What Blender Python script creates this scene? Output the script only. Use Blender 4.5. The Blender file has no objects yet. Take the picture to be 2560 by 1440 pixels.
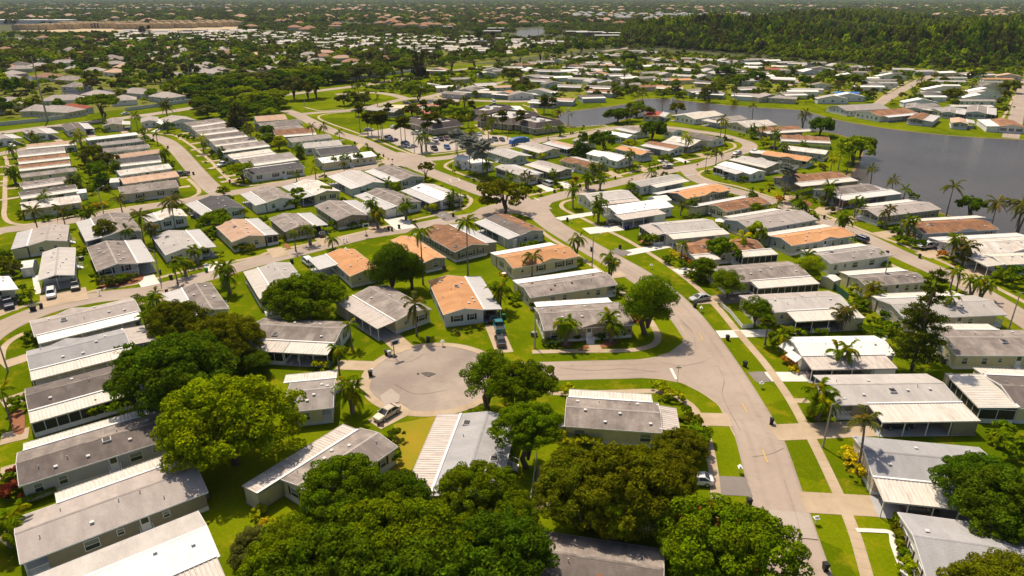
import bpy, math, random
import numpy as np
from mathutils import Vector, Matrix
random.seed(7); np.random.seed(7)
SC = bpy.context.scene
COL = SC.collection

# ------------------------------------------------------------------ camera, sky, sun, exposure
CAM_H = 62.0; PITCH = math.radians(23.2); FPX = 1707.0
cd = bpy.data.cameras.new('camera'); cam = bpy.data.objects.new('camera', cd); COL.objects.link(cam)
cam.location = (0, 0, CAM_H); cam.rotation_euler = (math.radians(90) - PITCH, 0, 0)
cd.sensor_width = 36.0; cd.lens = FPX / 2560 * 36.0; cd.clip_start = 1.0; cd.clip_end = 40000
SC.camera = cam
W = bpy.data.worlds.new('World'); SC.world = W; W.use_nodes = True
nt = W.node_tree; nt.nodes.clear()
sky = nt.nodes.new('ShaderNodeTexSky'); sky.sky_type = 'NISHITA'; sky.sun_disc = False
SUN_EL = math.radians(60); SUN_AZ = math.radians(-28)
sky.dust_density = 3.5; sky.ozone_density = 0.6; sky.sun_elevation = SUN_EL; sky.sun_rotation = SUN_AZ
bg = nt.nodes.new('ShaderNodeBackground'); bg.inputs['Strength'].default_value = 0.105
wo = nt.nodes.new('ShaderNodeOutputWorld')
nt.links.new(sky.outputs[0], bg.inputs[0]); nt.links.new(bg.outputs[0], wo.inputs[0])
sl = bpy.data.lights.new('sun', 'SUN'); sl.energy = 5.0; sl.angle = math.radians(0.5); sl.color = (1.0, 0.86, 0.67)
so = bpy.data.objects.new('sun', sl); COL.objects.link(so)
tosun = Vector((math.sin(SUN_AZ) * math.cos(SUN_EL), math.cos(SUN_AZ) * math.cos(SUN_EL), math.sin(SUN_EL)))
so.rotation_euler = tosun.to_track_quat('Z', 'Y').to_euler(); so.location = (0, 0, 200)
SC.view_settings.view_transform = 'Standard'; SC.view_settings.look = 'None'
SC.view_settings.exposure = 0.03; SC.view_settings.gamma = 1.0
SC.view_settings.use_curve_mapping = False
SC.cycles.max_bounces = 5; SC.cycles.diffuse_bounces = 2; SC.cycles.glossy_bounces = 2
SC.cycles.transmission_bounces = 3; SC.cycles.transparent_max_bounces = 6; SC.cycles.volume_bounces = 0

# ------------------------------------------------------------------ where a ray through the photograph meets height z
CT, ST = math.cos(PITCH), math.sin(PITCH)
def G(px, py, z=0.0):
    u = (px - 1280) / FPX; v = (py - 720) / FPX
    down = ST + v * CT; fwd = CT - v * ST
    t = (CAM_H - z) / max(down, 1e-4)
    return Vector((u * t, fwd * t, z))
def T(tile, x, y):                       # a point noted in an enlarged region of the photograph
    ox, oy, s = tile
    return ox + x / s, oy + y / s

# ------------------------------------------------------------------ materials
MATS = {}
def node(nt, t, **kw):
    n = nt.nodes.new(t)
    for k, v in kw.items(): setattr(n, k, v)
    return n
def new_mat(name, rough=0.8, spec=0.3):
    m = bpy.data.materials.new(name); m.use_nodes = True
    b = m.node_tree.nodes['Principled BSDF']
    b.inputs['Roughness'].default_value = rough
    b.inputs['Specular IOR Level'].default_value = spec
    MATS[name] = m
    return m, m.node_tree, b
def mixc(nt, fac, a, b, blend='MIX'):
    n = nt.nodes.new('ShaderNodeMix'); n.data_type = 'RGBA'; n.blend_type = blend
    for sock, v in ((n.inputs[0], fac), (n.inputs[6], a), (n.inputs[7], b)):
        if isinstance(v, bpy.types.NodeSocket): nt.links.new(v, sock)
        elif isinstance(v, (int, float)): sock.default_value = v
        else: sock.default_value = tuple(v) + ((1,) if len(v) == 3 else ())
    return n.outputs[2]
def noise(nt, scale, detail=4, rough=0.6, vec=None, w=None):
    n = nt.nodes.new('ShaderNodeTexNoise'); n.inputs['Scale'].default_value = scale
    n.inputs['Detail'].default_value = detail; n.inputs['Roughness'].default_value = rough
    if vec is not None: nt.links.new(vec, n.inputs['Vector'])
    return n.outputs['Fac']
def ramp(nt, fac, stops):
    n = nt.nodes.new('ShaderNodeValToRGB'); e = n.color_ramp.elements
    while len(e) < len(stops): e.new(0.5)
    for i, (p, c) in enumerate(stops):
        e[i].position = p; e[i].color = (c, c, c, 1) if isinstance(c, (int, float)) else tuple(c) + (1,)
    nt.links.new(fac, n.inputs[0]); return n.outputs[0]
def coord(nt, kind='Object', scale=(1, 1, 1), rnd=False):
    tc = nt.nodes.new('ShaderNodeTexCoord'); mp = nt.nodes.new('ShaderNodeMapping')
    mp.inputs['Scale'].default_value = scale
    nt.links.new(tc.outputs[kind], mp.inputs[0])
    if rnd:
        oi = nt.nodes.new('ShaderNodeObjectInfo'); mu = nt.nodes.new('ShaderNodeMath'); mu.operation = 'MULTIPLY'
        mu.inputs[1].default_value = 97.0; nt.links.new(oi.outputs['Random'], mu.inputs[0])
        nt.links.new(mu.outputs[0], mp.inputs['Location'])
    return mp.outputs[0]
def geo_pos(nt, scale=(1, 1, 1)):
    g = nt.nodes.new('ShaderNodeNewGeometry'); mp = nt.nodes.new('ShaderNodeMapping')
    mp.inputs['Scale'].default_value = scale; nt.links.new(g.outputs['Position'], mp.inputs[0]); return mp.outputs[0]
def bump(nt, b, h, strength=0.3, dist=0.05):
    n = nt.nodes.new('ShaderNodeBump'); n.inputs['Strength'].default_value = strength; n.inputs['Distance'].default_value = dist
    nt.links.new(h, n.inputs['Height']); nt.links.new(n.outputs[0], b.inputs['Normal'])
def plain(name, c, rough=0.6, spec=0.3, metal=0.0, var=0.12):
    m, nt, b = new_mat(name, rough, spec); b.inputs['Metallic'].default_value = metal
    v = coord(nt, rnd=True); n = noise(nt, 3.0, 3, vec=v)
    f = ramp(nt, n, [(0.3, 1 - var), (0.75, 1 + var * 0.3)])
    nt.links.new(mixc(nt, 1.0, c, f, 'MULTIPLY'), b.inputs['Base Color']); return m

def m_roof(name, c, stain, light, amt=0.55):
    # asphalt shingle: courses, granule grain, rain streaks that run down the slope
    m, nt, b = new_mat(name, 0.9, 0.2)
    v = coord(nt, rnd=True)
    streak = noise(nt, 1.0, 4, 0.65, coord(nt, scale=(0.55, 0.16, 0.5), rnd=True))
    streakb = noise(nt, 1.0, 5, 0.7, coord(nt, scale=(1.7, 0.22, 0.5), rnd=True))
    patch = noise(nt, 0.35, 4, 0.6, v); grain = noise(nt, 9.0, 3, 0.7, v)
    f1 = ramp(nt, streak, [(0.40, 0.0), (0.62, 1.0)])
    f2 = ramp(nt, streakb, [(0.60, 0.0), (0.78, amt)])
    f3 = ramp(nt, patch, [(0.40, 0.0), (0.70, 1.0)])
    c1 = mixc(nt, f1, c, stain); c2 = mixc(nt, f2, c1, light)
    dk = tuple(x * 0.72 for x in stain)
    mm = nt.nodes.new('ShaderNodeMath'); mm.operation = 'MULTIPLY'; mm.inputs[1].default_value = amt
    nt.links.new(f3, mm.inputs[0])
    c3 = mixc(nt, mm.outputs[0], c2, dk)
    g = ramp(nt, grain, [(0.3, 0.82), (0.7, 1.12)])
    c4 = mixc(nt, 1.0, c3, g, 'MULTIPLY')
    # per house tone
    oi = nt.nodes.new('ShaderNodeObjectInfo'); t = ramp(nt, oi.outputs['Random'], [(0, 0.86), (1, 1.1)])
    c5 = mixc(nt, 1.0, c4, t, 'MULTIPLY')
    nt.links.new(c5, b.inputs['Base Color'])
    w = nt.nodes.new('ShaderNodeTexWave'); w.bands_direction = 'Y'; w.inputs['Scale'].default_value = 1.1
    w.inputs['Distortion'].default_value = 1.0; nt.links.new(v, w.inputs[0])
    bump(nt, b, w.outputs['Fac'], 0.25, 0.03)
    return m
def m_metal(name, c, dirt, amt):
    # painted pan roofing, x across the ribs, y down the slope: dirt runs along y
    m, nt, b = new_mat(name, 0.55, 0.35)
    n1 = noise(nt, 1.0, 5, 0.75, coord(nt, scale=(2.6, 0.28, 1), rnd=True))
    n2 = noise(nt, 0.4, 3, 0.6, coord(nt, rnd=True))
    f = ramp(nt, n1, [(0.44, 0.0), (0.72, 1.0)])
    k = nt.nodes.new('ShaderNodeMath'); k.operation = 'MULTIPLY'; nt.links.new(f, k.inputs[0])
    f2 = ramp(nt, n2, [(0.3, amt * 0.25), (0.7, amt)]); nt.links.new(f2, k.inputs[1])
    nt.links.new(mixc(nt, k.outputs[0], c, dirt), b.inputs['Base Color']); return m
def m_wall(name, c):
    m, nt, b = new_mat(name, 0.6, 0.3)
    v = coord(nt, rnd=True); n = noise(nt, 0.8, 4, 0.6, v)
    f = ramp(nt, n, [(0.3, 0.88), (0.7, 1.03)])
    nt.links.new(mixc(nt, 1.0, c, f, 'MULTIPLY'), b.inputs['Base Color'])
    w = nt.nodes.new('ShaderNodeTexWave'); w.bands_direction = 'Z'; w.wave_profile = 'SAW'; w.inputs['Scale'].default_value = 1.6
    nt.links.new(v, w.inputs[0]); bump(nt, b, w.outputs['Fac'], 0.5, 0.03)
    return m
ROOF = {
 'g': m_roof('grey_shingle', (.35, .312, .288), (.265, .235, .218), (.50, .46, .425)),
 'lg': m_roof('light_grey_shingle', (.49, .455, .425), (.41, .382, .358), (.60, .57, .53), .25),
 'bg': m_roof('blue_grey_shingle', (.38, .37, .375), (.32, .315, .32), (.48, .47, .47), .25),
 'gb': m_roof('weathered_grey_brown_shingle', (.35, .300, .265), (.215, .182, .165), (.58, .52, .47), .8),
 'gr': m_roof('greige_shingle', (.41, .36, .33), (.335, .295, .27), (.50, .45, .42), .3),
 'br': m_roof('brown_shingle', (.38, .19, .095), (.21, .108, .062), (.58, .33, .17), .7),
 'db': m_roof('dark_brown_shingle', (.19, .158, .142), (.13, .108, .10), (.40, .37, .35), .6),
 'or': m_roof('orange_tan_shingle', (.60, .315, .150), (.50, .25, .115), (.67, .39, .21), .3),
 'tn': m_roof('tan_shingle', (.58, .39, .275), (.47, .31, .22), (.66, .48, .37), .35),
 'ch': m_roof('charcoal_shingle', (.095, .09, .095), (.07, .066, .07), (.17, .165, .165), .4),
 'w': m_roof('white_coated_roof', (.84, .82, .78), (.78, .75, .70), (.70, .62, .53), .12),
 'wb': m_roof('white_weathered_roof', (.74, .70, .65), (.52, .45, .38), (.82, .80, .76), .6),
 'cr': m_roof('cream_roof', (.68, .62, .53), (.58, .52, .44), (.76, .72, .64), .3),
 'rd': m_roof('red_tile_roof', (.42, .11, .06), (.33, .08, .05), (.5, .2, .12), .3),
 'tc': m_roof('terracotta_roof', (.40, .22, .13), (.30, .16, .10), (.50, .32, .22), .4),
 'bl': m_roof('blue_tarp', (.05, .22, .62), (.04, .18, .5), (.15, .35, .7), .2),
}
METAL = {
 'mw': m_metal('white_pan_roof', (.80, .78, .74), (.42, .33, .25), .7),
 'mg': m_metal('grey_pan_roof', (.60, .58, .56), (.33, .29, .26), .7),
 'mb': m_metal('brown_stained_pan_roof', (.56, .50, .45), (.22, .16, .13), .95),
 'mt': m_metal('cream_pan_roof', (.62, .58, .52), (.33, .26, .19), .85),
}
WALL = {
 'y': m_wall('cream_siding', (.66, .58, .38)), 'w': m_wall('white_siding', (.76, .75, .73)),
 't': m_wall('taupe_siding', (.33, .275, .215)), 'g': m_wall('grey_siding', (.46, .46, .48)),
 'b': m_wall('pale_blue_siding', (.48, .54, .57)), 'e': m_wall('beige_siding', (.56, .48, .38)),
 'o': m_wall('olive_siding', (.30, .265, .185)), 's': m_wall('silver_siding', (.62, .61, .60)),
}
TRIM = plain('white_trim', (.80, .79, .77), .5)
DARK = plain('dark_screen', (.028, .027, .026), .5, .3)
GLASS = plain('window_glass', (.045, .055, .055), .12, .6)
BLIND = plain('blind_behind_glass', (.22, .24, .21), .25, .5)
SHUT = plain('maroon_shutter', (.07, .028, .02), .6)
SHUTD = plain('black_shutter', (.03, .03, .035), .6)
VENTM = plain('vent_metal', (.62, .61, .60), .4)
RUST = plain('rusty_vent', (.25, .09, .045), .7)
ACM = plain('ac_metal', (.30, .29, .27), .5)
WOOD = plain('weathered_wood', (.22, .13, .08), .8)

def m_ground_grass():
    m, nt, b = new_mat('lawn_grass', 1.0, 0.0)
    p = geo_pos(nt)
    big = noise(nt, 0.035, 4, 0.6, p); mid = noise(nt, 0.22, 5, 0.65, p); fine = noise(nt, 2.2, 4, 0.75, p); ff = noise(nt, 9, 2, .7, p)
    vo = nt.nodes.new('ShaderNodeTexVoronoi'); vo.inputs['Scale'].default_value = 0.055; nt.links.new(p, vo.inputs['Vector'])
    sp = nt.nodes.new('ShaderNodeSeparateColor'); nt.links.new(vo.outputs['Color'], sp.inputs[0])
    f1 = ramp(nt, big, [(0.35, 0.0), (0.62, 1.0)])
    c = mixc(nt, f1, (.088, .132, .001), (.158, .195, .002))
    c = mixc(nt, ramp(nt, sp.outputs[0], [(0.3, 0.0), (0.9, .75)]), c, (.068, .108, .001))
    c = mixc(nt, ramp(nt, mid, [(0.53, 0.0), (0.74, .8)]), c, (.30, .235, .012))
    c = mixc(nt, ramp(nt, fine, [(0.58, 0.0), (0.80, .42)]), c, (.28, .21, .03))
    c = mixc(nt, 1.0, c, ramp(nt, fine, [(0.25, .74), (0.7, 1.14)]), 'MULTIPLY')
    c = mixc(nt, 1.0, c, ramp(nt, ff, [(0.25, .80), (0.7, 1.12)]), 'MULTIPLY')
    nt.links.new(c, b.inputs['Base Color']); bump(nt, b, fine, 0.6, 0.08); return m
def m_asphalt(name, c, c2):
    m, nt, b = new_mat(name, 0.9, 0.15)
    p = geo_pos(nt); a = noise(nt, 0.07, 4, 0.6, p); d = noise(nt, 0.6, 5, 0.7, p); f = noise(nt, 7, 3, .7, p)
    col = mixc(nt, ramp(nt, a, [(0.35, 0), (0.65, 1)]), c, c2)
    col = mixc(nt, ramp(nt, d, [(0.56, 0), (0.80, .5)]), col, tuple(x * .6 for x in c))
    col = mixc(nt, ramp(nt, noise(nt, .22, 5, .75, p), [(0.50, 0), (0.75, .45)]), col, tuple(x * .78 for x in c))
    col = mixc(nt, 1.0, col, ramp(nt, f, [(0.3, .92), (0.7, 1.06)]), 'MULTIPLY')
    vo = nt.nodes.new('ShaderNodeTexVoronoi'); vo.feature = 'DISTANCE_TO_EDGE'; vo.inputs['Scale'].default_value = 0.13
    wp = nt.nodes.new('ShaderNodeTexNoise'); wp.inputs['Scale'].default_value = .5; nt.links.new(p, wp.inputs['Vector'])
    ad = nt.nodes.new('ShaderNodeMixRGB'); ad.blend_type = 'ADD'; ad.inputs[0].default_value = 2.2
    nt.links.new(p, ad.inputs[1]); nt.links.new(wp.outputs['Color'], ad.inputs[2]); nt.links.new(ad.outputs[0], vo.inputs['Vector'])
    col = mixc(nt, ramp(nt, vo.outputs['Distance'], [(0.0, .16), (0.009, 0.0)]), col, (.14, .12, .10))
    uv = nt.nodes.new('ShaderNodeUVMap'); uv.uv_map = 'road'; sx = nt.nodes.new('ShaderNodeSeparateXYZ'); nt.links.new(uv.outputs[0], sx.inputs[0])
    half = nt.nodes.new('ShaderNodeMath'); half.operation = 'MULTIPLY'; half.inputs[1].default_value = .5; nt.links.new(sx.outputs[0], half.inputs[0])
    tr = ramp(nt, half.outputs[0], [(0.0, 1.0), (.499, 1.0), (.503, .80), (.535, 1.0), (.60, 1.03), (.64, .90), (.69, 1.03), (.75, .97), (.81, 1.03), (.86, .90), (.90, 1.03), (.965, 1.0), (.997, .80)])
    wob = nt.nodes.new('ShaderNodeMix'); wob.data_type = 'RGBA'; wob.blend_type = 'MULTIPLY'; nt.links.new(ramp(nt, noise(nt, .16, 4, .6, p), [(.3, .2), (.65, 1.0)]), wob.inputs[0]); nt.links.new(col, wob.inputs[6]); nt.links.new(tr, wob.inputs[7]); col = wob.outputs[2]
    nt.links.new(col, b.inputs['Base Color']); return m
def m_conc(name, c, c2, st=(.33, .25, .17)):
    m, nt, b = new_mat(name, 0.9, 0.15)
    p = geo_pos(nt); a = noise(nt, 0.25, 5, 0.65, p); d = noise(nt, 1.3, 5, 0.7, p)
    col = mixc(nt, ramp(nt, a, [(0.35, 0), (0.65, 1)]), c, c2)
    col = mixc(nt, ramp(nt, d, [(0.58, 0), (0.80, .6)]), col, st)
    nt.links.new(col, b.inputs['Base Color']); return m
GRASS = m_ground_grass()
ASPH = m_asphalt('sun_bleached_asphalt', (.335, .266, .215), (.395, .322, .266))
ASPHD = m_asphalt('dark_driveway_asphalt', (.17, .15, .14), (.24, .21, .185))
CULD = m_asphalt('worn_circle_asphalt', (.265, .218, .185), (.385, .318, .265))
LOT = m_asphalt('parking_asphalt', (.38, .325, .28), (.45, .39, .335))
CONC = m_conc('concrete_walk', (.375, .285, .192), (.47, .37, .26))
CONCL = m_conc('pale_concrete', (.62, .57, .51), (.70, .65, .60))
CONCG = m_conc('painted_grey_concrete', (.34, .34, .35), (.42, .42, .43), (.28, .25, .22))
MULCH = m_conc('red_mulch', (.22, .085, .04), (.30, .13, .07), (.10, .04, .02))
SHORE = m_conc('lake_bank_soil', (.16, .12, .05), (.24, .17, .08), (.09, .07, .03))
def m_paint(name, c):
    m, nt, b = new_mat(name, .8, .2); p = geo_pos(nt); a = noise(nt, 2.0, 5, .7, p)
    nt.links.new(mixc(nt, ramp(nt, a, [(.45, 0), (.75, .7)]), c, (.42, .36, .30)), b.inputs['Base Color']); return m
PAINTY = m_paint('yellow_line_paint', (.72, .46, .05)); PAINTW = m_paint('white_line_paint', (.74, .71, .66))
def m_water():
    m, nt, b = new_mat('lake_water', 0.12, 0.5)
    p = geo_pos(nt, (1, 1, 1)); n1 = noise(nt, 0.9, 4, .6, p); n2 = noise(nt, .02, 3, .6, p)
    c = mixc(nt, ramp(nt, n2, [(0.35, 0), (0.7, 1)]), (.062, .052, .046), (.088, .074, .065))
    nt.links.new(c, b.inputs['Base Color']); bump(nt, b, n1, 0.55, 0.35)
    b.inputs['IOR'].default_value = 1.33; return m
WATER = m_water()

def m_leaf(name, inst=False):
    m, nt, b = new_mat(name, 0.9, 0.0)
    if inst:
        at = node(nt, 'ShaderNodeAttribute', attribute_type='INSTANCER', attribute_name='tint'); base = at.outputs['Color']
    else:
        oi = nt.nodes.new('ShaderNodeObjectInfo'); base = oi.outputs['Color']
    g = nt.nodes.new('ShaderNodeNewGeometry')
    r = ramp(nt, g.outputs['Random Per Island'], [(0.0, .62), (0.5, 1.0), (1.0, 1.45)])
    c = mixc(nt, 1.0, base, r, 'MULTIPLY')
    n = noise(nt, .35, 3, .6, geo_pos(nt))
    hs = nt.nodes.new('ShaderNodeHueSaturation'); nt.links.new(c, hs.inputs['Color'])
    h = ramp(nt, n, [(0.3, .485), (0.7, .515)]); nt.links.new(h, hs.inputs['Hue'])
    v = ramp(nt, n, [(0.3, .80), (0.7, 1.2)]); nt.links.new(v, hs.inputs['Value'])
    nt.links.new(hs.outputs[0], b.inputs['Base Color'])
    tr = nt.nodes.new('ShaderNodeBsdfTranslucent'); nt.links.new(hs.outputs[0], tr.inputs['Color'])
    mx = nt.nodes.new('ShaderNodeMixShader'); mx.inputs[0].default_value = .30
    out = nt.nodes['Material Output']; nt.links.new(b.outputs[0], mx.inputs[1]); nt.links.new(tr.outputs[0], mx.inputs[2])
    nt.links.new(mx.outputs[0], out.inputs['Surface']); return m
LEAF = m_leaf('leaves'); LEAFI = m_leaf('far_leaves', True)
BARK = plain('bark', (.16, .12, .085), .9, .1, var=.4); PBARK = plain('palm_bark', (.24, .20, .165), .9, .1, var=.3)
def m_objcol(name, rough, spec, coat=0.0):
    m, nt, b = new_mat(name, rough, spec); oi = nt.nodes.new('ShaderNodeObjectInfo')
    nt.links.new(oi.outputs['Color'], b.inputs['Base Color']); b.inputs['Coat Weight'].default_value = coat; return m
PAINT = m_objcol('car_paint', .35, .5, .6); PLAS = m_objcol('coloured_plastic', .5, .3)
CGLASS = plain('car_glass', (.015, .017, .02), .08, .7); TYRE = plain('tyre_rubber', (.02, .02, .02), .9)
RIM = plain('wheel_rim', (.5, .5, .5), .35, .5, .6); LAMPR = plain('tail_light', (.4, .01, .01), .3); LAMPW = plain('head_light', (.7, .7, .68), .2)

# ------------------------------------------------------------------ object helpers
class MB:
    def __init__(s): s.v = []; s.f = []; s.m = []
    def face(s, pts, mi=0):
        n = len(s.v); s.v += [tuple(p) for p in pts]; s.f.append(tuple(range(n, n + len(pts)))); s.m.append(mi)
    def box(s, x0, y0, z0, x1, y1, z1, mi=0):
        n = len(s.v)
        s.v += [(x0, y0, z0), (x1, y0, z0), (x1, y1, z0), (x0, y1, z0), (x0, y0, z1), (x1, y0, z1), (x1, y1, z1), (x0, y1, z1)]
        for q in ((3, 2, 1, 0), (4, 5, 6, 7), (0, 1, 5, 4), (1, 2, 6, 5), (2, 3, 7, 6), (3, 0, 4, 7)):
            s.f.append(tuple(n + i for i in q)); s.m.append(mi)
    def hexa(s, b, t, mi=0):          # bottom four, top four, same winding
        n = len(s.v); s.v += [tuple(p) for p in b] + [tuple(p) for p in t]
        for q in ((3, 2, 1, 0), (4, 5, 6, 7), (0, 1, 5, 4), (1, 2, 6, 5), (2, 3, 7, 6), (3, 0, 4, 7)):
            s.f.append(tuple(n + i for i in q)); s.m.append(mi)
    def bar(s, a, b, r, mi=0, up=(0, 0, 1)):
        a = Vector(a); b = Vector(b); d = (b - a).normalized(); u = d.cross(Vector(up))
        if u.length < 1e-3: u = d.cross(Vector((1, 0, 0)))
        u = u.normalized() * r; w = d.cross(u).normalized() * r
        s.hexa([a - u - w, a + u - w, a + u + w, a - u + w], [b - u - w, b + u - w, b + u + w, b - u + w], mi)
    def tube(s, pts, rs, n=6, mi=0, cap=True):
        base = len(s.v); P = [Vector(p) for p in pts]
        for i, p in enumerate(P):
            d = (P[min(i + 1, len(P) - 1)] - P[max(i - 1, 0)]).normalized()
            u = d.cross(Vector((0, 1, 0.01))).normalized(); w = d.cross(u)
            for k in range(n):
                a = 2 * math.pi * k / n; s.v.append(tuple(p + (u * math.cos(a) + w * math.sin(a)) * rs[i]))
        for i in range(len(P) - 1):
            for k in range(n):
                k2 = (k + 1) % n; s.f.append((base + i * n + k, base + (i + 1) * n + k, base + (i + 1) * n + k2, base + i * n + k2)); s.m.append(mi)
        if cap:
            s.f.append(tuple(base + (len(P) - 1) * n + k for k in reversed(range(n)))); s.m.append(mi)
    def mesh(s, name, mats, smooth=False):
        me = bpy.data.meshes.new(name); me.from_pydata(s.v, [], s.f)
        for m in (mats if isinstance(mats, (list, tuple)) else [mats]): me.materials.append(m)
        if any(s.m): me.polygons.foreach_set('material_index', s.m)
        if smooth: me.polygons.foreach_set('use_smooth', [True] * len(s.f))
        me.update(); return me
def add(name, data, parent=None, loc=(0, 0, 0), rz=0.0, color=None, scale=None):
    o = bpy.data.objects.new(name, data); COL.objects.link(o)
    if parent is not None: o.parent = parent
    o.location = loc
    if rz: o.rotation_euler = (0, 0, rz)
    if color is not None: o.color = tuple(color) + (1,)
    if scale is not None: o.scale = scale if isinstance(scale, (tuple, list)) else (scale,) * 3
    return o
def empty(name, loc, rz=0.0): return add(name, None, None, loc, rz)
ITEMS = []
ORD = ['first', 'second', 'third', 'fourth', 'fifth', 'sixth', 'seventh', 'eighth', 'ninth', 'tenth', 'eleventh', 'twelfth', 'thirteenth',
       'fourteenth', 'fifteenth', 'sixteenth', 'seventeenth', 'eighteenth', 'nineteenth', 'twentieth']
def tag(o, label, cat, group=None, fixed=False):
    o['label'] = label; o['category'] = cat
    if group: o['group'] = group
    if not fixed: ITEMS.append(o)
    return o
def struct(o): o['kind'] = 'structure'; return o

ZL = [0.006]
def nextz():
    ZL[0] += 0.0006; return ZL[0]
def catmull(P, n=8):
    if len(P) < 3: return P
    out = []; Q = [P[0] * 2 - P[1]] + P + [P[-1] * 2 - P[-2]]
    for i in range(1, len(Q) - 2):
        for k in range(n):
            t = k / n; a, b, c, d = Q[i - 1], Q[i], Q[i + 1], Q[i + 2]
            out.append(0.5 * ((2 * b) + (c - a) * t + (2 * a - 5 * b + 4 * c - d) * t * t + (3 * b - a - 3 * c + d) * t ** 3))
    out.append(P[-1]); return out
def strip_sides(P, w):
    Lh, Rh = [], []
    for i, p in enumerate(P):
        d = P[min(i + 1, len(P) - 1)] - P[max(i - 1, 0)]; d.z = 0; d.normalize(); n = Vector((-d.y, d.x, 0))
        ww = w if not isinstance(w, (list, tuple)) else w[0] + (w[1] - w[0]) * i / (len(P) - 1)
        Lh.append(p + n * ww / 2); Rh.append(p - n * ww / 2)
    return Lh, Rh
def ribbon(name, pts, w, mat, z=None, smooth=True, th=0.0):
    z = nextz() if z is None else z
    P = [G(*p) for p in pts]
    for p in P: p.z = 0
    if smooth: P = catmull(P)
    A, B = strip_sides(P, w); mb = MB()
    for i in range(len(P) - 1):
        a, b, c, d = [Vector((q.x, q.y, z)) for q in (B[i], B[i + 1], A[i + 1], A[i])]
        mb.face([a, b, c, d])
    me = mb.mesh(name, mat)
    if name == 'road':
        uv = me.uv_layers.new(name='road').data
        for i in range(len(mb.f)):
            for k, (x, y) in enumerate(((1.999, i), (1.999, i + 1), (1.0, i + 1), (1.0, i))): uv[i * 4 + k].uv = (x, y)
    return struct(add(name, me))
def poly(name, pts, mat, z=None, smooth=False, world=False):
    z = nextz() if z is None else z
    P = [Vector(p) for p in pts] if world else [G(*p) for p in pts]
    if smooth: P = catmull(P + [P[0]], 5)[:-1]
    import mathutils.geometry as mg
    V = [Vector((p.x, p.y, z)) for p in P]
    tri = mg.tessellate_polygon([V]); me = bpy.data.meshes.new(name)
    F = []
    for t in tri:
        a, b, c = (V[i] for i in t)
        F.append(t if (b - a).cross(c - a).z > 0 else t[::-1])
    me.from_pydata([tuple(v) for v in V], [], F); me.materials.append(mat); me.update()
    return struct(add(name, me))
def frange(a, b, n): return [a + (b - a) * i / max(n - 1, 1) for i in range(n)]

# ------------------------------------------------------------------ shared window, door and small parts
def win_meshes(w, h):
    f = MB(); t = .07
    f.box(-w/2 - t, -.05, -t, -w/2, .03, h + t); f.box(w/2, -.05, -t, w/2 + t, .03, h + t)
    f.box(-w/2, -.05, -t, w/2, .03, 0); f.box(-w/2, -.05, h, w/2, .03, h + t); f.box(-w/2, -.035, h/2 - .03, w/2, .0, h/2 + .03)
    g = MB(); g.box(-w/2, -.012, 0, w/2, .01, h/2 - .03, 0); g.box(-w/2, -.012, h/2 + .03, w/2, .01, h, 1)
    return f.mesh('window', TRIM), g.mesh('pane', [GLASS, BLIND])
WIN = [win_meshes(.95, 1.25), win_meshes(1.5, 1.25), win_meshes(.7, .8)]
def shut_mesh(m):
    s = MB(); s.box(-.2, -.04, -.04, .2, .02, 1.3); return s.mesh('shutter', m)
SH = {'m': shut_mesh(SHUT), 'd': shut_mesh(SHUTD)}
_d = MB(); _d.box(-.55, -.05, 0, .55, .02, 2.1, 0); _d.box(-.4, -.07, .15, .4, -.05, .95, 1); _d.box(-.4, -.07, 1.1, .4, -.05, 1.95, 2)
DOOR = _d.mesh('door', [TRIM, TRIM, GLASS])
_v = MB(); _v.box(-.22, -.22, -.1, .22, .22, .16); _v.box(-.28, -.28, .16, .28, .28, .24)
VENT = _v.mesh('roof_vent', VENTM); VENTR = _v.mesh('rusty_roof_vent', RUST)
_v = MB(); _v.tube([(0, 0, -.1), (0, 0, .45)], [.07, .07], 6); PIPE = _v.mesh('vent_pipe', VENTM)
_v = MB(); _v.box(-.55, -.55, -.1, .55, .55, .14, 0); _v.box(-.45, -.45, .14, .45, .45, .2, 1); SKYL = _v.mesh('skylight', [VENTM, DARK])
_v = MB()
for i in range(5): _v.box(-.7, -.3 * i - .3, 0, .7, -.3 * i, .75 - .15 * i)
for sx in (-.72, .72): _v.bar((sx, 0, 1.6), (sx, -1.5, .95), .04); _v.bar((sx, -1.5, 0), (sx, -1.5, .95), .04); _v.bar((sx, -.75, 0), (sx, -.75, 1.3), .04)
STEPS = _v.mesh('steps', TRIM)
_v = MB(); _v.box(-.06, -.06, 0, .06, .06, 1.0); POST = _v.mesh('post', TRIM)
_v = MB(); _v.box(-.45, -.45, 0, .45, .45, .85, 0); _v.box(-.47, -.47, .85, .47, .47, .92, 1)
for i in range(7): _v.box(-.47, -.47, .1 + i * .1, .47, .47, .13 + i * .1, 1)
ACBODY = _v.mesh('air_conditioner', [DARK, ACM])

HOUSES = []
def side_frame(side, L, Wd):
    if side == 'n': return (-L/2, -Wd/2), (1, 0), (0, -1), L
    if side == 'f': return (L/2, Wd/2), (-1, 0), (0, 1), L
    if side == 'l': return (-L/2, Wd/2), (0, -1), (-1, 0), Wd
    return (L/2, -Wd/2), (0, 1), (1, 0), Wd
def gable_poly(mb, x, W2, zb, ze, zr, flip):
    p = [(x, -W2, zb), (x, W2, zb), (x, W2, ze), (x, 0, zr), (x, -W2, ze)]
    mb.face(p if flip else p[::-1])

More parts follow.
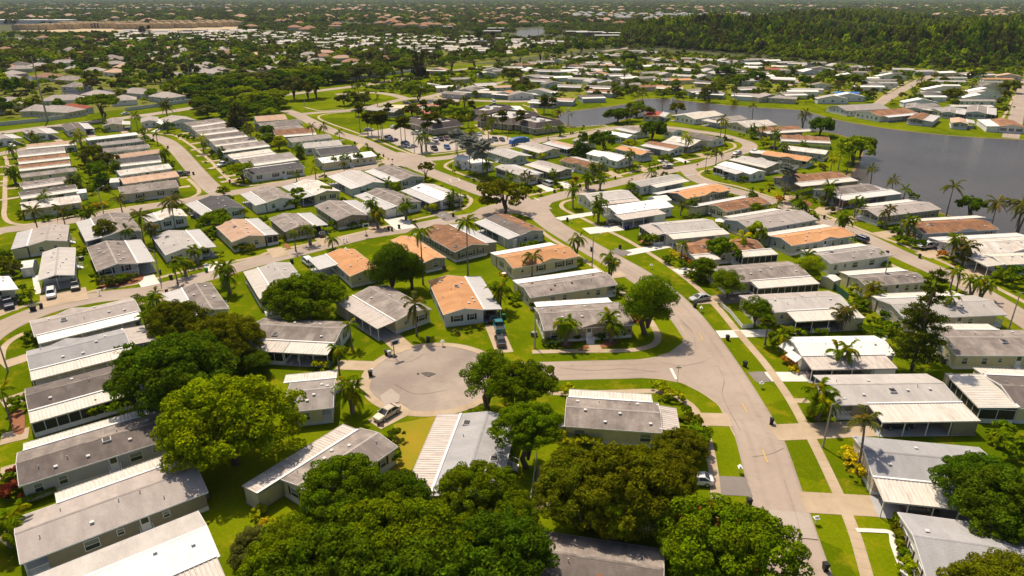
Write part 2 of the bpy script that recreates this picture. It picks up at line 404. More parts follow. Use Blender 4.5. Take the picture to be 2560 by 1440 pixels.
def screen_panel(length, h0, h1, n):
    mb = MB(); mb.box(0, 0, h0, length, .03, h1, 0)
    for i in range(n + 1):
        x = length * i / n; mb.box(x - .045, -.03, h0, x + .045, .06, h1, 1)
    mb.box(0, -.025, h0 - .04, length, .055, h0 + .04, 1); mb.box(0, -.025, h1 - .06, length, .055, h1 + .01, 1)
    mb.box(0, -.02, 0, length, .05, h0 - .04, 1)
    return mb.mesh('screen', [DARK, TRIM])

def attach(root, side, a, b, depth, metal, kind, L, Wd, lod, ze, wallm, *_):
    # pan-roofed carport, screened room or shed against one side of the house
    o0, ux, out, Ls = side_frame(side, L, Wd); ln = (b - a) * Ls
    cx = o0[0] + ux[0] * a * Ls; cy = o0[1] + ux[1] * a * Ls
    ang = math.atan2(ux[1], ux[0]); step = .5 if lod == 0 else 1.0
    # local frame: x along the side, y outward is -y
    zi, zo = ze + .03, ze - .30
    mb = MB(); n = max(2, int(ln / step)); s = ln / n
    def Z(y): return zi + (zo - zi) * (y / depth)
    e = .12
    for i in range(n):
        x0 = i * s; x1 = x0 + s; r = .07
        for (xa, xb, za, zb_) in ((x0, x0 + r, 0, .06), (x0 + r, x0 + 2 * r, .06, .06), (x0 + 2 * r, x0 + 3 * r, .06, 0), (x0 + 3 * r, x1, 0, 0)):
            mb.face([(xa, -depth - e, Z(depth) + za), (xb, -depth - e, Z(depth) + zb_), (xb, .05, Z(0) + zb_), (xa, .05, Z(0) + za)])
    mb.face([(0, -depth - e, Z(depth) - .08), (0, .05, Z(0) - .08), (ln, .05, Z(0) - .08), (ln, -depth - e, Z(depth) - .08)])
    mb.box(-.04, -depth - e - .05, Z(depth) - .16, ln + .04, -depth - e, Z(depth) + .07)
    mb.box(-.05, -depth - e, Z(depth) - .10, 0, -depth - e + .01, Z(depth) + .07)
    for xx in (-.05, ln):
        mb.hexa([(xx, -depth - e, Z(depth) - .1), (xx + .05, -depth - e, Z(depth) - .1), (xx + .05, .05, Z(0) - .1), (xx, .05, Z(0) - .1)],
                [(xx, -depth - e, Z(depth) + .07), (xx + .05, -depth - e, Z(depth) + .07), (xx + .05, .05, Z(0) + .07), (xx, .05, Z(0) + .07)])
    nm = {'o': 'carport_roof', 'm': 'carport_roof', 'M': 'carport_roof', 's': 'porch_roof', 'c': 'shed_roof'}[kind]
    ro = add(nm, mb.mesh(nm, METAL[metal]), root, (cx, cy, 0), ang)
    g = MB(); g.box(-.06, -.02, ze + .05, ln + .06, .30, ze + .2)     # bright flashing where the two roofs meet
    add('roof_flashing', g.mesh('roof_flashing', TRIM), root, (cx, cy, 0), ang)
    def wall_box(x0, x1, d0, d1, nm='shed_wall'):
        w = MB(); w.box(x0, -d1 + .06, 0, x1, -d0 - .02, zo - .1); add(nm, w.mesh(nm, wallm), root, (cx, cy, 0), ang)
    def posts(x0, x1):
        n = max(2, int(round((x1 - x0) / 3.2)) + 1)
        if lod >= 2: n = 2
        for i in range(n):
            x = x0 + (x1 - x0) * i / (n - 1)
            add('post', POST, root, (cx + ux[0] * x + out[0] * (depth - .1), cy + ux[1] * x + out[1] * (depth - .1), 0), ang, scale=(1, 1, zo - .12))
    slab = MB(); slab.box(.0, -depth + .0, 0.0, ln, -.02, .045)
    if kind in 'omMs' : add('carport_slab', slab.mesh('carport_slab', CONCG), root, (cx, cy, 0), ang)
    if kind == 'c': wall_box(.1, ln - .1, 0, depth)
    elif kind == 'o': posts(.12, ln - .12)
    elif kind == 'm': wall_box(ln * .74, ln - .1, 0, depth); posts(.12, ln * .74 - .3)
    elif kind == 'M': wall_box(.1, ln * .26, 0, depth); posts(ln * .26 + .3, ln - .12)
    elif kind == 's':
        sp = screen_panel(ln - .1, .75, zo - .12, max(2, int(ln / 1.5)))
        add('screen', sp, root, (cx + out[0] * (depth - .12) + ux[0] * .05, cy + out[1] * (depth - .12) + ux[1] * .05, 0), ang)
        if lod < 2:
            sp = screen_panel(depth - .25, .75, zo - .12, 2)
            add('screen', sp, root, (cx + out[0] * .1, cy + out[1] * .1, 0), ang - math.pi / 2)
            add('screen', sp, root, (cx + ux[0] * ln + out[0] * .1, cy + ux[1] * ln + out[1] * .1, 0), ang - math.pi / 2)

def make_house(A, B, C, ridge, roof, wall, atts, porch='', opt='', rnd=None, ze=3.0):
    rnd = rnd or random.Random(int(A.x * 13 + A.y * 7))
    u1 = B - A; v1 = C - B; u1.z = v1.z = 0; k = 1.6
    u = u1.normalized() * u1.length ** k + Vector((v1.y, -v1.x, 0)).normalized() * v1.length ** k; u.normalize()
    n = Vector((-u.y, u.x, 0)); d = C - A; Lx = max(d.dot(u), 4.0); Wy = max(d.dot(n), 3.5); cen = (A + C) / 2; cen.z = 0
    ang = math.atan2(u.y, u.x); Y = cen.y
    lod = 0 if Y < 235 else (1 if Y < 430 else 2)
    root = empty('mobile_home', (cen.x, cen.y, 0), ang)
    swap = ridge == 'y'
    # everything below works in (L along ridge, Wd across); a swapped house turns its sides round
    if swap:
        root.rotation_euler.z = ang + math.pi / 2; L, Wd = Wy, Lx
        sm = {'n': 'l', 'r': 'n', 'f': 'r', 'l': 'f'}
    else:
        L, Wd = Lx, Wy; sm = {k: k for k in 'nrfl'}
    hw = Wd / 2; pitch = .40 if 'P' in opt else .21; zr = ze + hw * pitch; t = .16
    r1 = roof.split('/')[0]; r2 = roof.split('/')[-1]
    mb = MB()
    hip = 'H' in opt; hl = min(hw, L / 2 - .3) if hip else 0
    x0, x1 = -L/2, L/2
    for s, mi in ((-1, 0), (1, 1)):
        a = [(x0, s * hw, ze), (x1, s * hw, ze), (x1 - hl, 0, zr), (x0 + hl, 0, zr)]
        if s > 0: a = [a[1], a[0], a[3], a[2]]
        mb.hexa([(p[0], p[1], p[2] - t) for p in a], a, mi)
    if hip:
        mb.face([(x1, -hw, ze + .002), (x1, hw, ze + .002), (x1 - hl, 0, zr + .002)], 0); mb.face([(x0, hw, ze + .002), (x0, -hw, ze + .002), (x0 + hl, 0, zr + .002)], 1)
    sides_h = [(-1, 0), (1, 1)]
    if 'B' in opt or 'D' in opt:          # small cross gable on the near (B) or far (D) slope
        s = -1 if 'B' in opt else 1
        if swap: s = -s
        gx = L * (.08 if 'B' in opt else -.1); gw = min(3.0, L * .17); zt = ze + (hw * .62) * pitch + .42
        p0, p1, pk, bk = (gx - gw, s * hw * 1.0, ze + .02), (gx + gw, s * hw * 1.0, ze + .02), (gx, s * (hw + .02), ze + gw * .26), (gx, s * hw * .2, ze + hw * .8 * pitch + .03)
        if s < 0: mb.face([p0, pk, bk], 0); mb.face([pk, p1, bk], 0); mb.face([p0, p1, pk], 2)
        else: mb.face([pk, p0, bk], 1); mb.face([p1, pk, bk], 1); mb.face([p1, p0, pk], 2)
    add('roof', mb.mesh('roof', [ROOF[r1], ROOF[r2], WALL[wall]]), root)
    if not hip:
        mb = MB(); mb.hexa([(x0 - .01, -.22, zr - .045), (x1 + .01, -.22, zr - .045), (x1 + .01, .22, zr - .045), (x0 - .01, .22, zr - .045)],
                [(x0 - .01, -.2, zr - .015), (x1 + .01, -.2, zr - .015), (x1 + .01, .0, zr + .035), (x0 - .01, .0, zr + .035)])
        mb.hexa([(x0 - .01, 0, zr - .045), (x1 + .01, 0, zr - .045), (x1 + .01, .22, zr - .045), (x0 - .01, .22, zr - .045)],
                [(x0 - .01, 0, zr + .035), (x1 + .01, 0, zr + .035), (x1 + .01, .2, zr - .015), (x0 - .01, .2, zr - .015)])
        cap = ROOF[{'br': 'br', 'or': 'or', 'w': 'w', 'tn': 'tn', 'ch': 'ch', 'db': 'gb', 'gb': 'gr', 'g': 'lg'}.get(r1, r1)]
        add('ridge_cap', mb.mesh('ridge_cap', cap), root)
    # fascia and rakes
    mb = MB(); f = .05
    for s in (-1, 1): mb.box(x0 - f, s * hw - (f if s < 0 else 0), ze - t - .05, x1 + f, s * hw + (f if s > 0 else 0), ze - .02)
    if not hip:
        for xx in (x0 - f, x1):
            for s in (-1, 1):
                mb.hexa([(xx, s * hw, ze - t - .05), (xx + f, s * hw, ze - t - .05), (xx + f, 0, zr - t - .05), (xx, 0, zr - t - .05)][::s],
                        [(xx, s * hw, ze + .012), (xx + f, s * hw, ze + .012), (xx + f, 0, zr + .012), (xx, 0, zr + .012)][::s])
    add('fascia', mb.mesh('fascia', TRIM), root)
    # porch: the walls step back at one end
    wx0, wx1 = x0 + .28, x1 - .28; wy = hw - .3
    pd = 0; ps = ''
    if porch: ps = sm[porch[0]]; pd = float(porch[1:].rstrip('cs'))
    wyn, wyf = -wy, wy
    if ps == 'r': wx1 -= pd
    if ps == 'l': wx0 += pd
    if ps == 'n': wyn += pd
    if ps == 'f': wyf -= pd
    mb = MB(); zw = ze - .12
    mb.box(wx0, wyn, .0, wx1, wyf, zw)
    if not hip:
        for x, fl in ((wx0, False), (wx1, True)): gable_poly(mb, x, wy, zw, zw + .02, ze + wy * pitch - .1, fl)
    else: pass
    add('wall', mb.mesh('wall', WALL[wall]), root)
    if lod < 2:
        mb = MB(); e = .035
        mb.box(wx0 - e, wyn - e, .0, wx1 + e, wyf + e, .62); add('skirting', mb.mesh('skirting', WALL['w' if wall not in 's' else 's']), root)
    if porch:
        car = porch.endswith('c'); xs = []
        if ps in 'rl':
            xe = x1 - .3 if ps == 'r' else x0 + .3; fr = [(xe, y) for y in frange(-wy, wy, max(3, int(2 * wy / 2.4) + 1))]; xi = wx1 if ps == 'r' else wx0
            rails = [((xe, -wy), (xe, wy)), ((xi, -wy), (xe, -wy)), ((xi, wy), (xe, wy))]; fl = (min(xi, xe), -wy, max(xi, xe), wy)
        else:
            yi, ye = (wyn, -wy) if ps == 'n' else (wyf, wy); fr = [(x, ye) for x in frange(x0 + .3, x1 - .3, 4)]
            rails = [((x0 + .3, ye), (x1 - .3, ye))]; fl = (x0 + .3, min(yi, ye), x1 - .3, max(yi, ye))
        for (px, py) in fr: add('post', POST, root, (px, py, 0), scale=(1, 1, zw))
        if not car:
            mb = MB(); mb.box(fl[0], fl[1], .0, fl[2], fl[3], .6); add('porch_floor', mb.mesh('porch_floor', TRIM), root)
            for (a, b) in rails:
                mb = MB(); d = Vector((b[0] - a[0], b[1] - a[1], 0)); ln = d.length
                if ln < .4: continue
                a3 = Vector((a[0], a[1], 0)); b3 = Vector((b[0], b[1], 0)); z = Vector((0, 0, 1))
                mb.bar(a3 + z * 1.5, b3 + z * 1.5, .04); mb.bar(a3 + z * .72, b3 + z * .72, .03)
                for k in range(1, int(ln / .16)):
                    q = a3 + d * (k / int(ln / .16)); mb.bar(q + z * .72, q + z * 1.5, .018)
                add('railing', mb.mesh('railing', TRIM), root)
            if porch.endswith('s'):
                mb = MB(); mb.box(fl[0] + .05, fl[1] + .05, 1.5, fl[2] - .05, fl[1] + .07, zw - .1); add('screen', mb.mesh('screen', DARK), root)
        else:
            mb = MB(); mb.box(fl[0], fl[1], .0, fl[2], fl[3], .05); add('carport_slab', mb.mesh('carport_slab', CONCG), root)
    # windows on the free stretches of every wall
    att = [(sm[q[0]],) + q[1:] for q in atts]
    wm = rnd.choice(['m', 'd', '', '', 'd']) if 'm' not in opt else 'm'
    if 'd' in opt: wm = 'd'
    if 'p' in opt: wm = ''
    spans = {'n': [(wx0 + .6, wx1 - .6)], 'f': [(-wx1 + .6, -wx0 - .6)], 'l': [(-wyf + .5, -wyn - .5)], 'r': [(wyn + .5, wyf - .5)]}
    for sd in 'nrlf':
        o0, ux, out, Ls = side_frame(sd, L, Wd)
        blocked = [(q[1] * Ls, q[2] * Ls) for q in att if q[0] == sd]
        if lod == 2 and sd in 'f': continue
        wd = {'n': -wyn, 'f': wyf, 'l': -wx0, 'r': wx1}[sd]; half = Ls / 2
        sp = spans[sd][0]; k = max(1, int((sp[1] - sp[0]) / 2.7))
        if lod == 2: k = min(k, 3)
        for i in range(k):
            s = sp[0] + (sp[1] - sp[0]) * (i + .5) / k + rnd.uniform(-.35, .35)
            if sd in 'nf' and rnd.random() < .18: continue
            fr = s + half
            bl = any(a0 - .3 < fr < b0 + .3 for a0, b0 in blocked)
            if bl and lod > 0: continue
            # position along the outward side
            if sd == 'n': p = (s, -wd); a = 0
            elif sd == 'f': p = (-s, wd); a = math.pi
            elif sd == 'l': p = (-wd, -s); a = -math.pi / 2
            else: p = (wd, s); a = math.pi / 2
            r = rnd.random(); door = sd in 'n' and i == k // 2 and not bl and L > 11
            if door:
                add('door', DOOR, root, (p[0], p[1], .68), a)
                if lod < 2: add('steps', STEPS, root, (p[0], p[1] - .05, 0), a)
                continue
            wi = 1 if r < .3 else (2 if r > .85 else 0); z = 1.05 if wi != 2 else 1.45
            wfo = add('window', WIN[wi][0], root, (p[0], p[1], z), a)
            add('pane', WIN[wi][1], wfo)
            if wm and not bl and wi < 2 and lod < 2:
                for sx in (-1, 1):
                    dx = sx * ((.95, 1.5)[wi] / 2 + .3); c, sn = math.cos(a), math.sin(a)
                    add('shutter', SH[wm], root, (p[0] + c * dx, p[1] + sn * dx, z), a)
    # vents on the roof
    nv = {0: rnd.randint(4, 8), 1: rnd.randint(2, 4), 2: 0}[lod]
    if nv:
        vm = VENTR if 'R' in opt else VENT
        for i in range(nv):
            x = (-.42 + .84 * (i + rnd.uniform(.2, .8)) / nv) * L; y = rnd.choice((-1, -1, 1)) * rnd.uniform(.12, .7) * hw
            if hip: x *= .5
            zz = ze + (hw - abs(y)) * pitch; r = rnd.random()
            if r < .6: add('roof_vent', vm, root, (x, y, zz + .03), scale=.8)
            elif r < .94 or lod: add('vent_pipe', PIPE, root, (x, y, zz))
            else: add('skylight', SKYL, root, (x, y, zz + .03))
    for q in att: attach(root, *q[:6], L, Wd, lod, ze, WALL[q[6] if len(q) > 6 else wall])
    HOUSES.append((root, cen, L, Wd))
    return root

# ------------------------------------------------------------------ foliage meshes
def leaf_mesh(name, P, N, S, mat, rng, fold=0.0):
    # P centres, N facing, S sizes: one lozenge leaf clump each
    n = len(P); R = rng.normal(size=(n, 3)); U = np.cross(N, R); U /= np.linalg.norm(U, axis=1)[:, None] + 1e-9
    V = np.cross(N, U); V /= np.linalg.norm(V, axis=1)[:, None] + 1e-9
    a = S[:, None]; k = rng.uniform(.45, .8, n)[:, None]
    droop = N * a * -.25
    vs = np.stack([P - U * a, P - V * a * k + droop * .3, P + U * a, P + V * a * k + droop], 1).reshape(-1, 3)
    idx = np.arange(n * 4).reshape(-1, 4)
    me = bpy.data.meshes.new(name)
    me.vertices.add(n * 4); me.vertices.foreach_set('co', vs.astype(np.float32).ravel())
    me.loops.add(n * 4); me.loops.foreach_set('vertex_index', idx.ravel().astype(np.int32))
    me.polygons.add(n); me.polygons.foreach_set('loop_start', (np.arange(n) * 4).astype(np.int32))
    me.materials.append(mat); me.update(calc_edges=True); return me
def unit(n, rng, up=-1.0):
    out = np.zeros((0, 3))
    while len(out) < n:
        d = rng.normal(size=(n * 2, 3)); d /= np.linalg.norm(d, axis=1)[:, None]; out = np.vstack([out, d[d[:, 2] > up]])
    return out[:n]
def crown(name, seed, n, size, kind='broad', blobs=46, mat=None):
    # unit crown: radius about 1, from z 0 to about 1.3
    rng = np.random.default_rng(seed); B = []
    if kind == 'broad' and blobs > 100:
        d = unit(blobs, rng, -.25); rr = rng.uniform(.62, .98, blobs) ** .8; c = d * rr[:, None] * [1, 1, .72] + [0, 0, .55]; br = rng.uniform(.055, .175, blobs)
    elif kind == 'broad':
        d = unit(blobs, rng, -.2); rr = rng.uniform(.50, .95, blobs); c = d * rr[:, None] * [1, 1, .72] + [0, 0, .55]; br = rng.uniform(.11, .27, blobs) * (1.15 - .25 * (rr > .8))
    elif kind == 'ball':
        d = unit(blobs, rng, -.8); rr = rng.uniform(.5, .78, blobs); c = d * rr[:, None] * [1, 1, 1.05] + [0, 0, .85]; br = rng.uniform(.20, .32, blobs)
    elif kind == 'open':
        d = unit(blobs, rng, -.3); rr = rng.uniform(.45, .95, blobs); c = d * rr[:, None] * [1, 1, .75] + [0, 0, .6]; br = rng.uniform(.12, .27, blobs)
    elif kind == 'umbrella':
        a = rng.uniform(0, 2 * np.pi, blobs); q = np.sqrt(rng.uniform(0, 1, blobs)) * .85
        c = np.stack([np.cos(a) * q, np.sin(a) * q, .62 - .34 * q ** 2 + rng.normal(0, .03, blobs)], 1); br = rng.uniform(.15, .27, blobs)
    elif kind == 'cone':
        z = rng.uniform(0, 1, blobs) ** 1.3; a = rng.uniform(0, 2 * np.pi, blobs); q = (1 - z) * .8
        c = np.stack([np.cos(a) * q, np.sin(a) * q, z * 3.0 + .1], 1); br = .14 + .22 * (1 - z)
    if kind in ('broad', 'open', 'ball'):        # lopsided outline
        ph = rng.uniform(0, 6.28, 3); an = np.arctan2(c[:, 1], c[:, 0])
        c[:, :2] *= (1 + .13 * np.sin(2 * an + ph[0]) + .09 * np.sin(3 * an + ph[1]))[:, None]
    wgt = br ** 2; wgt /= wgt.sum(); bi = rng.choice(blobs, n, p=wgt)
    d = unit(n, rng, -.45); fl = np.array([1, 1, .72 if kind != 'cone' else .9])
    P = c[bi] + d * (br[bi] * rng.uniform(.86, 1.06, n) * (1 + .12 * np.sin(d[:, 0] * 9 + bi) * np.sin(d[:, 1] * 9 + 2 * bi)))[:, None] * fl
    if kind == 'umbrella': P = c[bi] + d * (br[bi])[:, None] * [1, 1, .42]
    if n > 15000 and kind != 'umbrella':      # inner foliage, seen only through the gaps
        k = n // 6; q = unit(k, rng, -.5) * (rng.uniform(.3, .62, k))[:, None]; P[:k] = q * [1, 1, .72 if kind != 'ball' else 1.05] + [0, 0, .55 if kind != 'ball' else .85]
    N = d * .9 + rng.normal(size=(n, 3)) * .42 + [0, 0, .3]; N /= np.linalg.norm(N, axis=1)[:, None]
    S = rng.uniform(.6, 1.35, n) * size
    return leaf_mesh(name, P, N, S, mat or LEAF, rng)
def box_leaves(name, seed, n, size):
    rng = np.random.default_rng(seed); P = rng.uniform(-1, 1, (n, 3)); f = rng.integers(0, 3, n)
    f[rng.uniform(size=n) < .35] = 2; sg = np.sign(rng.uniform(-1, 1, n)); sg[f == 2] = 1; N = np.zeros((n, 3))
    N[np.arange(n), f] = sg; P[np.arange(n), f] = sg * rng.uniform(.78, 1.05, n); N += rng.normal(size=(n, 3)) * .4; N /= np.linalg.norm(N, axis=1)[:, None]
    P[:, 2] = P[:, 2] * .5 + .5; P[:, :2] *= .5
    return leaf_mesh(name, P, N, rng.uniform(.6, 1.3, n) * size, LEAF, rng)
CR = {
 'broad': [crown('crown', s, 46000, .0235, 'broad', 260) for s in (1, 2, 3)],
 'open': [crown('crown', s, 24000, .024, 'open', 60) for s in (4, 5)],
 'ball': [crown('crown', s, 40000, .026, 'ball', 95) for s in (6,)],
 'umbrella': [crown('crown', 8, 34000, .022, 'umbrella', 95)],
 'cone': [crown('crown', 9, 6000, .05, 'cone', 50)],
 'mbroad': [crown('crown', s, 4200, .066, 'broad', 40) for s in (11, 12, 13)],
 'mopen': [crown('crown', s, 3000, .062, 'open', 32) for s in (14, 15)],
 'mball': [crown('crown', s, 3800, .068, 'ball', 36) for s in (16, 17)],
 'mumbrella': [crown('crown', s, 4200, .055, 'umbrella', 44) for s in (18, 19)],
 'mcone': [crown('crown', 20, 2000, .10, 'cone', 40)],
 'bush': [crown('leaves', s, 520, .17, 'broad', 14) for s in (21, 22, 23)],
}
HEDGE = box_leaves('leaves', 31, 1500, .045)
def flower_mesh(seed, n):
    rng = np.random.default_rng(seed); ca = rng.uniform(0, 6.28, 26); cq = np.sqrt(rng.uniform(.05, 1, 26)) * .9; ci = rng.integers(0, 26, n); x_ = np.cos(ca[ci]) * cq[ci] + rng.normal(0, .035, n); y_ = np.sin(ca[ci]) * cq[ci] + rng.normal(0, .035, n); a = np.arctan2(y_, x_); q = np.clip(np.hypot(x_, y_), 0, 1)
    P = np.stack([np.cos(a) * q, np.sin(a) * q, .80 - .40 * q ** 2 + rng.normal(0, .03, n)], 1)
    N = unit(n, rng, 0); return leaf_mesh('flowers', P, N, rng.uniform(.010, .020, n), FLOW, rng)
FLOW = plain('red_blossom', (.55, .05, .015), .6)
def trunk_mesh(h, r, seed, R, bare=False, mat=BARK):
    rnd = random.Random(seed); mb = MB(); zt = h * .42
    mb.tube([(0, 0, -.1), (rnd.uniform(-.1, .1), rnd.uniform(-.1, .1), zt * .5), (0, 0, zt)], [r * 1.3, r, r * .85], 8)
    for i in range(7):
        a = i * 2 * math.pi / 7 + rnd.uniform(-.3, .3); q = R * rnd.uniform(.25, .5); z2 = h * rnd.uniform(.56, .72)
        m = (math.cos(a) * q * .45, math.sin(a) * q * .45, zt + (z2 - zt) * .6); e = (math.cos(a) * q, math.sin(a) * q, z2)
        mb.tube([(0, 0, zt - .3), m, e], [r * .6, r * .38, r * .14], 5)
        for k in range(2):
            b = a + rnd.uniform(-.7, .7); mb.tube([m, (math.cos(b) * q * 1.05, math.sin(b) * q * 1.05, z2 + rnd.uniform(-.08, .04))], [r * .28, r * .08], 4)
    return mb.mesh('trunk', mat, True)
TRK = {k: trunk_mesh(1.0, .04 if k < 3 else .03, k, .62) for k in range(4)}
TONE = {'bright': (.255, .320, .002), 'lime': (.36, .38, .003), 'mid': (.132, .192, .002), 'deep': (.078, .135, .003), 'olive': (.135, .148, .003),
        'dull': (.120, .126, .020), 'yellow': (.60, .48, .01), 'red': (.20, .04, .02), 'orange': (.50, .20, .02), 'silver': (.30, .32, .26), 'pine': (.085, .080, .018),
        'purple': (.06, .015, .025), 'rusty': (.22, .16, .02)}
PLANTS = []
def tree(px, py, h, R, kind='broad', tone='mid', label=None, world=None, group=None, noun=None):
    p = world if world is not None else G(px, py); Y = p.y
    rnd = random.Random(int(p.x * 31 + p.y * 17))
    k = kind if (Y < 150 and R > 2.6) else 'm' + kind
    me = rnd.choice(CR[k]); root = empty('tree', (p.x, p.y, 0), rnd.uniform(0, 6.28))
    tall = {'broad': 1.27, 'open': 1.35, 'ball': 1.85, 'umbrella': .75, 'cone': 3.1}[kind]
    cz = {'broad': h - R * 1.32, 'open': h - R * 1.3, 'ball': h - R * 1.8, 'umbrella': h - R * .78, 'cone': .2}[kind]
    sz = R if kind != 'cone' else (h - .2) / 3.1
    if cz < h * .10 and kind != 'cone': sz = (h * .9) / tall; cz = h * .10
    c = TONE[tone]; j = rnd.uniform(.85, 1.15); c = (c[0] * j * rnd.uniform(.92, 1.08), c[1] * j, c[2] * j)
    add('crown', me, root, (0, 0, cz), color=c, scale=(R, R, sz))
    add('trunk', TRK[rnd.randrange(4)], root, (0, 0, 0), scale=(h if R > 3 else h * .8, h if R > 3 else h * .8, h * (.95 if kind != 'cone' else .6)))
    t = {'bright': 'bright green', 'lime': 'lime green', 'mid': 'green', 'deep': 'deep green', 'olive': 'olive green', 'dull': 'dull green', 'yellow': 'yellow', 'orange': 'orange', 'silver': 'silvery', 'pine': 'dark', 'red': 'red', 'purple': 'purple'}[tone]
    sh = {'broad': 'spreading', 'open': 'loose open-crowned', 'ball': 'round-crowned', 'umbrella': 'flat-topped umbrella', 'cone': 'conical evergreen'}[kind]
    PLANTS.append((root, p, label or f'{t} {sh} tree'))
    tag(root, label or f'{t} {sh} tree', noun or 'tree', group or 'trees among the homes', fixed=bool(label))
    return root
def bush(px, py, r, tone='mid', h=None, label=None, noun='shrub', world=None):
    p = world if world is not None else G(px, py); rnd = random.Random(int(p.x * 31 + p.y * 17))
    root = add('shrub', rnd.choice(CR['bush']), None, (p.x, p.y, -.05), rnd.uniform(0, 6.28), TONE[tone] , (r, r, (h or r * 1.3) / 1.3))
    t = {'bright': 'bright green', 'lime': 'lime green', 'mid': 'green', 'deep': 'deep green', 'olive': 'olive', 'dull': 'dull green', 'yellow': 'yellow', 'orange': 'orange', 'silver': 'silvery', 'red': 'red-leaved', 'purple': 'purple', 'pine': 'dark'}[tone]
    PLANTS.append((root, p, label or f'{t} rounded shrub')); tag(root, label or f'{t} rounded shrub', noun, 'garden shrubs', fixed=bool(label)); return root
def hedge(p0, p1, w, h, tone='mid', label=None):
    a, b = G(*p0), G(*p1); d = b - a; ln = d.length; seg = max(1, int(ln / 3.5)); ang = math.atan2(d.y, d.x)
    root = empty('hedge', ((a.x + b.x) / 2, (a.y + b.y) / 2, 0), ang)
    for i in range(seg):
        add('leaves', HEDGE, root, (-ln / 2 + ln * (i + .5) / seg, 0, 0), math.pi * (i % 2), TONE[tone], (ln / seg * 1.05, w, h))
    PLANTS.append((root, (a + b) / 2, label or 'clipped green hedge')); tag(root, label or 'clipped green hedge', 'hedge', 'hedges', fixed=bool(label)); return root

# palms: fronds are parts of their own
def frond_mesh(Lf, rise, droop, nl, wl, seed):
    rnd = random.Random(seed); mb = MB(); pts = []
    for i in range(9):
        t = i / 8; x = Lf * t * (1 - .12 * t); z = rise * math.sin(t * 1.5) * Lf - droop * t * t * Lf; pts.append(Vector((x, 0, z)))
    mb.tube(pts, [.05 * (1 - .8 * i / 8) for i in range(9)], 3, cap=False)
    for i in range(nl):
        t = .14 + .84 * i / (nl - 1); q = t * 8; k = min(int(q), 7); p = pts[k].lerp(pts[k + 1], q - k); d = (pts[k + 1] - pts[k]).normalized()
        l = wl * math.sin(math.pi * (.12 + .80 * t)) * rnd.uniform(.85, 1.1)
        for s in (-1, 1):
            e = p + d * l * .55 + Vector((0, s * l * .78, -l * rnd.uniform(.30, .62)))
            mb.face([p - d * .10, p + d * .12, e] if s > 0 else [p + d * .12, p - d * .10, e])
    return mb.mesh('frond', LEAF)
def fan_mesh(r, seed):
    rnd = random.Random(seed); mb = MB(); st = Vector((r * .9, 0, r * .35)); mb.tube([(0, 0, 0), tuple(st)], [.04, .03], 3, cap=False)
    for i in range(16):
        a = -2.3 + 4.6 * i / 15; d = Vector((math.cos(a) * .9, math.sin(a), .1 * math.cos(a))); w = Vector((-math.sin(a), math.cos(a), 0)) * r * .14
        e = st + d * r * rnd.uniform(.85, 1.05) + Vector((0, 0, -r * .22)); m = st + d * r * .55
        mb.face([st, m - w, e, m + w])
    return mb.mesh('frond', LEAF)
FR = {'coco': [frond_mesh(3.6, .42, .55, 22, .95, 1), frond_mesh(3.4, .25, .85, 22, .95, 2), frond_mesh(3.3, .75, .35, 22, .9, 3), frond_mesh(3.0, .0, 1.0, 20, .8, 4)],
      'queen': [frond_mesh(2.5, .55, .75, 18, .75, 5), frond_mesh(2.3, .3, 1.05, 18, .75, 6), frond_mesh(2.3, .9, .5, 18, .7, 7), frond_mesh(2.0, .05, 1.2, 16, .6, 8)],
      'fan': [fan_mesh(1.0, 9), fan_mesh(.95, 10), fan_mesh(1.05, 11), fan_mesh(.85, 12)]}
def palm_trunk(bend, seed, r0=.2, r1=.11):
    mb = MB(); P = []
    for i in range(7): t = i / 6; P.append((bend * t * t, 0, t))
    mb.tube(P, [r0 * 1.35] + [r0 + (r1 - r0) * i / 6 for i in range(1, 7)], 7); return mb.mesh('trunk', PBARK, True)
PT = [palm_trunk(0, 1), palm_trunk(.5, 2), palm_trunk(1.1, 3)]
def merged_crown(kind, nf, seed):
    # small palms far off: the whole head in one mesh
    rnd = random.Random(seed); vs = []; fs = []
    for i in range(nf):
        m = FR[kind][3 if i % 5 == 4 else rnd.randrange(3)]; a = i * 2.4 + rnd.uniform(-.2, .2); s = rnd.uniform(.85, 1.1); el = rnd.uniform(-.35, .5) if kind != 'fan' else rnd.uniform(-1.1, 1.35); n = len(vs)
        M = Matrix.Rotation(a, 4, 'Z') @ Matrix.Rotation(-el, 4, 'Y') @ Matrix.Scale(s, 4)
        vs += [tuple(M @ v.co) for v in m.vertices]; fs += [tuple(n + k for k in p.vertices) for p in m.polygons]
    me = bpy.data.meshes.new('crown'); me.from_pydata(vs, [], fs); me.materials.append(LEAF); me.update(); return me
PC = {k: [merged_crown(k, 24 if k == 'fan' else 14, s) for s in (1, 2)] for k in FR}
_t = MB(); _t.tube([(0, 0, 0), (0, 0, 1)], [.14, .16], 6); SHAFT = _t.mesh('crown_shaft', plain('green_shaft', (.10, .14, .04), .5))
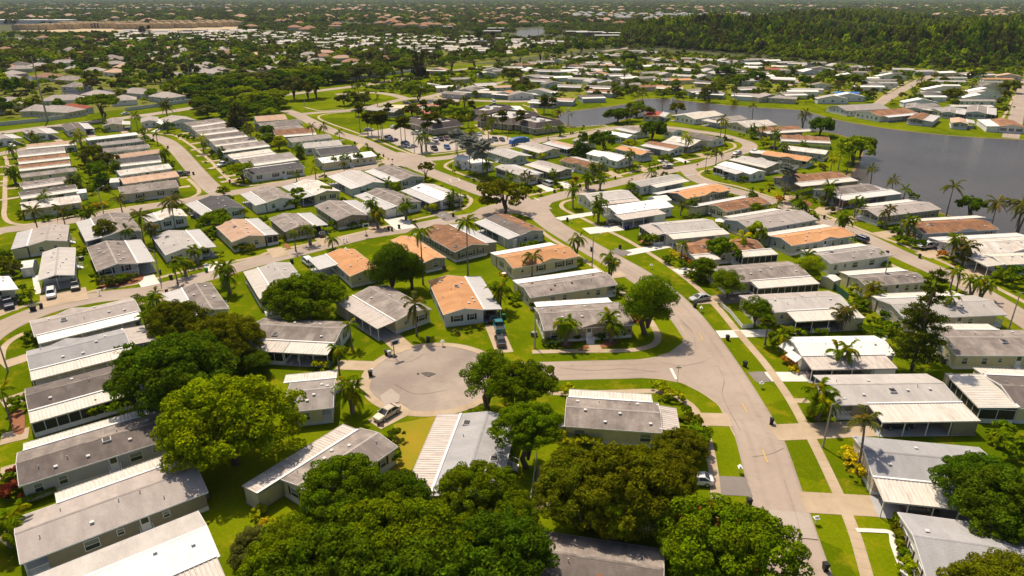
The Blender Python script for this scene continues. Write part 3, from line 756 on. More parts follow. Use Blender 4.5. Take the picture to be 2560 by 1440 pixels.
def palm(px, py, h, kind='queen', tone='mid', s=1.0, label=None, stems=1, lean=None, world=None):
    p = world if world is not None else G(px, py); rnd = random.Random(int(p.x * 37 + p.y * 11)); Y = p.y
    root = empty('palm_tree', (p.x, p.y, 0), rnd.uniform(0, 6.28))
    c = TONE[tone]; c = (c[0] * .95, c[1] * .95, c[2])
    for k in range(stems):
        hh = h * (1 - .18 * k) ; bi = (0 if stems == 1 else 1) if lean is None else lean
        if rnd.random() < .4 and stems == 1 and lean is None: bi = 1
        ang = k * 2 * math.pi / max(stems, 1) + .6; b = {0: 0, 1: .5, 2: 1.1}[bi] * (1 if stems == 1 else 1.5)
        add('trunk', PT[bi], root, (math.cos(ang) * .15 * (stems > 1), math.sin(ang) * .15 * (stems > 1), 0), ang, scale=(b / {0: 1, 1: .5, 2: 1.1}[bi] if bi else 1, 1, hh))
        tx, ty = math.cos(ang) * b, math.sin(ang) * b
        if kind != 'fan' and Y < 200: add('crown_shaft', SHAFT, root, (tx, ty, hh - .15), scale=(s, s, .9)); hh += .6
        if Y > 190: add('crown', PC[kind][k % 2], root, (tx, ty, hh), ang, c, s)
        else:
            n = 17 if kind == 'coco' else (12 if kind == 'queen' else 22)
            for i in range(n):
                m = FR[kind][3 if i % 6 == 5 else rnd.randrange(3)]; el = rnd.uniform(-.35, .45) if kind != 'fan' else rnd.uniform(-.9, 1.1)
                cc = c if i % 9 else (c[0] * 1.9, c[1] * 1.25, c[2])
                f = add('frond', m, root, (tx, ty, hh), 0, cc, s * rnd.uniform(.88, 1.08)); f.rotation_euler = (rnd.uniform(-.3, .3), -el, i * 2.4 + rnd.uniform(-.2, .2))
    nm = {'coco': 'tall feathery palm', 'queen': 'arching garden palm', 'fan': 'fan palm'}[kind]
    if stems > 1: nm = f'multi-stemmed palm clump'
    if tone == 'silver': nm = 'silver-leaved fan palm'
    PLANTS.append((root, p, label or nm)); tag(root, label or nm, 'palm tree', 'palms', fixed=bool(label)); return root
def pine(px, py, h, R, label, dense=.6):
    # open tiered pine with bare upper whorls
    p = G(px, py); rng = np.random.default_rng(int(px)); root = empty('tree', (p.x, p.y, 0)); P = []; mb = MB()
    mb.tube([(0, 0, 0), (.15, 0, h * .5), (.35, 0, h)], [.32, .2, .05], 7)
    for i in range(96):
        z = h * (.10 + .88 * (i / 96)); q = R * (1.08 - z / h) ** .6 * rng.uniform(.7, 1.12) * (1 if z < h * .6 else .8) + .5; a = rng.uniform(0, 6.28)
        e = np.array([math.cos(a) * q, math.sin(a) * q, z + q * .22]); s = np.array([.3 * z / h, 0, z]); mb.tube([tuple(s), tuple(e)], [.06, .02], 4)
        n = int(240 * (1.25 if z < h * dense else .4)); t = rng.uniform(.25 if z < h * dense else .55, 1.08, n)[:, None]
        P.append(s + (e - s) * t + rng.normal(0, .34 if z < h * dense else .22, (n, 3)) * [1, 1, .6])
    P = np.vstack(P); N = unit(len(P), rng, -.3)
    add('crown', leaf_mesh('crown', P, N, rng.uniform(.10, .22, len(P)), LEAF, rng), root, color=(.095, .125, .006)); add('trunk', mb.mesh('trunk', BARK), root)
    PLANTS.append((root, p, label)); return tag(root, label, 'tree', 'trees among the homes', fixed=True)

# ------------------------------------------------------------------ vehicles
def loft(mb, st, mi=0):
    # st: (x, half width, z bottom, z top); eight-sided sections
    R = []
    for (x, hw, zb, zt) in st:
        n = len(mb.v); c = .12
        mb.v += [(x, -hw + c, zb), (x, hw - c, zb), (x, hw, zb + c), (x, hw, zt - c * 1.4), (x, hw - c * 1.2, zt), (x, -hw + c * 1.2, zt), (x, -hw, zt - c * 1.4), (x, -hw, zb + c)]
        R.append(n)
    for a, b in zip(R, R[1:]):
        for k in range(8):
            k2 = (k + 1) % 8; mb.f.append((a + k, b + k, b + k2, a + k2)); mb.m.append(mi)
    mb.f.append(tuple(R[0] + k for k in range(8))); mb.m.append(mi); mb.f.append(tuple(R[-1] + k for k in reversed(range(8)))); mb.m.append(mi)
_w = MB(); _w.tube([(0, -.11, 0), (0, .11, 0)], [.33, .33], 14); TYR = _w.mesh('tyre', TYRE, True)
_w = MB()
_w.tube([(0, -.125, 0), (0, .125, 0)], [.2, .2], 10)
_w.f.append(tuple(range(10))); _w.m.append(0); RIMM = _w.mesh('rim', RIM)
def build_car(kind):
    b = MB(); g = MB(); r = MB(); wb = 1.42
    if kind == 'sedan':
        loft(b, [(-2.4, .74, .36, .86), (-2.25, .86, .26, .98), (-1.6, .91, .20, 1.02), (0, .92, .20, .98), (1.0, .92, .20, .96), (1.9, .89, .24, .86), (2.28, .82, .28, .76), (2.42, .66, .36, .66)])
        bx, tx, zt, zb = (-1.95, 1.15), (-1.15, .28), 1.42, .96
    elif kind == 'suv':
        loft(b, [(-2.3, .80, .42, 1.0), (-2.2, .92, .32, 1.1), (-1.6, .95, .26, 1.12), (0, .96, .26, 1.1), (1.0, .96, .26, 1.08), (1.9, .93, .3, 1.0), (2.25, .86, .34, .9), (2.38, .70, .42, .8)])
        bx, tx, zt, zb = (-2.2, 1.2), (-1.95, .5), 1.68, 1.06
    elif kind == 'van':
        loft(b, [(-2.5, .86, .42, 1.05), (-2.4, .96, .32, 1.1), (0, .98, .28, 1.1), (1.5, .97, .28, 1.06), (2.3, .9, .34, .92), (2.5, .72, .42, .82)])
        bx, tx, zt, zb = (-2.45, 1.75), (-2.3, .85), 1.85, 1.06
    else:
        wb = 1.75
        loft(b, [(-2.85, .88, .52, 1.02), (-2.75, .97, .42, 1.08), (0, .98, .36, 1.08), (1.4, .98, .36, 1.12), (2.4, .95, .40, 1.08), (2.75, .88, .44, 1.0), (2.85, .76, .52, .9)])
        bx, tx, zt, zb = (-.75, 1.45), (-.6, .8), 1.82, 1.06
        b.box(-2.8, -.96, 1.05, -.75, -.84, 1.28); b.box(-2.8, .84, 1.05, -.75, .96, 1.28); b.box(-2.85, -.96, 1.05, -2.76, .96, 1.28); b.box(-.85, -.9, 1.05, -.75, .9, 1.28)
    wB, wT = .84, .66
    if kind in ('van', 'pickup'): wT = .76; wB = .9
    g.hexa([(bx[0], -wB, zb), (bx[1], -wB, zb), (bx[1], wB, zb), (bx[0], wB, zb)], [(tx[0], -wT, zt), (tx[1], -wT, zt), (tx[1], wT, zt), (tx[0], wT, zt)])
    r.hexa([(tx[0] - .04, -wT - .03, zt), (tx[1] + .04, -wT - .03, zt), (tx[1] + .04, wT + .03, zt), (tx[0] - .04, wT + .03, zt)], [(tx[0] + .08, -wT + .06, zt + .07), (tx[1] - .1, -wT + .06, zt + .07), (tx[1] - .1, wT - .06, zt + .07), (tx[0] + .08, wT - .06, zt + .07)])
    for s in (-1, 1):       # pillars
        for q in ((bx[0], tx[0]), (bx[1], tx[1]), (bx[0] * .45 + bx[1] * .55,) * 2): r.bar((q[0], s * (wB + .01), zb), (q[1], s * (wT + .01), zt), .045)
        if kind in ('suv', 'van'): r.bar((bx[0] * .75 + bx[1] * .25, s * (wB + .01), zb), (tx[0] * .75 + tx[1] * .25, s * (wT + .01), zt), .09)
        b.bar((bx[1] - .12, s * .9, 1.0), (bx[1] - .12, s * 1.06, 1.05), .08)
    d = dict(body=b.mesh('body', PAINT), glass=g.mesh('cabin_glass', CGLASS), roof=r.mesh('cabin_roof', PAINT), wb=wb)
    if kind == 'pickup': q = MB(); q.box(-2.74, -.83, 1.06, -.86, .83, 1.10); d['bed'] = q.mesh('truck_bed', DARK)
    x = {'sedan': 2.4, 'suv': 2.36, 'van': 2.44, 'pickup': 2.84}[kind]; z = {'sedan': .68, 'suv': .8, 'van': .8, 'pickup': .9}[kind]
    q = MB(); q.box(-.05, -.14, -.07, .06, .14, .08); d['hl'] = (q.mesh('headlight', LAMPW), x - .12, z)
    q = MB(); q.box(-.06, -.12, -.09, .05, .12, .10); d['tl'] = (q.mesh('tail_light', LAMPR), -x + .05, z + .1)
    return d
CARS = {k: build_car(k) for k in ('sedan', 'suv', 'van', 'pickup')}
CCOL = {'white': (.72, .72, .72), 'silver': (.42, .42, .42), 'black': (.015, .015, .017), 'grey': (.12, .12, .13), 'dark blue': (.02, .03, .07), 'red': (.32, .02, .02), 'maroon': (.11, .012, .02),
        'teal': (.01, .16, .18), 'champagne': (.50, .42, .31), 'blue': (.03, .10, .30), 'dark grey': (.05, .05, .055)}
def car(px, py, fx, fy, kind, col, label, s=1.0):
    p = G(px, py); f = G(fx, fy); a = math.atan2(f.y - p.y, f.x - p.x); K = CARS[kind]; c = CCOL[col]
    root = empty('parked_car' if kind != 'pickup' else 'pickup_truck', (p.x, p.y, .05), a); root.scale = (s, s, s)
    add('body', K['body'], root, color=c); add('cabin_glass', K['glass'], root); add('cabin_roof', K['roof'], root, color=c)
    if 'bed' in K: add('truck_bed', K['bed'], root)
    for sx in (-1, 1):
        for sy in (-1, 1):
            w = add('wheel', TYR, root, (sx * K['wb'], sy * .84, .33)); add('rim', RIMM, w)
    for nm, k in (('headlight', 'hl'), ('tail_light', 'tl')):
        for sy in (-1, 1): add(nm, K[k][0], root, (K[k][1], sy * .66, K[k][2]))
    return tag(root, label, {'pickup': 'pickup truck', 'van': 'van'}.get(kind, 'car'), 'parked cars', fixed=True)

# ------------------------------------------------------------------ street things
_b = MB(); _b.hexa([(-.22, -.26, .08), (.22, -.26, .08), (.22, .26, .08), (-.22, .26, .08)], [(-.30, -.34, 1.0), (.30, -.34, 1.0), (.30, .34, 1.0), (-.30, .34, 1.0)]); _b.box(-.3, .34, .9, .3, .44, .96); BINB = _b.mesh('bin_body', PLAS)
_b = MB(); _b.hexa([(-.32, -.38, 1.0), (.32, -.38, 1.0), (.32, .38, 1.0), (-.32, .38, 1.0)], [(-.28, -.3, 1.09), (.28, -.3, 1.09), (.28, .34, 1.12), (-.28, .34, 1.12)]); BINL = _b.mesh('lid', PLAS)
_b = MB(); _b.tube([(-.3, .24, .12), (.3, .24, .12)], [.12, .12], 8); BINW = _b.mesh('wheel', TYRE)
def bin_(px, py, col=(.02, .02, .02), name='black'):
    p = G(px, py); rnd = random.Random(int(px * 7 + py)); root = empty('wheelie_bin', (p.x, p.y, 0), rnd.uniform(0, 6.28))
    add('bin_body', BINB, root, color=col); add('lid', BINL, root, color=col); add('wheel', BINW, root)
    PLANTS.append((root, p, f'{name} wheelie bin')); tag(root, f'{name} wheelie bin', 'bin', 'wheelie bins')
_b = MB(); _b.bar((0, 0, 0), (0, 0, 1.05), .05); MPOST = _b.mesh('post', TRIM)
_b = MB(); _b.box(-.28, -.13, 1.02, .28, .13, 1.2)
_b.hexa([(-.28, -.13, 1.2), (.28, -.13, 1.2), (.28, .13, 1.2), (-.28, .13, 1.2)], [(-.28, -.06, 1.3), (.28, -.06, 1.3), (.28, .06, 1.3), (-.28, .06, 1.3)]); _b.box(-.36, -.3, .98, .36, .3, 1.02); MBOX = _b.mesh('box', TRIM)
def mailbox(px, py):
    p = G(px, py); rnd = random.Random(int(px * 7 + py)); root = empty('mailbox', (p.x, p.y, 0), rnd.uniform(0, 6.28))
    add('post', MPOST, root); add('box', MBOX, root); PLANTS.append((root, p, 'white kerbside mailbox on a post')); tag(root, 'white kerbside mailbox on a post', 'mailbox', 'mailboxes')
POLE = plain('concrete_pole', (.40, .35, .29), .85); LAMPH = plain('lamp_head', (.55, .55, .53), .4)
def lamp(px, py, h, ax, ay, label):
    p = G(px, py); root = empty('street_lamp', (p.x, p.y, 0)); mb = MB(); mb.tube([(0, 0, 0), (0, 0, h)], [.16, .09], 8); add('pole', mb.mesh('pole', POLE), root)
    a = Vector((ax, ay, .5)); mb = MB(); mb.tube([(0, 0, h - .25), tuple(Vector((0, 0, h - .1)) + a * .6), tuple(Vector((0, 0, h)) + a)], [.05, .045, .04], 5); add('arm', mb.mesh('arm', POLE), root)
    mb = MB(); mb.box(-.3, -.14, -.06, .3, .14, .07); add('lamp_head', mb.mesh('lamp_head', LAMPH), root, (a.x, a.y, h + a.z), math.atan2(ay, ax))
    tag(root, label, 'street lamp', 'street lamps', fixed=True)
def utility(px, py, h, label, r=.35):
    p = G(px, py); root = empty('utility_pole', (p.x, p.y, 0)); mb = MB(); mb.tube([(0, 0, 0), (0, 0, h)], [r, r * .5], 8); add('pole', mb.mesh('pole', POLE), root)
    mb = MB()
    for z in (h - .8, h - 2.6, h - 4.4): mb.tube([(0, 0, z), (1.1, .4, z + .1)], [.05, .05], 4)
    add('insulator_arms', mb.mesh('insulator_arms', VENTM), root); tag(root, label, 'utility pole', 'power line poles', fixed=True); return p + Vector((0, 0, h - .8))
def shed(pts, wall, label, ze=2.3, roof='w'):
    A, B, C = [G(x, y, ze) for x, y in pts]; u = B - A; u.z = 0; L = u.length; u.normalize(); n = Vector((-u.y, u.x, 0)); Wd = max(1.2, (C - B).dot(n)); c = A + u * L / 2 + n * Wd / 2
    root = empty('garden_shed', (c.x, c.y, 0), math.atan2(u.y, u.x)); mb = MB(); mb.box(-L/2 + .08, -Wd/2 + .08, 0, L/2 - .08, Wd/2 - .08, ze)
    gable_poly(mb, -L/2 + .09, Wd/2 - .08, ze - .05, ze, ze + Wd * .13, False); gable_poly(mb, L/2 - .09, Wd/2 - .08, ze - .05, ze, ze + Wd * .13, True); add('wall', mb.mesh('wall', WALL[wall]), root)
    mb = MB()
    for s in (-1, 1):
        a = [(-L/2, s * Wd/2, ze), (L/2, s * Wd/2, ze), (L/2, 0, ze + Wd * .15), (-L/2, 0, ze + Wd * .15)][::-s]
        mb.hexa([(q[0], q[1], q[2] - .05) for q in a][::-1] if s > 0 and False else [(q[0], q[1], q[2] - .05) for q in a], a)
    add('roof', mb.mesh('roof', ROOF[roof]), root)
    d = MB(); d.box(-.45, -.03, .05, .45, .01, 1.9); add('door', d.mesh('door', TRIM), root, (0, -Wd/2 + .07, 0)); tag(root, label, 'shed', 'garden sheds', fixed=True)
def fence(pts, h, label, mat=TRIM, kind='rail'):
    P = [G(*q) for q in pts]; root = empty('fence', (P[0].x, P[0].y, 0)); O = P[0]; k = 0
    for a, b in zip(P, P[1:]):
        d = b - a; ln = d.length; ang = math.atan2(d.y, d.x); n = max(1, int(ln / 2.4)); s = ln / n
        for i in range(n):
            q = a + d * (i / n) - O
            mb = MB()
            if kind == 'picket':
                mb.box(0, -.03, .2, s, .0, .28); mb.box(0, -.03, h * .75, s, .0, h * .75 + .08)
                for j in range(int(s / .16)): mb.box(j * .16, .0, .05, j * .16 + .09, .025, h)
            elif kind == 'solid': mb.box(0, -.02, .03, s, .02, h)
            elif kind == 'wall': mb.box(0, -.1, 0, s, .1, h)
            else:
                mb.box(0, -.015, h - .05, s, .015, h); mb.box(0, -.015, h * .5, s, .015, h * .5 + .03)
            add('fence_panel', mb.mesh('fence_panel', mat), root, tuple(q), ang)
            mb = MB(); mb.box(-.06, -.06, 0, .06, .06, h + .08)
            if kind == 'wall': mb = MB(); mb.box(-.2, -.2, 0, .2, .2, h + .12)
            add('post', mb.mesh('post', mat), root, tuple(q), ang)
    tag(root, label, 'wall' if kind == 'wall' else 'fence', fixed=True)

# ================================================================== THE GROUND
gm = MB(); gm.face([(-14000, -120, 0), (14000, -120, 0), (14000, 16000, 0), (-14000, 16000, 0)]); struct(add('ground', gm.mesh('ground', GRASS)))
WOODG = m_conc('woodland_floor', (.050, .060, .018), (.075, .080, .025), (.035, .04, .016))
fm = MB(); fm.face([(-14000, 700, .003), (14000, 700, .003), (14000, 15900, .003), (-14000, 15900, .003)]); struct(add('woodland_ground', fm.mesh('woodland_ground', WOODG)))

# darker grass under the old trees beyond the boulevard, shade put into its colour
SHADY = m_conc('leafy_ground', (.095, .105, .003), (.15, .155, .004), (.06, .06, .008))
# roads: centre line in the photograph, width in metres
RD = [
 ('main street', [(2090, 1640), (2040, 1520), (2003, 1440), (1950, 1268), (1897, 1092), (1850, 1000), (1800, 915), (1752, 842), (1706, 782), (1650, 727), (1590, 685), (1520, 645), (1455, 608), (1392, 570), (1340, 533), (1290, 508), (1200, 478), (1090, 436), (1030, 412), (985, 390), (945, 371), (899, 350), (845, 333), (805, 317), (770, 300), (742, 286), (715, 276)], 7.3),
 ('cul-de-sac road', [(1210, 934), (1250, 930), (1350, 928), (1450, 925), (1620, 920), (1790, 905)], 6.7),
 ('side street', [(1370, 515), (1330, 520), (1250, 528), (1190, 540), (1115, 552), (1015, 572), (915, 588), (815, 612), (715, 637), (640, 655), (540, 684), (425, 714), (350, 731), (250, 742), (150, 762), (75, 787), (0, 822), (-60, 870), (-95, 960), (-100, 1080), (-110, 1300)], 6.6),
 ('side street', [(-60, 600), (0, 577), (75, 567), (175, 552), (325, 525), (475, 500), (550, 487), (640, 472), (740, 452), (840, 432), (940, 414), (1000, 398)], 6.6),
 ('side street', [(560, 487), (534, 473), (500, 440), (468, 403), (442, 374), (415, 353), (375, 340), (330, 338), (260, 345), (190, 352), (60, 372), (0, 385), (-80, 402)], 6.6),
 ('boulevard', [(-80, 342), (0, 332), (112, 318), (244, 303), (375, 286), (480, 270), (600, 250), (720, 236), (820, 224), (955, 206), (1100, 181), (1200, 168), (1325, 156), (1425, 140), (1575, 119)], 9),
 ('side street', [(745, 286), (800, 281), (870, 276), (920, 268), (965, 258), (1010, 248), (1067, 245), (1161, 250), (1240, 253), (1320, 253), (1360, 250)], 7),
 ('side street', [(1015, 247), (985, 238), (940, 232), (885, 233), (840, 236)], 7),
 ('side street', [(1060, 245), (1110, 232), (1135, 222), (1200, 215), (1290, 200), (1380, 185)], 7),
 ('side street', [(1000, 396), (1067, 398), (1130, 392), (1200, 379), (1290, 363), (1360, 350), (1424, 341), (1470, 333), (1510, 325), (1560, 318), (1620, 316), (1694, 321), (1740, 328), (1794, 336), (1841, 348), (1872, 360), (1869, 373), (1831, 386), (1784, 401), (1755, 412), (1680, 425), (1630, 436), (1530, 460), (1430, 482), (1350, 505)], 6.6),
 ('side street', [(1715, 420), (1740, 445), (1775, 460), (1831, 476), (1887, 491), (1940, 508), (1995, 527), (2070, 558), (2132, 580), (2195, 610), (2270, 645), (2345, 678), (2400, 703), (2470, 743), (2545, 788), (2640, 850)], 6.6),
 ('side street', [(2160, 288), (2192, 263), (2249, 228), (2296, 203), (2326, 190), (2300, 180), (2200, 178), (2082, 178), (2023, 193), (1966, 214)], 7),
 ('side street', [(2526, 345), (2536, 310), (2547, 262), (2556, 225), (2562, 200), (2500, 204)], 7),
]
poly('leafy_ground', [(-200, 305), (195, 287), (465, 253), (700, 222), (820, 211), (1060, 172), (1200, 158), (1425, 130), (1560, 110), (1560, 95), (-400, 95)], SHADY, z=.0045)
poly('leafy_ground', [(1230, 200), (1420, 148), (1570, 132), (1800, 140), (2100, 162), (2560, 182), (2560, 250), (2200, 250), (1900, 245), (1750, 228), (1560, 232), (1400, 250)], m_conc('garden_ground', (.13, .145, .002), (.20, .205, .004), (.24, .20, .10)), z=.0047)
for nm, pts, w in RD: ribbon('road', pts, w, ASPH)
def disc(name, c, r, mat, n=40, a0=0, a1=360):
    return [Vector((c.x + r * math.cos(math.radians(a0 + (a1 - a0) * i / n)), c.y + r * math.sin(math.radians(a0 + (a1 - a0) * i / n)), 0)) for i in range(n + (a1 - a0 < 360))]
CL = G(931, 950); CRt = G(1232, 930); CN = G(1085, 1029); CFa = G(1080, 866)
cc = Vector(((CL.x + G(1230, 945).x) / 2, (CN.y + CFa.y) / 2, 0)); cr = (CFa.y - CN.y) / 2
poly('cul_de_sac', disc('', cc, cr, ASPH), CULD, world=True)
_g = m_asphalt('gutter_grime', (.27, .215, .175), (.38, .31, .255)); _o = disc('', cc, cr - .05, None, 56, 15, 345); _i = disc('', cc, cr - 1.0, None, 56, 15, 345); _m = MB()
for i in range(len(_o) - 1): _m.face([(_i[i].x, _i[i].y, .0125), (_o[i].x, _o[i].y, .0125), (_o[i + 1].x, _o[i + 1].y, .0125), (_i[i + 1].x, _i[i + 1].y, .0125)])
struct(add('gutter', _m.mesh('gutter', _g)))
poly('road', [(1590, 899), (1635, 893), (1675, 880), (1704, 858), (1713, 835), (1780, 880), (1740, 930)], ASPH)
poly('road', [(1600, 945), (1650, 948), (1705, 958), (1755, 983), (1795, 1012), (1815, 1048), (1880, 1050), (1850, 960), (1760, 900)], ASPH)
poly('road', [(1180, 893), (1215, 902), (1260, 906), (1330, 905), (1330, 930), (1200, 930)], ASPH)
poly('road', [(1195, 985), (1250, 962), (1330, 950), (1330, 930), (1200, 930)], ASPH)
poly('road', [(1290, 470), (1330, 500), (1400, 480), (1370, 520), (1400, 560), (1330, 545), (1240, 520), (1160, 545), (1200, 520), (1270, 500)], ASPH)
poly('road', [(960, 385), (1000, 380), (1060, 390), (1090, 410), (1080, 425), (1040, 420), (990, 415), (960, 425), (940, 410), (985, 398)], ASPH)
poly('parking_lot', [(895, 338), (908, 331), (977, 320), (1011, 309), (1036, 331), (1077, 344), (1146, 335), (1206, 337), (1255, 339), (1292, 348), (1272, 359), (1191, 367), (1129, 378), (1041, 386), (1000, 367), (959, 348), (927, 343)], LOT)
poly('parking_lot', [(1030, 255), (1050, 248), (1150, 250), (1140, 262), (1080, 262)], LOT)
poly('tennis_court', [(1005, 274), (1050, 260), (1118, 259), (1130, 262), (1075, 285), (1020, 280)], m_conc('red_court', (.40, .13, .10), (.46, .17, .13), (.34, .12, .1)))
poly('tennis_court', [(1030, 272), (1056, 264), (1092, 264), (1070, 275)], m_conc('green_grey_court', (.22, .24, .20), (.26, .28, .24), (.2, .22, .18)))
poly('sand_court', [(950, 270), (975, 262), (1030, 262), (1005, 271)], m_conc('court_sand', (.6, .47, .33), (.66, .54, .4)))
poly('pool_deck', [(1232, 270), (1250, 264), (1300, 265), (1315, 277), (1290, 279)], CONCL)
poly('pool_water', [(1250, 273), (1258, 270), (1288, 270), (1285, 275)], plain('pool_tiles', (.18, .55, .55), .15))

# lake and its bank
LAKE = [(1395, 300), (1405, 284), (1441, 277), (1497, 270), (1544, 264), (1581, 257), (1592, 250), (1619, 247), (1675, 248), (1731, 255), (1812, 263), (1925, 271), (1981, 274), (2019, 280), (2056, 291), (2112, 304), (2192, 318), (2267, 328), (2361, 338), (2455, 345), (2560, 350), (2750, 362), (2950, 500), (2900, 640), (2640, 640), (2560, 595), (2520, 587), (2482, 580), (2445, 562), (2357, 533), (2315, 515), (2270, 501), (2232, 490), (2195, 480), (2160, 466), (2128, 450), (2128, 436), (2140, 424), (2150, 405), (2158, 385), (2155, 365), (2130, 347), (2080, 332), (2020, 325), (1985, 318), (1930, 311), (1880, 300), (1850, 296), (1800, 286), (1760, 279), (1700, 284), (1650, 285), (1600, 292), (1560, 298), (1519, 310), (1480, 315), (1430, 315)]
import mathutils.geometry
def ringed(name, pts, inner, outer_mat, grow):
    P = catmull([G(*p) for p in pts] + [G(*pts[0])], 5)[:-1]; n = len(P); O = []
    ar = sum(P[i].x * P[(i + 1) % n].y - P[(i + 1) % n].x * P[i].y for i in range(n)); sg = 1 if ar > 0 else -1
    for i in range(n):
        d = P[(i + 1) % n] - P[i - 1]; d.normalize(); O.append(P[i] + Vector((d.y, -d.x, 0)) * sg * grow)
    mb = MB()
    for i in range(n):
        j = (i + 1) % n; a, b, c, e = P[i], P[j], O[j], O[i]
        q = [(a.x, a.y, .02), (b.x, b.y, .02), (c.x, c.y, .06), (e.x, e.y, .06)]
        if (b - a).cross(e - a).z < 0: q = q[::-1]
        mb.face(q)
    struct(add('lake_bank', mb.mesh('lake_bank', outer_mat))); poly(name, P, inner, z=.03, world=True)
ringed('lake', LAKE, WATER, SHORE, 1.3)
for pts in ([(30, 190), (55, 184), (80, 192), (78, 210), (50, 204)], [(150, 232), (185, 224), (225, 226), (235, 240), (205, 252), (175, 250)], [(255, 225), (275, 224), (290, 236), (270, 240)],
            [(1288, 84), (1300, 76), (1335, 71), (1360, 73), (1355, 84), (1330, 92), (1300, 92)], [(1235, 45), (1280, 42), (1440, 43), (1400, 48), (1300, 48)], [(1355, 73), (1400, 70), (1425, 76), (1400, 80)], [(2350, 56), (2430, 55), (2430, 58)]):
    poly('pond', pts, WATER, z=.04, smooth=True)
poly('lawn', [(20, 175), (60, 172), (110, 176), (80, 188), (30, 186)], GRASS); poly('lawn', [(2250, 58), (2560, 56), (2560, 60), (2250, 62)], GRASS)

poly('bare_sand', [(50, 80), (330, 79), (590, 73), (600, 62), (300, 62), (50, 68)], m_conc('raw_sand', (.42, .32, .19), (.50, .39, .24)), z=.05)
# pavements
def slabwalk(name, pts, w, mat, step=1.6):
    P = catmull([G(*p) for p in pts], 12); mb = MB(); z = .045; root = None; acc = []; out = [P[0]]
    for a, b in zip(P, P[1:]):     # resample to slabs
        while True:
            d = (b - out[-1]).length
            if d < step: break
            # walk along
            k = out[-1] + (b - out[-1]).normalized() * step; out.append(k)
    root = struct(empty(name, tuple(out[0])))
    L_, R_ = strip_sides(out, w); g = .012
    for i in range(len(out) - 1):
        d = (out[i + 1] - out[i]).normalized() * g; m = MB(); O = out[0]; tz = z + random.uniform(-.004, .004)
        q = [R_[i] + d - O, R_[i + 1] - d - O, L_[i + 1] - d - O, L_[i] + d - O]
        m.hexa([(p.x, p.y, .0) for p in q], [(p.x, p.y, tz) for p in q]); add('paving_slab', m.mesh('paving_slab', mat), root)
slabwalk('sidewalk', [(2200, 1560), (2167, 1440), (2137, 1336), (2100, 1245), (2056, 1151), (2022, 1084), (1979, 1005), (1935, 940), (1905, 900), (1847, 833), (1800, 776), (1777, 752)], 1.5, CONC)
slabwalk('sidewalk', [(1330, 880), (1430, 878), (1540, 877), (1592, 874), (1630, 864), (1645, 848), (1640, 826), (1622, 798), (1600, 772)], 1.4, CONC)
slabwalk('sidewalk', [(1690, 990), (1730, 1016), (1752, 1052), (1768, 1100), (1779, 1150), (1788, 1220), (1790, 1300)], 1.4, CONC)
SW = [
 [(1777, 750), (1735, 712), (1692, 679), (1642, 645), (1567, 600), (1505, 570), (1455, 545), (1416, 527), (1403, 515), (1410, 505), (1435, 498)],
 [(1600, 775), (1567, 742), (1530, 705), (1497, 675), (1452, 645), (1412, 617), (1372, 592), (1350, 575)],
 [(1372, 982), (1415, 983), (1540, 980), (1630, 978), (1690, 990)],
 [(-30, 797), (0, 787), (62, 765), (130, 752), (215, 732), (262, 722), (350, 707), (430, 686), (512, 667), (640, 642), (672, 631), (760, 612), (832, 597), (935, 573), (1065, 543), (1130, 530), (1165, 518), (1178, 500), (1165, 488)],
 [(2, 905), (5, 880), (15, 862), (35, 846), (60, 834), (90, 827)], [(337, 762), (400, 750), (440, 742)],
 [(12, 390), (18, 410), (13, 450), (12, 510), (10, 535), (18, 552), (40, 560), (75, 560), (175, 542), (325, 517), (450, 500), (488, 489), (498, 478), (490, 465), (470, 447)],
 [(384, 332), (410, 335), (440, 340), (477, 363), (515, 392), (543, 420), (565, 442), (585, 457), (627, 464), (680, 457), (721, 451), (834, 430), (920, 416), (950, 408), (965, 398), (950, 388)],
 [(877, 279), (824, 284), (798, 290), (802, 299), (834, 312), (875, 326), (905, 337), (936, 348), (992, 371), (1035, 386), (1067, 387), (1129, 381), (1191, 371), (1274, 359), (1330, 349), (1424, 333), (1520, 318), (1600, 314)],
 [(1136, 400), (1116, 410), (1117, 420), (1161, 438), (1246, 468), (1290, 482)],
 [(1320, 489), (1430, 465), (1530, 442), (1630, 417), (1705, 402), (1780, 389), (1815, 378), (1837, 368), (1832, 358), (1812, 354)],
 [(1790, 421), (1755, 428), (1747, 437), (1765, 447), (1794, 456), (1850, 468), (1920, 490), (1970, 506), (2045, 531), (2107, 555), (2195, 590), (2295, 627), (2420, 684), (2545, 747), (2640, 797)],
 [(2197, 647), (2245, 670), (2300, 694)], [(1385, 315), (1430, 318), (1500, 314), (1525, 318)], [(1307, 262), (1335, 272), (1342, 285), (1350, 296)], [(2180, 262), (2236, 222), (2285, 196)], [(2490, 310), (2510, 290), (2535, 240)],
 [(760, 268), (805, 277), (860, 272)], [(1095, 237), (1100, 244), (1140, 246)],
]
for pts in SW: ribbon('sidewalk', pts, 1.35, CONC)
ring = disc('', cc, cr + .75, CONC, 60, 12, 348)
mb = MB(); A_, B_ = strip_sides([p for p in ring], 1.5); zr_ = nextz()
rootr = struct(empty('sidewalk', (cc.x, cc.y, 0)))
for i in range(len(ring) - 1):
    m = MB(); q = [B_[i], B_[i + 1], A_[i + 1], A_[i]]
    cxy = sum(q, Vector()) / 4; q = [cxy + (p - cxy) * .99 for p in q]
    if (q[1] - q[0]).cross(q[3] - q[0]).z < 0: q = q[::-1]
    m.hexa([(p.x - cc.x, p.y - cc.y, 0) for p in q], [(p.x - cc.x, p.y - cc.y, .04 + .006 * (i % 2)) for p in q]); add('paving_slab', m.mesh('paving_slab', CONC), rootr)
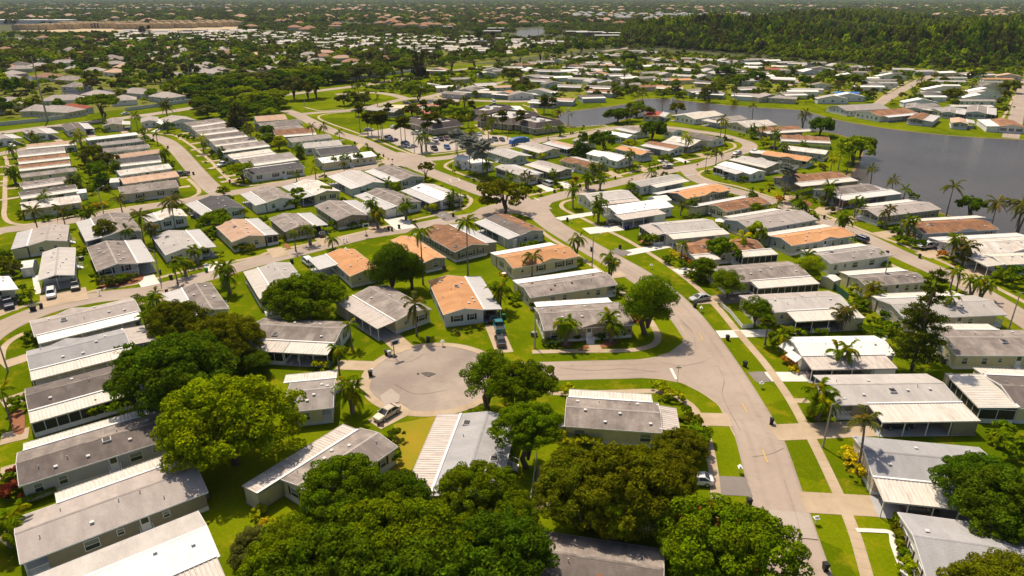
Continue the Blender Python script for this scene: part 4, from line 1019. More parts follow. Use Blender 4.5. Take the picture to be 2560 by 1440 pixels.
# kerb edge along the corner lawns
ribbon('kerb', [(1590, 902), (1640, 895), (1680, 882), (1709, 858), (1713, 838), (1700, 812)], .2, CONC, z=.03)
ribbon('kerb', [(1610, 944), (1655, 948), (1705, 958), (1757, 984), (1797, 1014), (1816, 1050), (1837, 1090)], .2, CONC, z=.031)

# driveways and paths
DW = [((1232, 812), (1262, 882), 3.4, 0), ((972, 838), (1012, 874), 4, 0), ((845, 912), (930, 915), 3.4, 0), ((790, 966), (925, 962), 3.4, 0), ((935, 1062), (1018, 1020), 3.6, 0),
 ((1932, 1082), (2190, 1070), 4.2, 0), ((2005, 1255), (2215, 1267), 4.2, 0), ((1752, 1048), (1826, 1050), 3.6, 0), ((1790, 1213), (1873, 1217), 4, 2), ((1918, 942), (2018, 942), 3.3, 1), ((1880, 944), (1918, 941), 3.6, 2),
 ((1982, 1002), (2022, 1002), 1.4, 0), ((1795, 836), (1935, 832), 3.2, 1), ((1735, 752), (1800, 748), 4, 0), ((1800, 748), (1900, 742), 5, 2), ((1690, 680), (1745, 672), 3.6, 1), ((1560, 634), (1675, 612), 3.6, 1), ((1530, 625), (1570, 636), 4, 2),
 ((1465, 578), (1555, 568), 5.5, 1), ((1395, 548), (1485, 533), 3.4, 1), ((158, 728), (162, 760), 9, 0), ((362, 690), (377, 714), 4, 1), ((527, 657), (543, 675), 4, 1), ((685, 620), (702, 642), 4, 0), ((802, 592), (824, 612), 4, 0),
 ((922, 552), (952, 582), 4, 0), ((985, 545), (1018, 572), 6.5, 1), ((1080, 522), (1130, 550), 4.5, 2), ((5, 914), (72, 892), 3.4, 0), ((5, 1010), (70, 988), 3.6, 0), ((2, 1099), (72, 1082), 3.4, 0), ((0, 1187), (40, 1176), 3.6, 0), ((0, 1352), (40, 1330), 3.4, 0),
 ((1487, 860), (1487, 876), 2.6, 0), ((1500, 692), (1560, 684), 4, 0), ((405, 742), (450, 722), 4, 0), ((0, 690), (15, 782), 4.5, 0), ((1405, 455), (1430, 472), 3.6, 1), ((1350, 462), (1380, 478), 3.6, 1), ((1519, 428), (1549, 444), 3.4, 0), ((1592, 413), (1620, 430), 3.4, 0),
 ((1652, 400), (1675, 412), 3.4, 1), ((1690, 395), (1718, 406), 3.4, 1), ((1745, 384), (1770, 395), 3.4, 0), ((2062, 520), (2040, 534), 3.6, 0), ((2095, 518), (2040, 534), 5, 0), ((1985, 490), (1945, 502), 4, 0), ((2140, 545), (2090, 555), 5, 0), ((2245, 582), (2190, 590), 5, 0),
 ((2355, 630), (2305, 640), 4.5, 0), ((2480, 676), (2420, 690), 6, 0), ((2440, 690), (2420, 720), 4, 0), ((1110, 548), (1135, 540), 3, 2), ((380, 385), (405, 377), 3, 0), ((720, 395), (700, 400), 3, 0), ((250, 350), (225, 338), 3.4, 0), ((135, 345), (155, 356), 3, 0),
 ((305, 322), (315, 333), 3.4, 0), ((375, 320), (355, 330), 3.4, 0), ((410, 318), (385, 330), 3.4, 1), ((915, 404), (960, 400), 3.4, 0), ((880, 380), (905, 360), 3.4, 0), ((830, 352), (862, 350), 3, 2), ((1260, 312), (1215, 330), 2, 0), ((1190, 312), (1230, 345), 2, 0), ((985, 405), (1010, 400), 0.5, 0)]
for a, b, w, k in DW: ribbon('driveway', [a, b], w, (CONCL, CONCG if k == 9 else CONCL, ASPHD)[k] if k != 0 else CONC, smooth=False)
for x0, y0, x1, y1 in [(50, 615, 210, 592), (30, 690, 290, 650), (190, 750, 340, 725), (200, 830, 440, 800), (270, 910, 500, 880), (350, 990, 620, 960), (440, 1080, 560, 1050), (570, 1200, 800, 1160), (600, 1260, 900, 1200), (30, 1330, 190, 1310), (60, 1200, 150, 1190)]:
    ribbon('driveway', [T((440, 220, 5.333), x0, y0), T((440, 220, 5.333), x1, y1)], 2.6, CONC, smooth=False)
for x0, y0, x1, y1 in [(0, 950, 235, 920), (0, 1050, 230, 1015), (0, 1145, 110, 1135), (100, 1240, 240, 1225), (0, 1390, 260, 1350), (0, 1195, 60, 1190), (100, 835, 235, 820)]:
    ribbon('driveway', [T((0, 240, 5.333), x0, y0), T((0, 240, 5.333), x1, y1)], 2.4, CONC, smooth=False)
ribbon('garden_path', [(2140, 1326), (2190, 1328), (2226, 1333), (2232, 1360), (2246, 1400), (2262, 1440), (2275, 1480)], .7, CONCL)
ribbon('garden_path', [(88, 690), (92, 715), (97, 735)], 1.2, CONCL)
ribbon('brick_path', [(713, 610), (722, 622)], 1.2, MULCH, smooth=False)
# planting beds
for pts in ([(1275, 700), (1292, 688), (1300, 690)], [(1395, 862), (1410, 850), (1430, 857), (1420, 870)], [(1455, 868), (1468, 862), (1475, 872)], [(1500, 862), (1520, 848), (1545, 852), (1530, 866), (1505, 870)],
            [(1595, 600), (1615, 595), (1640, 612), (1610, 612)], [(25, 1040), (45, 1025), (60, 1030), (60, 1080), (35, 1082)], [(1455, 868), (1445, 878), (1470, 876)], [(245, 690), (345, 680), (350, 705), (255, 720)],
            [(1560, 800), (1580, 790), (1598, 800), (1580, 808)], [(2000, 500), (2010, 498), (2030, 512), (2020, 516)], [(1880, 640), (1895, 635), (1905, 650)], [(2240, 820), (2250, 812), (2260, 822)]):
    poly('mulch_bed', pts, MULCH, smooth=len(pts) > 3)
poly('worn_patch', [(1345, 1165), (1375, 1160), (1380, 1280), (1330, 1282)], m_conc('bare_earth', (.18, .13, .08), (.26, .19, .11)))
poly('dry_lawn', [(985, 1060), (1090, 1040), (1060, 1110), (1018, 1200), (985, 1190), (965, 1120)], m_conc('dry_grass', (.30, .215, .012), (.22, .20, .006), (.36, .23, .06)), z=.0045)
poly('manhole_cover', [(1042, 934), (1045, 933), (1048, 934), (1048, 936), (1045, 937), (1042, 936)], DARK)
poly('road_patch', [(950, 990), (978, 972), (1000, 990), (998, 1005), (960, 1018)], m_asphalt('patch_asphalt', (.38, .32, .27), (.42, .35, .30)))
poly('oil_stain', [G(*q) for q in [(1052, 933), (1066, 931), (1078, 932), (1090, 935), (1080, 939), (1072, 943), (1064, 940)]], m_conc('oil_stain', (.09, .08, .07), (.16, .14, .12)), world=True)
poly('road_patch', [(1868, 1270), (2020, 1284), (2045, 1350), (1900, 1336)], m_asphalt('patch_asphalt_b', (.36, .30, .255), (.41, .35, .30)))
poly('road_patch', [(1680, 1082), (1700, 1090), (1702, 1120), (1690, 1120)], ASPHD) if False else None
TAR = m_conc('crack_sealant', (.23, .185, .155), (.33, .27, .22), (.19, .155, .13))
for pts in ([(1795, 915), (1810, 950), (1805, 985), (1825, 1030), (1850, 1075)], [(1650, 905), (1700, 915), (1760, 905)], [(1960, 1120), (1925, 1135), (1880, 1142)], [(1960, 1200), (1990, 1290), (2010, 1380)], [(1400, 920), (1480, 926), (1560, 922), (1640, 930)], [(985, 960), (1040, 985), (1120, 975)], [(1150, 880), (1165, 930), (1210, 975)],
            [(1560, 668), (1600, 700), (1655, 735)], [(1400, 583), (1450, 612), (1500, 640)], [(120, 765), (200, 752), (300, 735)], [(960, 900), (1020, 905), (1060, 885)], [(1700, 800), (1730, 830), (1740, 870)]): ribbon('crack_seal', pts, .07, TAR)
# painted lines
for i, (a, b) in enumerate([((1855, 1010), (1868, 1033)), ((1906, 1126), (1919, 1158)), ((1747, 835), (1757, 852)), ((1692, 770), (1703, 782))]): ribbon('yellow_line', [a, b], .12, PAINTY, smooth=False)
ribbon('stop_line', [(1677, 922), (1691, 950)], .5, PAINTW, smooth=False)
ribbon('stop_line', [(1335, 495), (1348, 502)], .4, PAINTW, smooth=False); ribbon('stop_line', [(1713, 441), (1737, 436)], .4, PAINTW, smooth=False); ribbon('stop_line', [(522, 480), (552, 475)], .4, PAINTW, smooth=False)
for a, b in [((1124, 448), (1148, 446)), ((1124, 448), (1129, 456)), ((1146, 446), (1150, 453)), ((1115, 458), (1152, 452))]: ribbon('speed_hump_mark', [a, b], .25, PAINTW, smooth=False)
for i in range(17):
    x = 1062 + i * 12.5; ribbon('parking_line', [(x, 343 - i * .2), (x + 5, 349 - i * .2)], .12, PAINTW, smooth=False)
    x = 945 + i * 7.2; ribbon('parking_line', [(x, 345 + i * 2.3), (x + 9, 343 + i * 2.3)], .12, PAINTW, smooth=False) if i < 12 else None
    x = 1185 + i * 5.6; ribbon('parking_line', [(x, 362 - i * .4), (x + 3, 357 - i * .4)], .12, PAINTW, smooth=False)

# ================================================================== HOMES
# three roof-edge corners of each home as seen in the photograph (near-left, near-right, far-right), 3 m above ground
RN = {'g': 'grey', 'lg': 'light-grey', 'bg': 'blue-grey', 'gb': 'stained grey-brown', 'gr': 'greige', 'br': 'brown', 'db': 'dark brown', 'or': 'orange-tan', 'tn': 'pale tan', 'ch': 'charcoal', 'w': 'white',
      'wb': 'weathered white', 'cr': 'cream', 'rd': 'red', 'tc': 'terracotta', 'bl': 'blue-tarped'}
WN = {'y': 'cream', 'w': 'white', 't': 'taupe', 'g': 'grey', 'b': 'pale blue', 'e': 'beige', 'o': 'olive', 's': 'silver'}
CNT = {}; HT = []
ROWN = {
 'A': ('down the left edge', 'left-edge'), 'B': ('around the cul-de-sac', 'cul-de-sac'), 'C': ('facing the left street', 'left-street'), 'D': ('behind the left street', 'second-line'),
 'E': ('in the far-left trailer column', 'left-column'), 'F': ('in the second trailer column', 'second-column'), 'G': ('in the third trailer column', 'third-column'), 'I': ('in the fourth trailer column', 'fourth-column'),
 'J': ('beside the boulevard wall', 'wall-side'), 'K': ('below the clubhouse lot', 'clubhouse-side'), 'L': ('north of the middle street', 'middle-street'), 'M': ('on the lake bend', 'lake-bend'),
 'N': ('between main street and lake road', 'mid-block'), 'O': ('along the right lake road', 'lake-road'), 'P': ('right of main street', 'right-hand'), 'Q': ('in the lower right block', 'lower-right'), 'S': ('left of main street', 'main-street'), 'R': ('on the far lake shore', 'far-shore')}
def h(row, co, ridge, roof, wall, atts=(), porch='', opt='', desc=None, ze=3.0):
    A, B, C = [G(co[i], co[i + 1], ze) for i in (0, 2, 4)]
    root = make_house(A, B, C, ridge, roof, wall, [tuple(a) for a in atts], porch, opt, ze=ze)
    CNT[row] = CNT.get(row, -1) + 1; k = CNT[row]; ph, tg = ROWN[row]; o = ORD[min(k, 19)]
    d = desc or f"{RN[roof.split('/')[0]]}-roofed {WN[wall]} mobile home"
    if not desc and atts: d += {'o': ' with open carport', 'm': ' with carport', 'M': ' with carport', 's': ' with screened porch', 'c': ' with lean-to'}[atts[0][5]]
    tag(root, f'{d}, {o} {ph}', 'mobile home', 'mobile homes', fixed=True)
    HT.append((HOUSES[-1][1], f'{o} {tg} home')); return root
# A: long homes down the left edge
h('A', (86, 842, 339, 779, 329, 744), 'x', 'gr', 'g', [('n', .02, .97, 3.0, 'mw', 'o')], opt='Dp')
h('A', (75, 929, 319, 866, 306, 821), 'x', 'bg', 'y', [('n', .0, 1.0, 3.0, 'mt', 'm'), ('r', .05, .95, 4.2, 'mb', 's')], opt='Dp')
h('A', (72, 1031, 345, 952, 332, 901), 'x', 'db', 'y', [('n', 0, 1, 3.0, 'mt', 's')], opt='p')
h('A', (47, 1215, 415, 1096, 401, 1027), 'x', 'db/gb', 'g', [('f', .04, .96, 2.4, 'mt', 'c')], opt='p')
h('A', (50, 1410, 509, 1230, 474, 1141), 'x', 'gr', 'o', [('f', .04, .78, 2.6, 'mt', 'c')], 'l2.2', 'p')
h('A', (95, 1590, 536, 1391, 495, 1277), 'x', 'w/lg', 'w', [('n', .2, .98, 3.2, 'mb', 'o')])
# B: round the cul-de-sac
h('B', (607, 848, 836, 860, 876, 805), 'x', 'gb', 'w', [('n', -.12, .52, 3.6, 'mb', 's'), ('n', .53, 1.0, 3.6, 'mt', 'o')], desc='stained grey-roofed white home with screened porch and carport')
h('B', (987, 804, 1056, 770, 968, 713), 'y', 'gb', 'y', [('l', 0, 1, 3.9, 'mb', 'M')], desc='grey-roofed cream home turned diagonally with ribbed carport')
h('B', (1109, 787, 1206, 772, 1164, 692), 'y', 'or', 'w', [('r', 0, 1, 3.4, 'mg', 'm')], opt='m', desc='orange-roofed white home with maroon shutters')
h('B', (1360, 826, 1559, 805, 1546, 755), 'x', 'gb', 't', [('f', .08, .97, 3.0, 'mw', 'c')], opt='Bp', desc='taupe home with entry gable and garden steps')
h('B', (1411, 1065, 1655, 1082, 1645, 1007), 'x', 'gb', 'y', [('f', .06, .98, 2.7, 'mt', 'c'), ('r', .1, .9, 2.6, 'mb', 'o')], opt='p')
h('B', (1072, 1240, 1243, 1258, 1293, 1047), 'y', 'bg', 'y', [('l', 0, 1, 3.4, 'mb', 'M')], desc='large blue-grey roofed home with ribbed carport strip')
h('B', (795, 1255, 981, 1119, 900, 1070), 'x', 'gb', 'y', [('f', 0.04, 1.25, 3.0, 'mb', 'm')], desc='cream home with brown ribbed awning set at a slant')
h('B', (712, 1031, 834, 1019, 839, 945), 'x', 'g', 'y', [('f', -.02, 1.15, 3.0, 'mt', 'o')], 'r1.6', 'p')
# hidden below the oaks and at the bottom edge
h('Q', (1262, 1440, 1655, 1505, 1659, 1373), 'x', 'db/gb', 'w', opt='Rp', desc='patched dark-brown roofed home at the bottom edge')
h('Q', (1430, 1262, 1640, 1288, 1650, 1225), 'x', 'wb', 'w', opt='p', desc='white home half hidden under the dark oak')
h('S', (1326, 744, 1526, 710, 1504, 680), 'x', 'gb', 'y', [('f', 0, 1, 3.0, 'mw', 'c')], 'r2.2', 'pR', desc='long cream home with pale-streaked roof and corner porch')
h('S', (1283, 671, 1437, 640, 1397, 611), 'x', 'or', 'y', [('f', 0.05, 1, 3.0, 'mw', 'c')], opt='Bm', desc='orange-roofed cream home with maroon shutters')
# C: facing the left street, from the left
h('C', (-50, 745, 33, 722, 22, 690), 'y', 'w', 'w', porch='n4c')
h('C', (66, 616, 166, 602, 173, 562), 'y', 'gr', 'y', [('l', 0, 1, 3.2, 'mg', 'm')], opt='p')
h('C', (94, 702, 210, 696, 189, 619), 'y', 'lg', 'w', porch='n5.5c', desc='light-grey gabled home with two cars under front carport')
h('C', (242, 678, 340, 657, 314, 602), 'y', 'gb', 'w', [('r', 0, 1, 3.4, 'mg', 'm')], 'n2')
h('C', (414, 638, 502, 620, 466, 576), 'y', 'lg', 'w', [('r', 0, 1, 3.2, 'mg', 'm')], opt='d')
h('C', (580, 605, 659, 588, 615, 548), 'y', 'tn', 'y', [('r', .3, 1, 3.2, 'mg', 'm'), ('r', 0, .29, 3.2, 'mg', 's')], opt='p')
h('C', (712, 579, 784, 565, 745, 534), 'y', 'gb', 't', [('r', 0, 1, 3.6, 'mg', 'm')], opt='m')
h('C', (842, 551, 909, 536, 859, 502), 'y', 'gb', 't', [('r', 0, 1, 3.8, 'mg', 'o')], opt='m')
h('C', (990, 517, 1034, 502, 972, 471), 'y', 'gb', 'w', [('l', 0, 1, 3.6, 'mg', 'm')])
h('C', (1100, 502, 1154, 489, 1085, 460), 'y', 'lg/w', 'w', [('l', 0, 1, 3.4, 'mg', 'o')], desc='bright white-roofed home with grey carport')
h('C', (1297, 590, 1355, 575, 1272, 536), 'y', 'br/db', 'g', [('l', 0, 1, 3.3, 'mg', 'm')], opt='p')
h('C', (1137, 630, 1215, 610, 1125, 562), 'y', 'br', 't', [('r', .05, 1, 3.2, 'mg', 'c')], opt='d')
h('C', (1060, 656, 1117, 644, 1030, 590), 'y', 'or', 't', opt='p')
h('C', (875, 691, 940, 672, 885, 622), 'y', 'or', 'e', [('l', 0.55, 1, 4.4, 'mg', 'o')][:0] + [('l', 0, .5, 4.2, 'mg', 'o')], opt='p')
h('C', (686, 737, 762, 716, 725, 656), 'y', 'lg', 'w', [('l', 0, 1, 3.0, 'mt', 's')], opt='p')
h('C', (492, 790, 575, 772, 527, 706), 'y', 'gb', 'w', [('l', 0, 1, 3.6, 'mg', 'm')])
# D: second line behind it
h('D', (252, 595, 339, 575, 320, 532), 'y', 'gb', 'g', [('l', 0, 1, 3.4, 'mg', 'M')], opt='p')
h('D', (397, 552, 477, 541, 452, 522), 'y', 'wb', 'w', [('l', 0, 1, 3.0, 'mg', 'm')])
h('D', (535, 533, 594, 517, 565, 490), 'y', 'ch', 'w', [('l', 0, 1, 3.2, 'mg', 'o')])
h('D', (664, 508, 726, 495, 694, 469), 'y', 'gb', 'w', [('l', 0, 1, 3.0, 'mg', 'm')])
h('D', (785, 489, 846, 477, 795, 450), 'y', 'wb', 'y', [('l', 0, 1, 3.8, 'mg', 'o')])
h('D', (901, 467, 957, 456, 901, 427), 'y', 'lg', 'b', [('l', 0, 1, 3.3, 'mg', 'm')])
h('D', (1001, 452, 1055, 441, 990, 414), 'y', 'gb', 'g', [('l', 0, 1, 3.3, 'mg', 'o')])
# E F: trailer columns on the left
for co, rf, wl, at in [((67, 369, 190, 358, 189, 351), 'tn', 'w', 1), ((45, 389, 161, 377, 159, 368), 'g', 'w', 1), ((46, 406, 170, 392, 168, 384), 'br', 'w', 1), ((48, 423, 173, 409, 172, 401), 'br', 'w', 1),
                       ((54, 444, 187, 427, 186, 419), 'gb', 'y', 0), ((53, 468, 159, 452, 157, 442), 'gb', 'w', 2), ((51, 492, 188, 472, 184, 461), 'db', 'w', 1), ((55, 526, 200, 505, 195, 487), 'wb', 'y', 0)]:
    h('E', co, 'x', rf, wl, {0: [], 1: [('n', 0, 1, 2.6, 'mt', 'm')], 2: [('n', .02, .9, 2.6, 'mb', 'o')]}[at], opt='p' if at else 'p')
for co, rf, wl, at in [((219, 351, 339, 337, 336, 332), 'w', 'g', 0), ((246, 365, 356, 352, 354, 346), 'g', 'g', 0), ((246, 383, 370, 369, 367, 361), 'gb', 'w', 0), ((277, 399, 394, 382, 390, 374), 'tn', 'w', 0),
                       ((294, 412, 401, 400, 394, 388), 'ch', 'w', 1), ((300, 439, 420, 421, 414, 410), 'wb', 'w', 0), ((309, 460, 438, 441, 432, 428), 'tn', 'e', 0), ((302, 486, 444, 467, 434, 450), 'gb', 'e', 0)]:
    h('F', co, 'x', rf, wl, [('n', .05, .98, 2.6, 'mt', 'c')] if at else [], opt='m')
for co, rf, wl, at in [((476, 316, 548, 304, 532, 298), 'gb', 'g', 1), ((487, 327, 562, 317, 552, 311), 'gb', 'g', 1), ((499, 336, 582, 325, 577, 319), 'gb', 'w', 1), ((521, 349, 605, 338, 596, 330), 'db', 'e', 1), ((536, 363, 637, 351, 627, 343), 'gb', 'w', 1),
                       ((552, 377, 656, 362, 648, 353), 'gb', 'b', 1), ((579, 396, 669, 381, 663, 373), 'cr', 'w', 1), ((609, 413, 721, 395, 712, 382), 'g', 'g', 1), ((629, 437, 756, 419, 740, 407), 'ch', 'w', 3)]:
    h('G', co, 'x', rf, wl, {1: [('n', .0, 1, 2.7, 'mt', 'm')], 3: [('f', 0, 1, 2.6, 'mt', 'c')]}[at], opt='B' if at == 3 else '')
for co, rf, wl, at in [((642, 304, 712, 298, 706, 288), 'tn', 'w', 0), ((656, 319, 740, 308, 734, 300), 'gb', 'g', 0), ((674, 332, 742, 322, 738, 313), 'gb', 'g', 0), ((689, 340, 783, 332, 776, 320), 'br', 'w', 1), ((729, 356, 821, 344, 811, 336), 'g', 'w', 0),
                       ((762, 371, 849, 362, 841, 351), 'lg', 'w', 0), ((800, 388, 888, 377, 879, 364), 'ch', 'w', 3), ((807, 408, 920, 390, 916, 379), 'w', 'y', 0)]:
    h('I', co, 'x', rf, wl, {0: [], 1: [('n', .0, 1, 2.6, 'mt', 'm')], 3: [('f', 0, .9, 2.6, 'mt', 'c')]}[at], opt='' if at else 'p')
h('J', (-12, 352, 28, 346, 8, 336), 'y', 'g', 'w', [('r', 0, 1, 3.4, 'mg', 'o')]); h('J', (74, 339, 125, 334, 98, 321), 'y', 'gr', 'w', [('r', 0, 1, 4.2, 'mg', 'o')]); h('J', (167, 327, 212, 322, 199, 308), 'y', 'db', 'w', [('r', 0, 1, 3.4, 'mg', 'm')])
h('J', (257, 315, 305, 311, 308, 297), 'y', 'gb', 'y', [('r', 0, .6, 3, 'mg', 'o')]); h('J', (352, 306, 403, 304, 395, 292), 'y', 'gr', 'w'); h('J', (420, 308, 475, 300, 465, 291), 'y', 'gr', 'w', [('l', 0, 1, 3, 'mw', 'o')])
# K: below the clubhouse lot
h('K', (1133, 395, 1196, 418, 1236, 407), 'x', 'w', 'w', [], opt='Bp'); h('K', (1216, 378, 1276, 401, 1318, 390), 'x', 'lg', 'g', [('f', 0, 1, 2.6, 'mg', 'o')], opt='p'); h('K', (1236, 418, 1317, 446, 1351, 437), 'x', 'lg', 'y', [('f', .1, 1, 3, 'mg', 'o')])
h('K', (1330, 407, 1403, 433, 1432, 423), 'x', 'gr', 't', [('n', 0, 1, 3.6, 'mt', 'o')], opt='p'); h('K', (1399, 401, 1474, 420, 1509, 413), 'x', 'br', 'y', [('f', .3, 1.1, 3, 'mg', 'o')], opt='B')
h('K', (1465, 384, 1546, 406, 1581, 396), 'x', 'w', 'w', [('f', .1, .9, 2.6, 'mg', 'c')], opt='Bp'); h('K', (1536, 371, 1607, 392, 1634, 382), 'x', 'or', 'g', [('f', .3, 1.2, 3.2, 'mg', 'o')], 'r1.5', 'B')
h('K', (1612, 360, 1685, 374, 1712, 367), 'x', 'br', 'w', [('n', 0, 1, 3.2, 'mg', 'm')]); h('K', (1662, 352, 1735, 367, 1771, 353), 'x', 'wb', 'e', [('n', 0, 1, 3, 'mt', 'o')], opt='B'); h('K', (1711, 337, 1782, 355, 1812, 347), 'x', 'db', 'w')
h('L', (1302, 362, 1366, 382, 1402, 373), 'x', 'gr', 'y', [('n', 0, 1, 3.2, 'mt', 'm')], opt='p'); h('L', (1369, 355, 1435, 374, 1452, 366), 'x', 'tn', 'w', [('n', 0, 1, 3, 'mg', 's')]); h('L', (1500, 333, 1574, 349, 1594, 339), 'x', 'w', 'w', opt='B')
h('L', (1548, 320, 1600, 335, 1625, 326), 'x', 'gb', 'w', [('n', 0, 1, 3, 'mg', 'o')]); h('L', (1656, 326, 1680, 334, 1709, 326), 'x', 'gb', 'w'); h('L', (1430, 351, 1470, 361, 1490, 352), 'x', 'gr', 'w')
h('L', (1607, 288, 1647, 290, 1660, 280), 'y', 'rd', 'y', [('r', 0, 1, 3, 'mg', 'o')], opt='H', desc='small red-hipped home behind palms')
h('M', (1737, 298, 1783, 287, 1760, 279), 'x', 'cr', 'w', [('f', 0, 1, 3, 'mg', 'o')]); h('M', (1808, 305, 1846, 297, 1829, 290), 'x', 'gr', 'w', [('l', 0, 1, 4, 'mt', 'o')]); h('M', (1866, 319, 1916, 311, 1893, 301), 'x', 'wb', 'e', [('f', 0, 1, 3, 'mt', 'c')])
h('M', (1902, 330, 1989, 323, 1976, 315), 'x', 'br', 'e', [('n', .05, 1.15, 3.4, 'mt', 'o')], opt='D'); h('M', (1953, 348, 2068, 353, 2067, 343), 'x', 'br', 'w', [('n', 0, 1, 2.8, 'mt', 'c')], opt='D'); h('M', (1948, 372, 2074, 389, 2077, 377), 'x', 'wb', 'g', opt='p')
h('M', (1903, 386, 2026, 406, 2040, 394), 'x', 'or', 't', [('l', .1, .9, 5, 'mt', 'c')], 'r1.8s', 'B'); h('M', (1840, 397, 1935, 421, 1958, 409), 'x', 'lg', 't', [('n', -.08, 1, 3, 'mt', 'c')], opt='D'); h('M', (1792, 412, 1880, 439, 1916, 429), 'x', 'w', 'w', [('n', .05, .38, 2.6, 'mg', 's'), ('n', .4, .8, 3.6, 'mg', 'o')])
# O: lake road, far side
h('O', (1978, 459, 2093, 443, 2075, 429), 'x', 'br', 't', [('n', 0.05, 1.02, 3.4, 'mt', 'm')], opt='D'); h('O', (2085, 491, 2170, 475, 2151, 460), 'x', 'gb', 'g', [('n', 0, 1.2, 4, 'mg', 'm'), ('r', 0, 1, 3.6, 'mg', 'o')]); h('O', (2197, 542, 2317, 521, 2290, 503), 'x', 'gr', 't', [('f', 0, .75, 3.2, 'mt', 'c')], 'l2', 'p')
h('O', (2310, 584, 2458, 569, 2427, 546), 'x', 'br', 'g', [('f', -.2, .8, 3, 'mt', 'o')], opt='B'); h('O', (2422, 637, 2600, 618, 2568, 590), 'x', 'wb', 'g', [('f', 0, 1, 3.4, 'mg', 'o')], opt='B'); h('O', (2510, 662, 2660, 650, 2630, 628), 'x', 'cr', 'w', [('l', 0, 1, 4, 'mt', 'o')])
# P: right of main street, from the top junction down
h('P', (1602, 467, 1702, 446, 1675, 436), 'x', 'lg', 'w', [('n', .2, .98, 3, 'mt', 'M')], opt='p'); h('P', (1480, 507, 1579, 494, 1550, 474), 'x', 'lg', 'w', [('n', .1, 1, 2.4, 'mb', 'c')], opt='p'); h('P', (1545, 537, 1669, 516, 1640, 498), 'x', 'w', 'w', [('n', -.05, .7, 4.2, 'mb', 'm')], 'l1.8', 'p')
h('P', (1665, 586, 1785, 571, 1756, 546), 'x', 'lg', 'w', [('n', .02, 1.03, 3.4, 'mt', 'm'), ('l', .05, .95, 3.2, 'mb', 's')], opt='p'); h('P', (1730, 639, 1887, 621, 1867, 595), 'x', 'br', 'e', [('n', 0, .3, 3, 'mt', 'c'), ('n', .6, 1.08, 3, 'mt', 's')], opt='D')
h('P', (1817, 708, 2000, 688, 1967, 653), 'x', 'gb', 'e', [('n', .28, 1.0, 3.4, 'mt', 's')], opt='p'); h('P', (1895, 783, 2120, 769, 2070, 727), 'x', 'lg/gr', 'y', [('n', .3, 1.02, 4, 'mt', 'm')], opt='p', desc='cream home with white carport and planter hedge')
h('P', (2006, 892, 2236, 887, 2185, 839), 'x', 'w', 'w', [('n', 0.0, .88, 4, 'mb', 'm')], opt='p', desc='bright white roofed home with brown carport and tilted awnings')
h('P', (2097, 1012, 2392, 1006, 2315, 934), 'x', 'lg', 'o', [('n', .24, 1.02, 4.4, 'mt', 'm')], 'l2.2', 'p', desc='olive home with wide white carport over a dark car')
h('P', (2184, 1195, 2520, 1225, 2446, 1118), 'x', 'bg', 'e', [('n', 0, .72, 4.2, 'mt', 'o')], opt='p'); h('P', (2315, 1440, 2690, 1485, 2602, 1328), 'x', 'bg', 'w', opt='m')
# N: between the two streets
h('N', (1717, 497, 1815, 475, 1777, 461), 'x', 'or', 't', [('f', 0, 1.2, 2.8, 'mg', 'm')], opt='B'); h('N', (1815, 529, 1900, 507, 1877, 492), 'x', 'br', 'y', [('f', 0, 1.25, 2.8, 'mg', 'c')], opt='d'); h('N', (1880, 577, 2010, 547, 1967, 522), 'x', 'gr', 'g', [('f', .1, .9, 2.6, 'mt', 'c')])
h('N', (1979, 614, 2110, 587, 2080, 566), 'x', 'or', 'g', [('f', 0, 1, 3, 'mt', 'c')], 'r1.6', 'Bp'); h('N', (2077, 659, 2202, 637, 2168, 614), 'x', 'g', 'w', [('f', 0, 1, 2.8, 'mt', 'c')], opt='p'); h('N', (2167, 716, 2300, 701, 2268, 677), 'x', 'gb', 'y', [('f', 0, 1, 3, 'mt', 'c')], opt='p')
h('N', (2262, 797, 2476, 780, 2432, 738), 'x', 'lg', 'e', [('f', .1, 1, 3, 'mt', 'c')], 'r1.6', 'p'); h('N', (2390, 888, 2640, 882, 2575, 825), 'x', 'gb', 'y', [('f', .3, 1, 3, 'mt', 'c')], opt='p'); h('N', (2545, 1020, 2740, 1020, 2665, 945), 'x', 'db', 'y', [('l', 0, 1, 5.6, 'mt', 's'), ('f', .0, 1, 2.6, 'mt', 'c')], opt='p')
# R: far shore
h('R', (2118, 277, 2192, 270, 2170, 261), 'x', 'gr', 'w', porch='l1s'); h('R', (2200, 291, 2252, 281, 2230, 272), 'x', 'br', 'w', [('n', .1, 1, 3, 'mg', 'o')]); h('R', (2267, 297, 2312, 302, 2329, 287), 'y', 'br', 'g', [('r', 0, 1, 4, 'mg', 'c')], 'n2s'); h('R', (2378, 307, 2425, 311, 2417, 298), 'y', 'tn', 'w', [('r', .3, 1, 3, 'mg', 'o')], 'n2s')
h('R', (2498, 316, 2547, 316, 2536, 302), 'y', 'br', 'w', [('l', 0, 1, 5, 'mw', 'c')]); h('R', (2262, 271, 2304, 273, 2310, 262), 'y', 'g', 'g', [('r', 0, 1, 3, 'mg', 'o')]); h('R', (2352, 281, 2388, 283, 2395, 270), 'y', 'g', 'g', [('r', 0, 1, 4, 'mg', 's')]); h('R', (2415, 281, 2462, 283, 2470, 268), 'y', 'g', 'b', [('r', 0, 1, 4, 'mg', 's')])
h('R', (2140, 262, 2150, 262, 2150, 262), 'x', 'g', 'w') if False else None

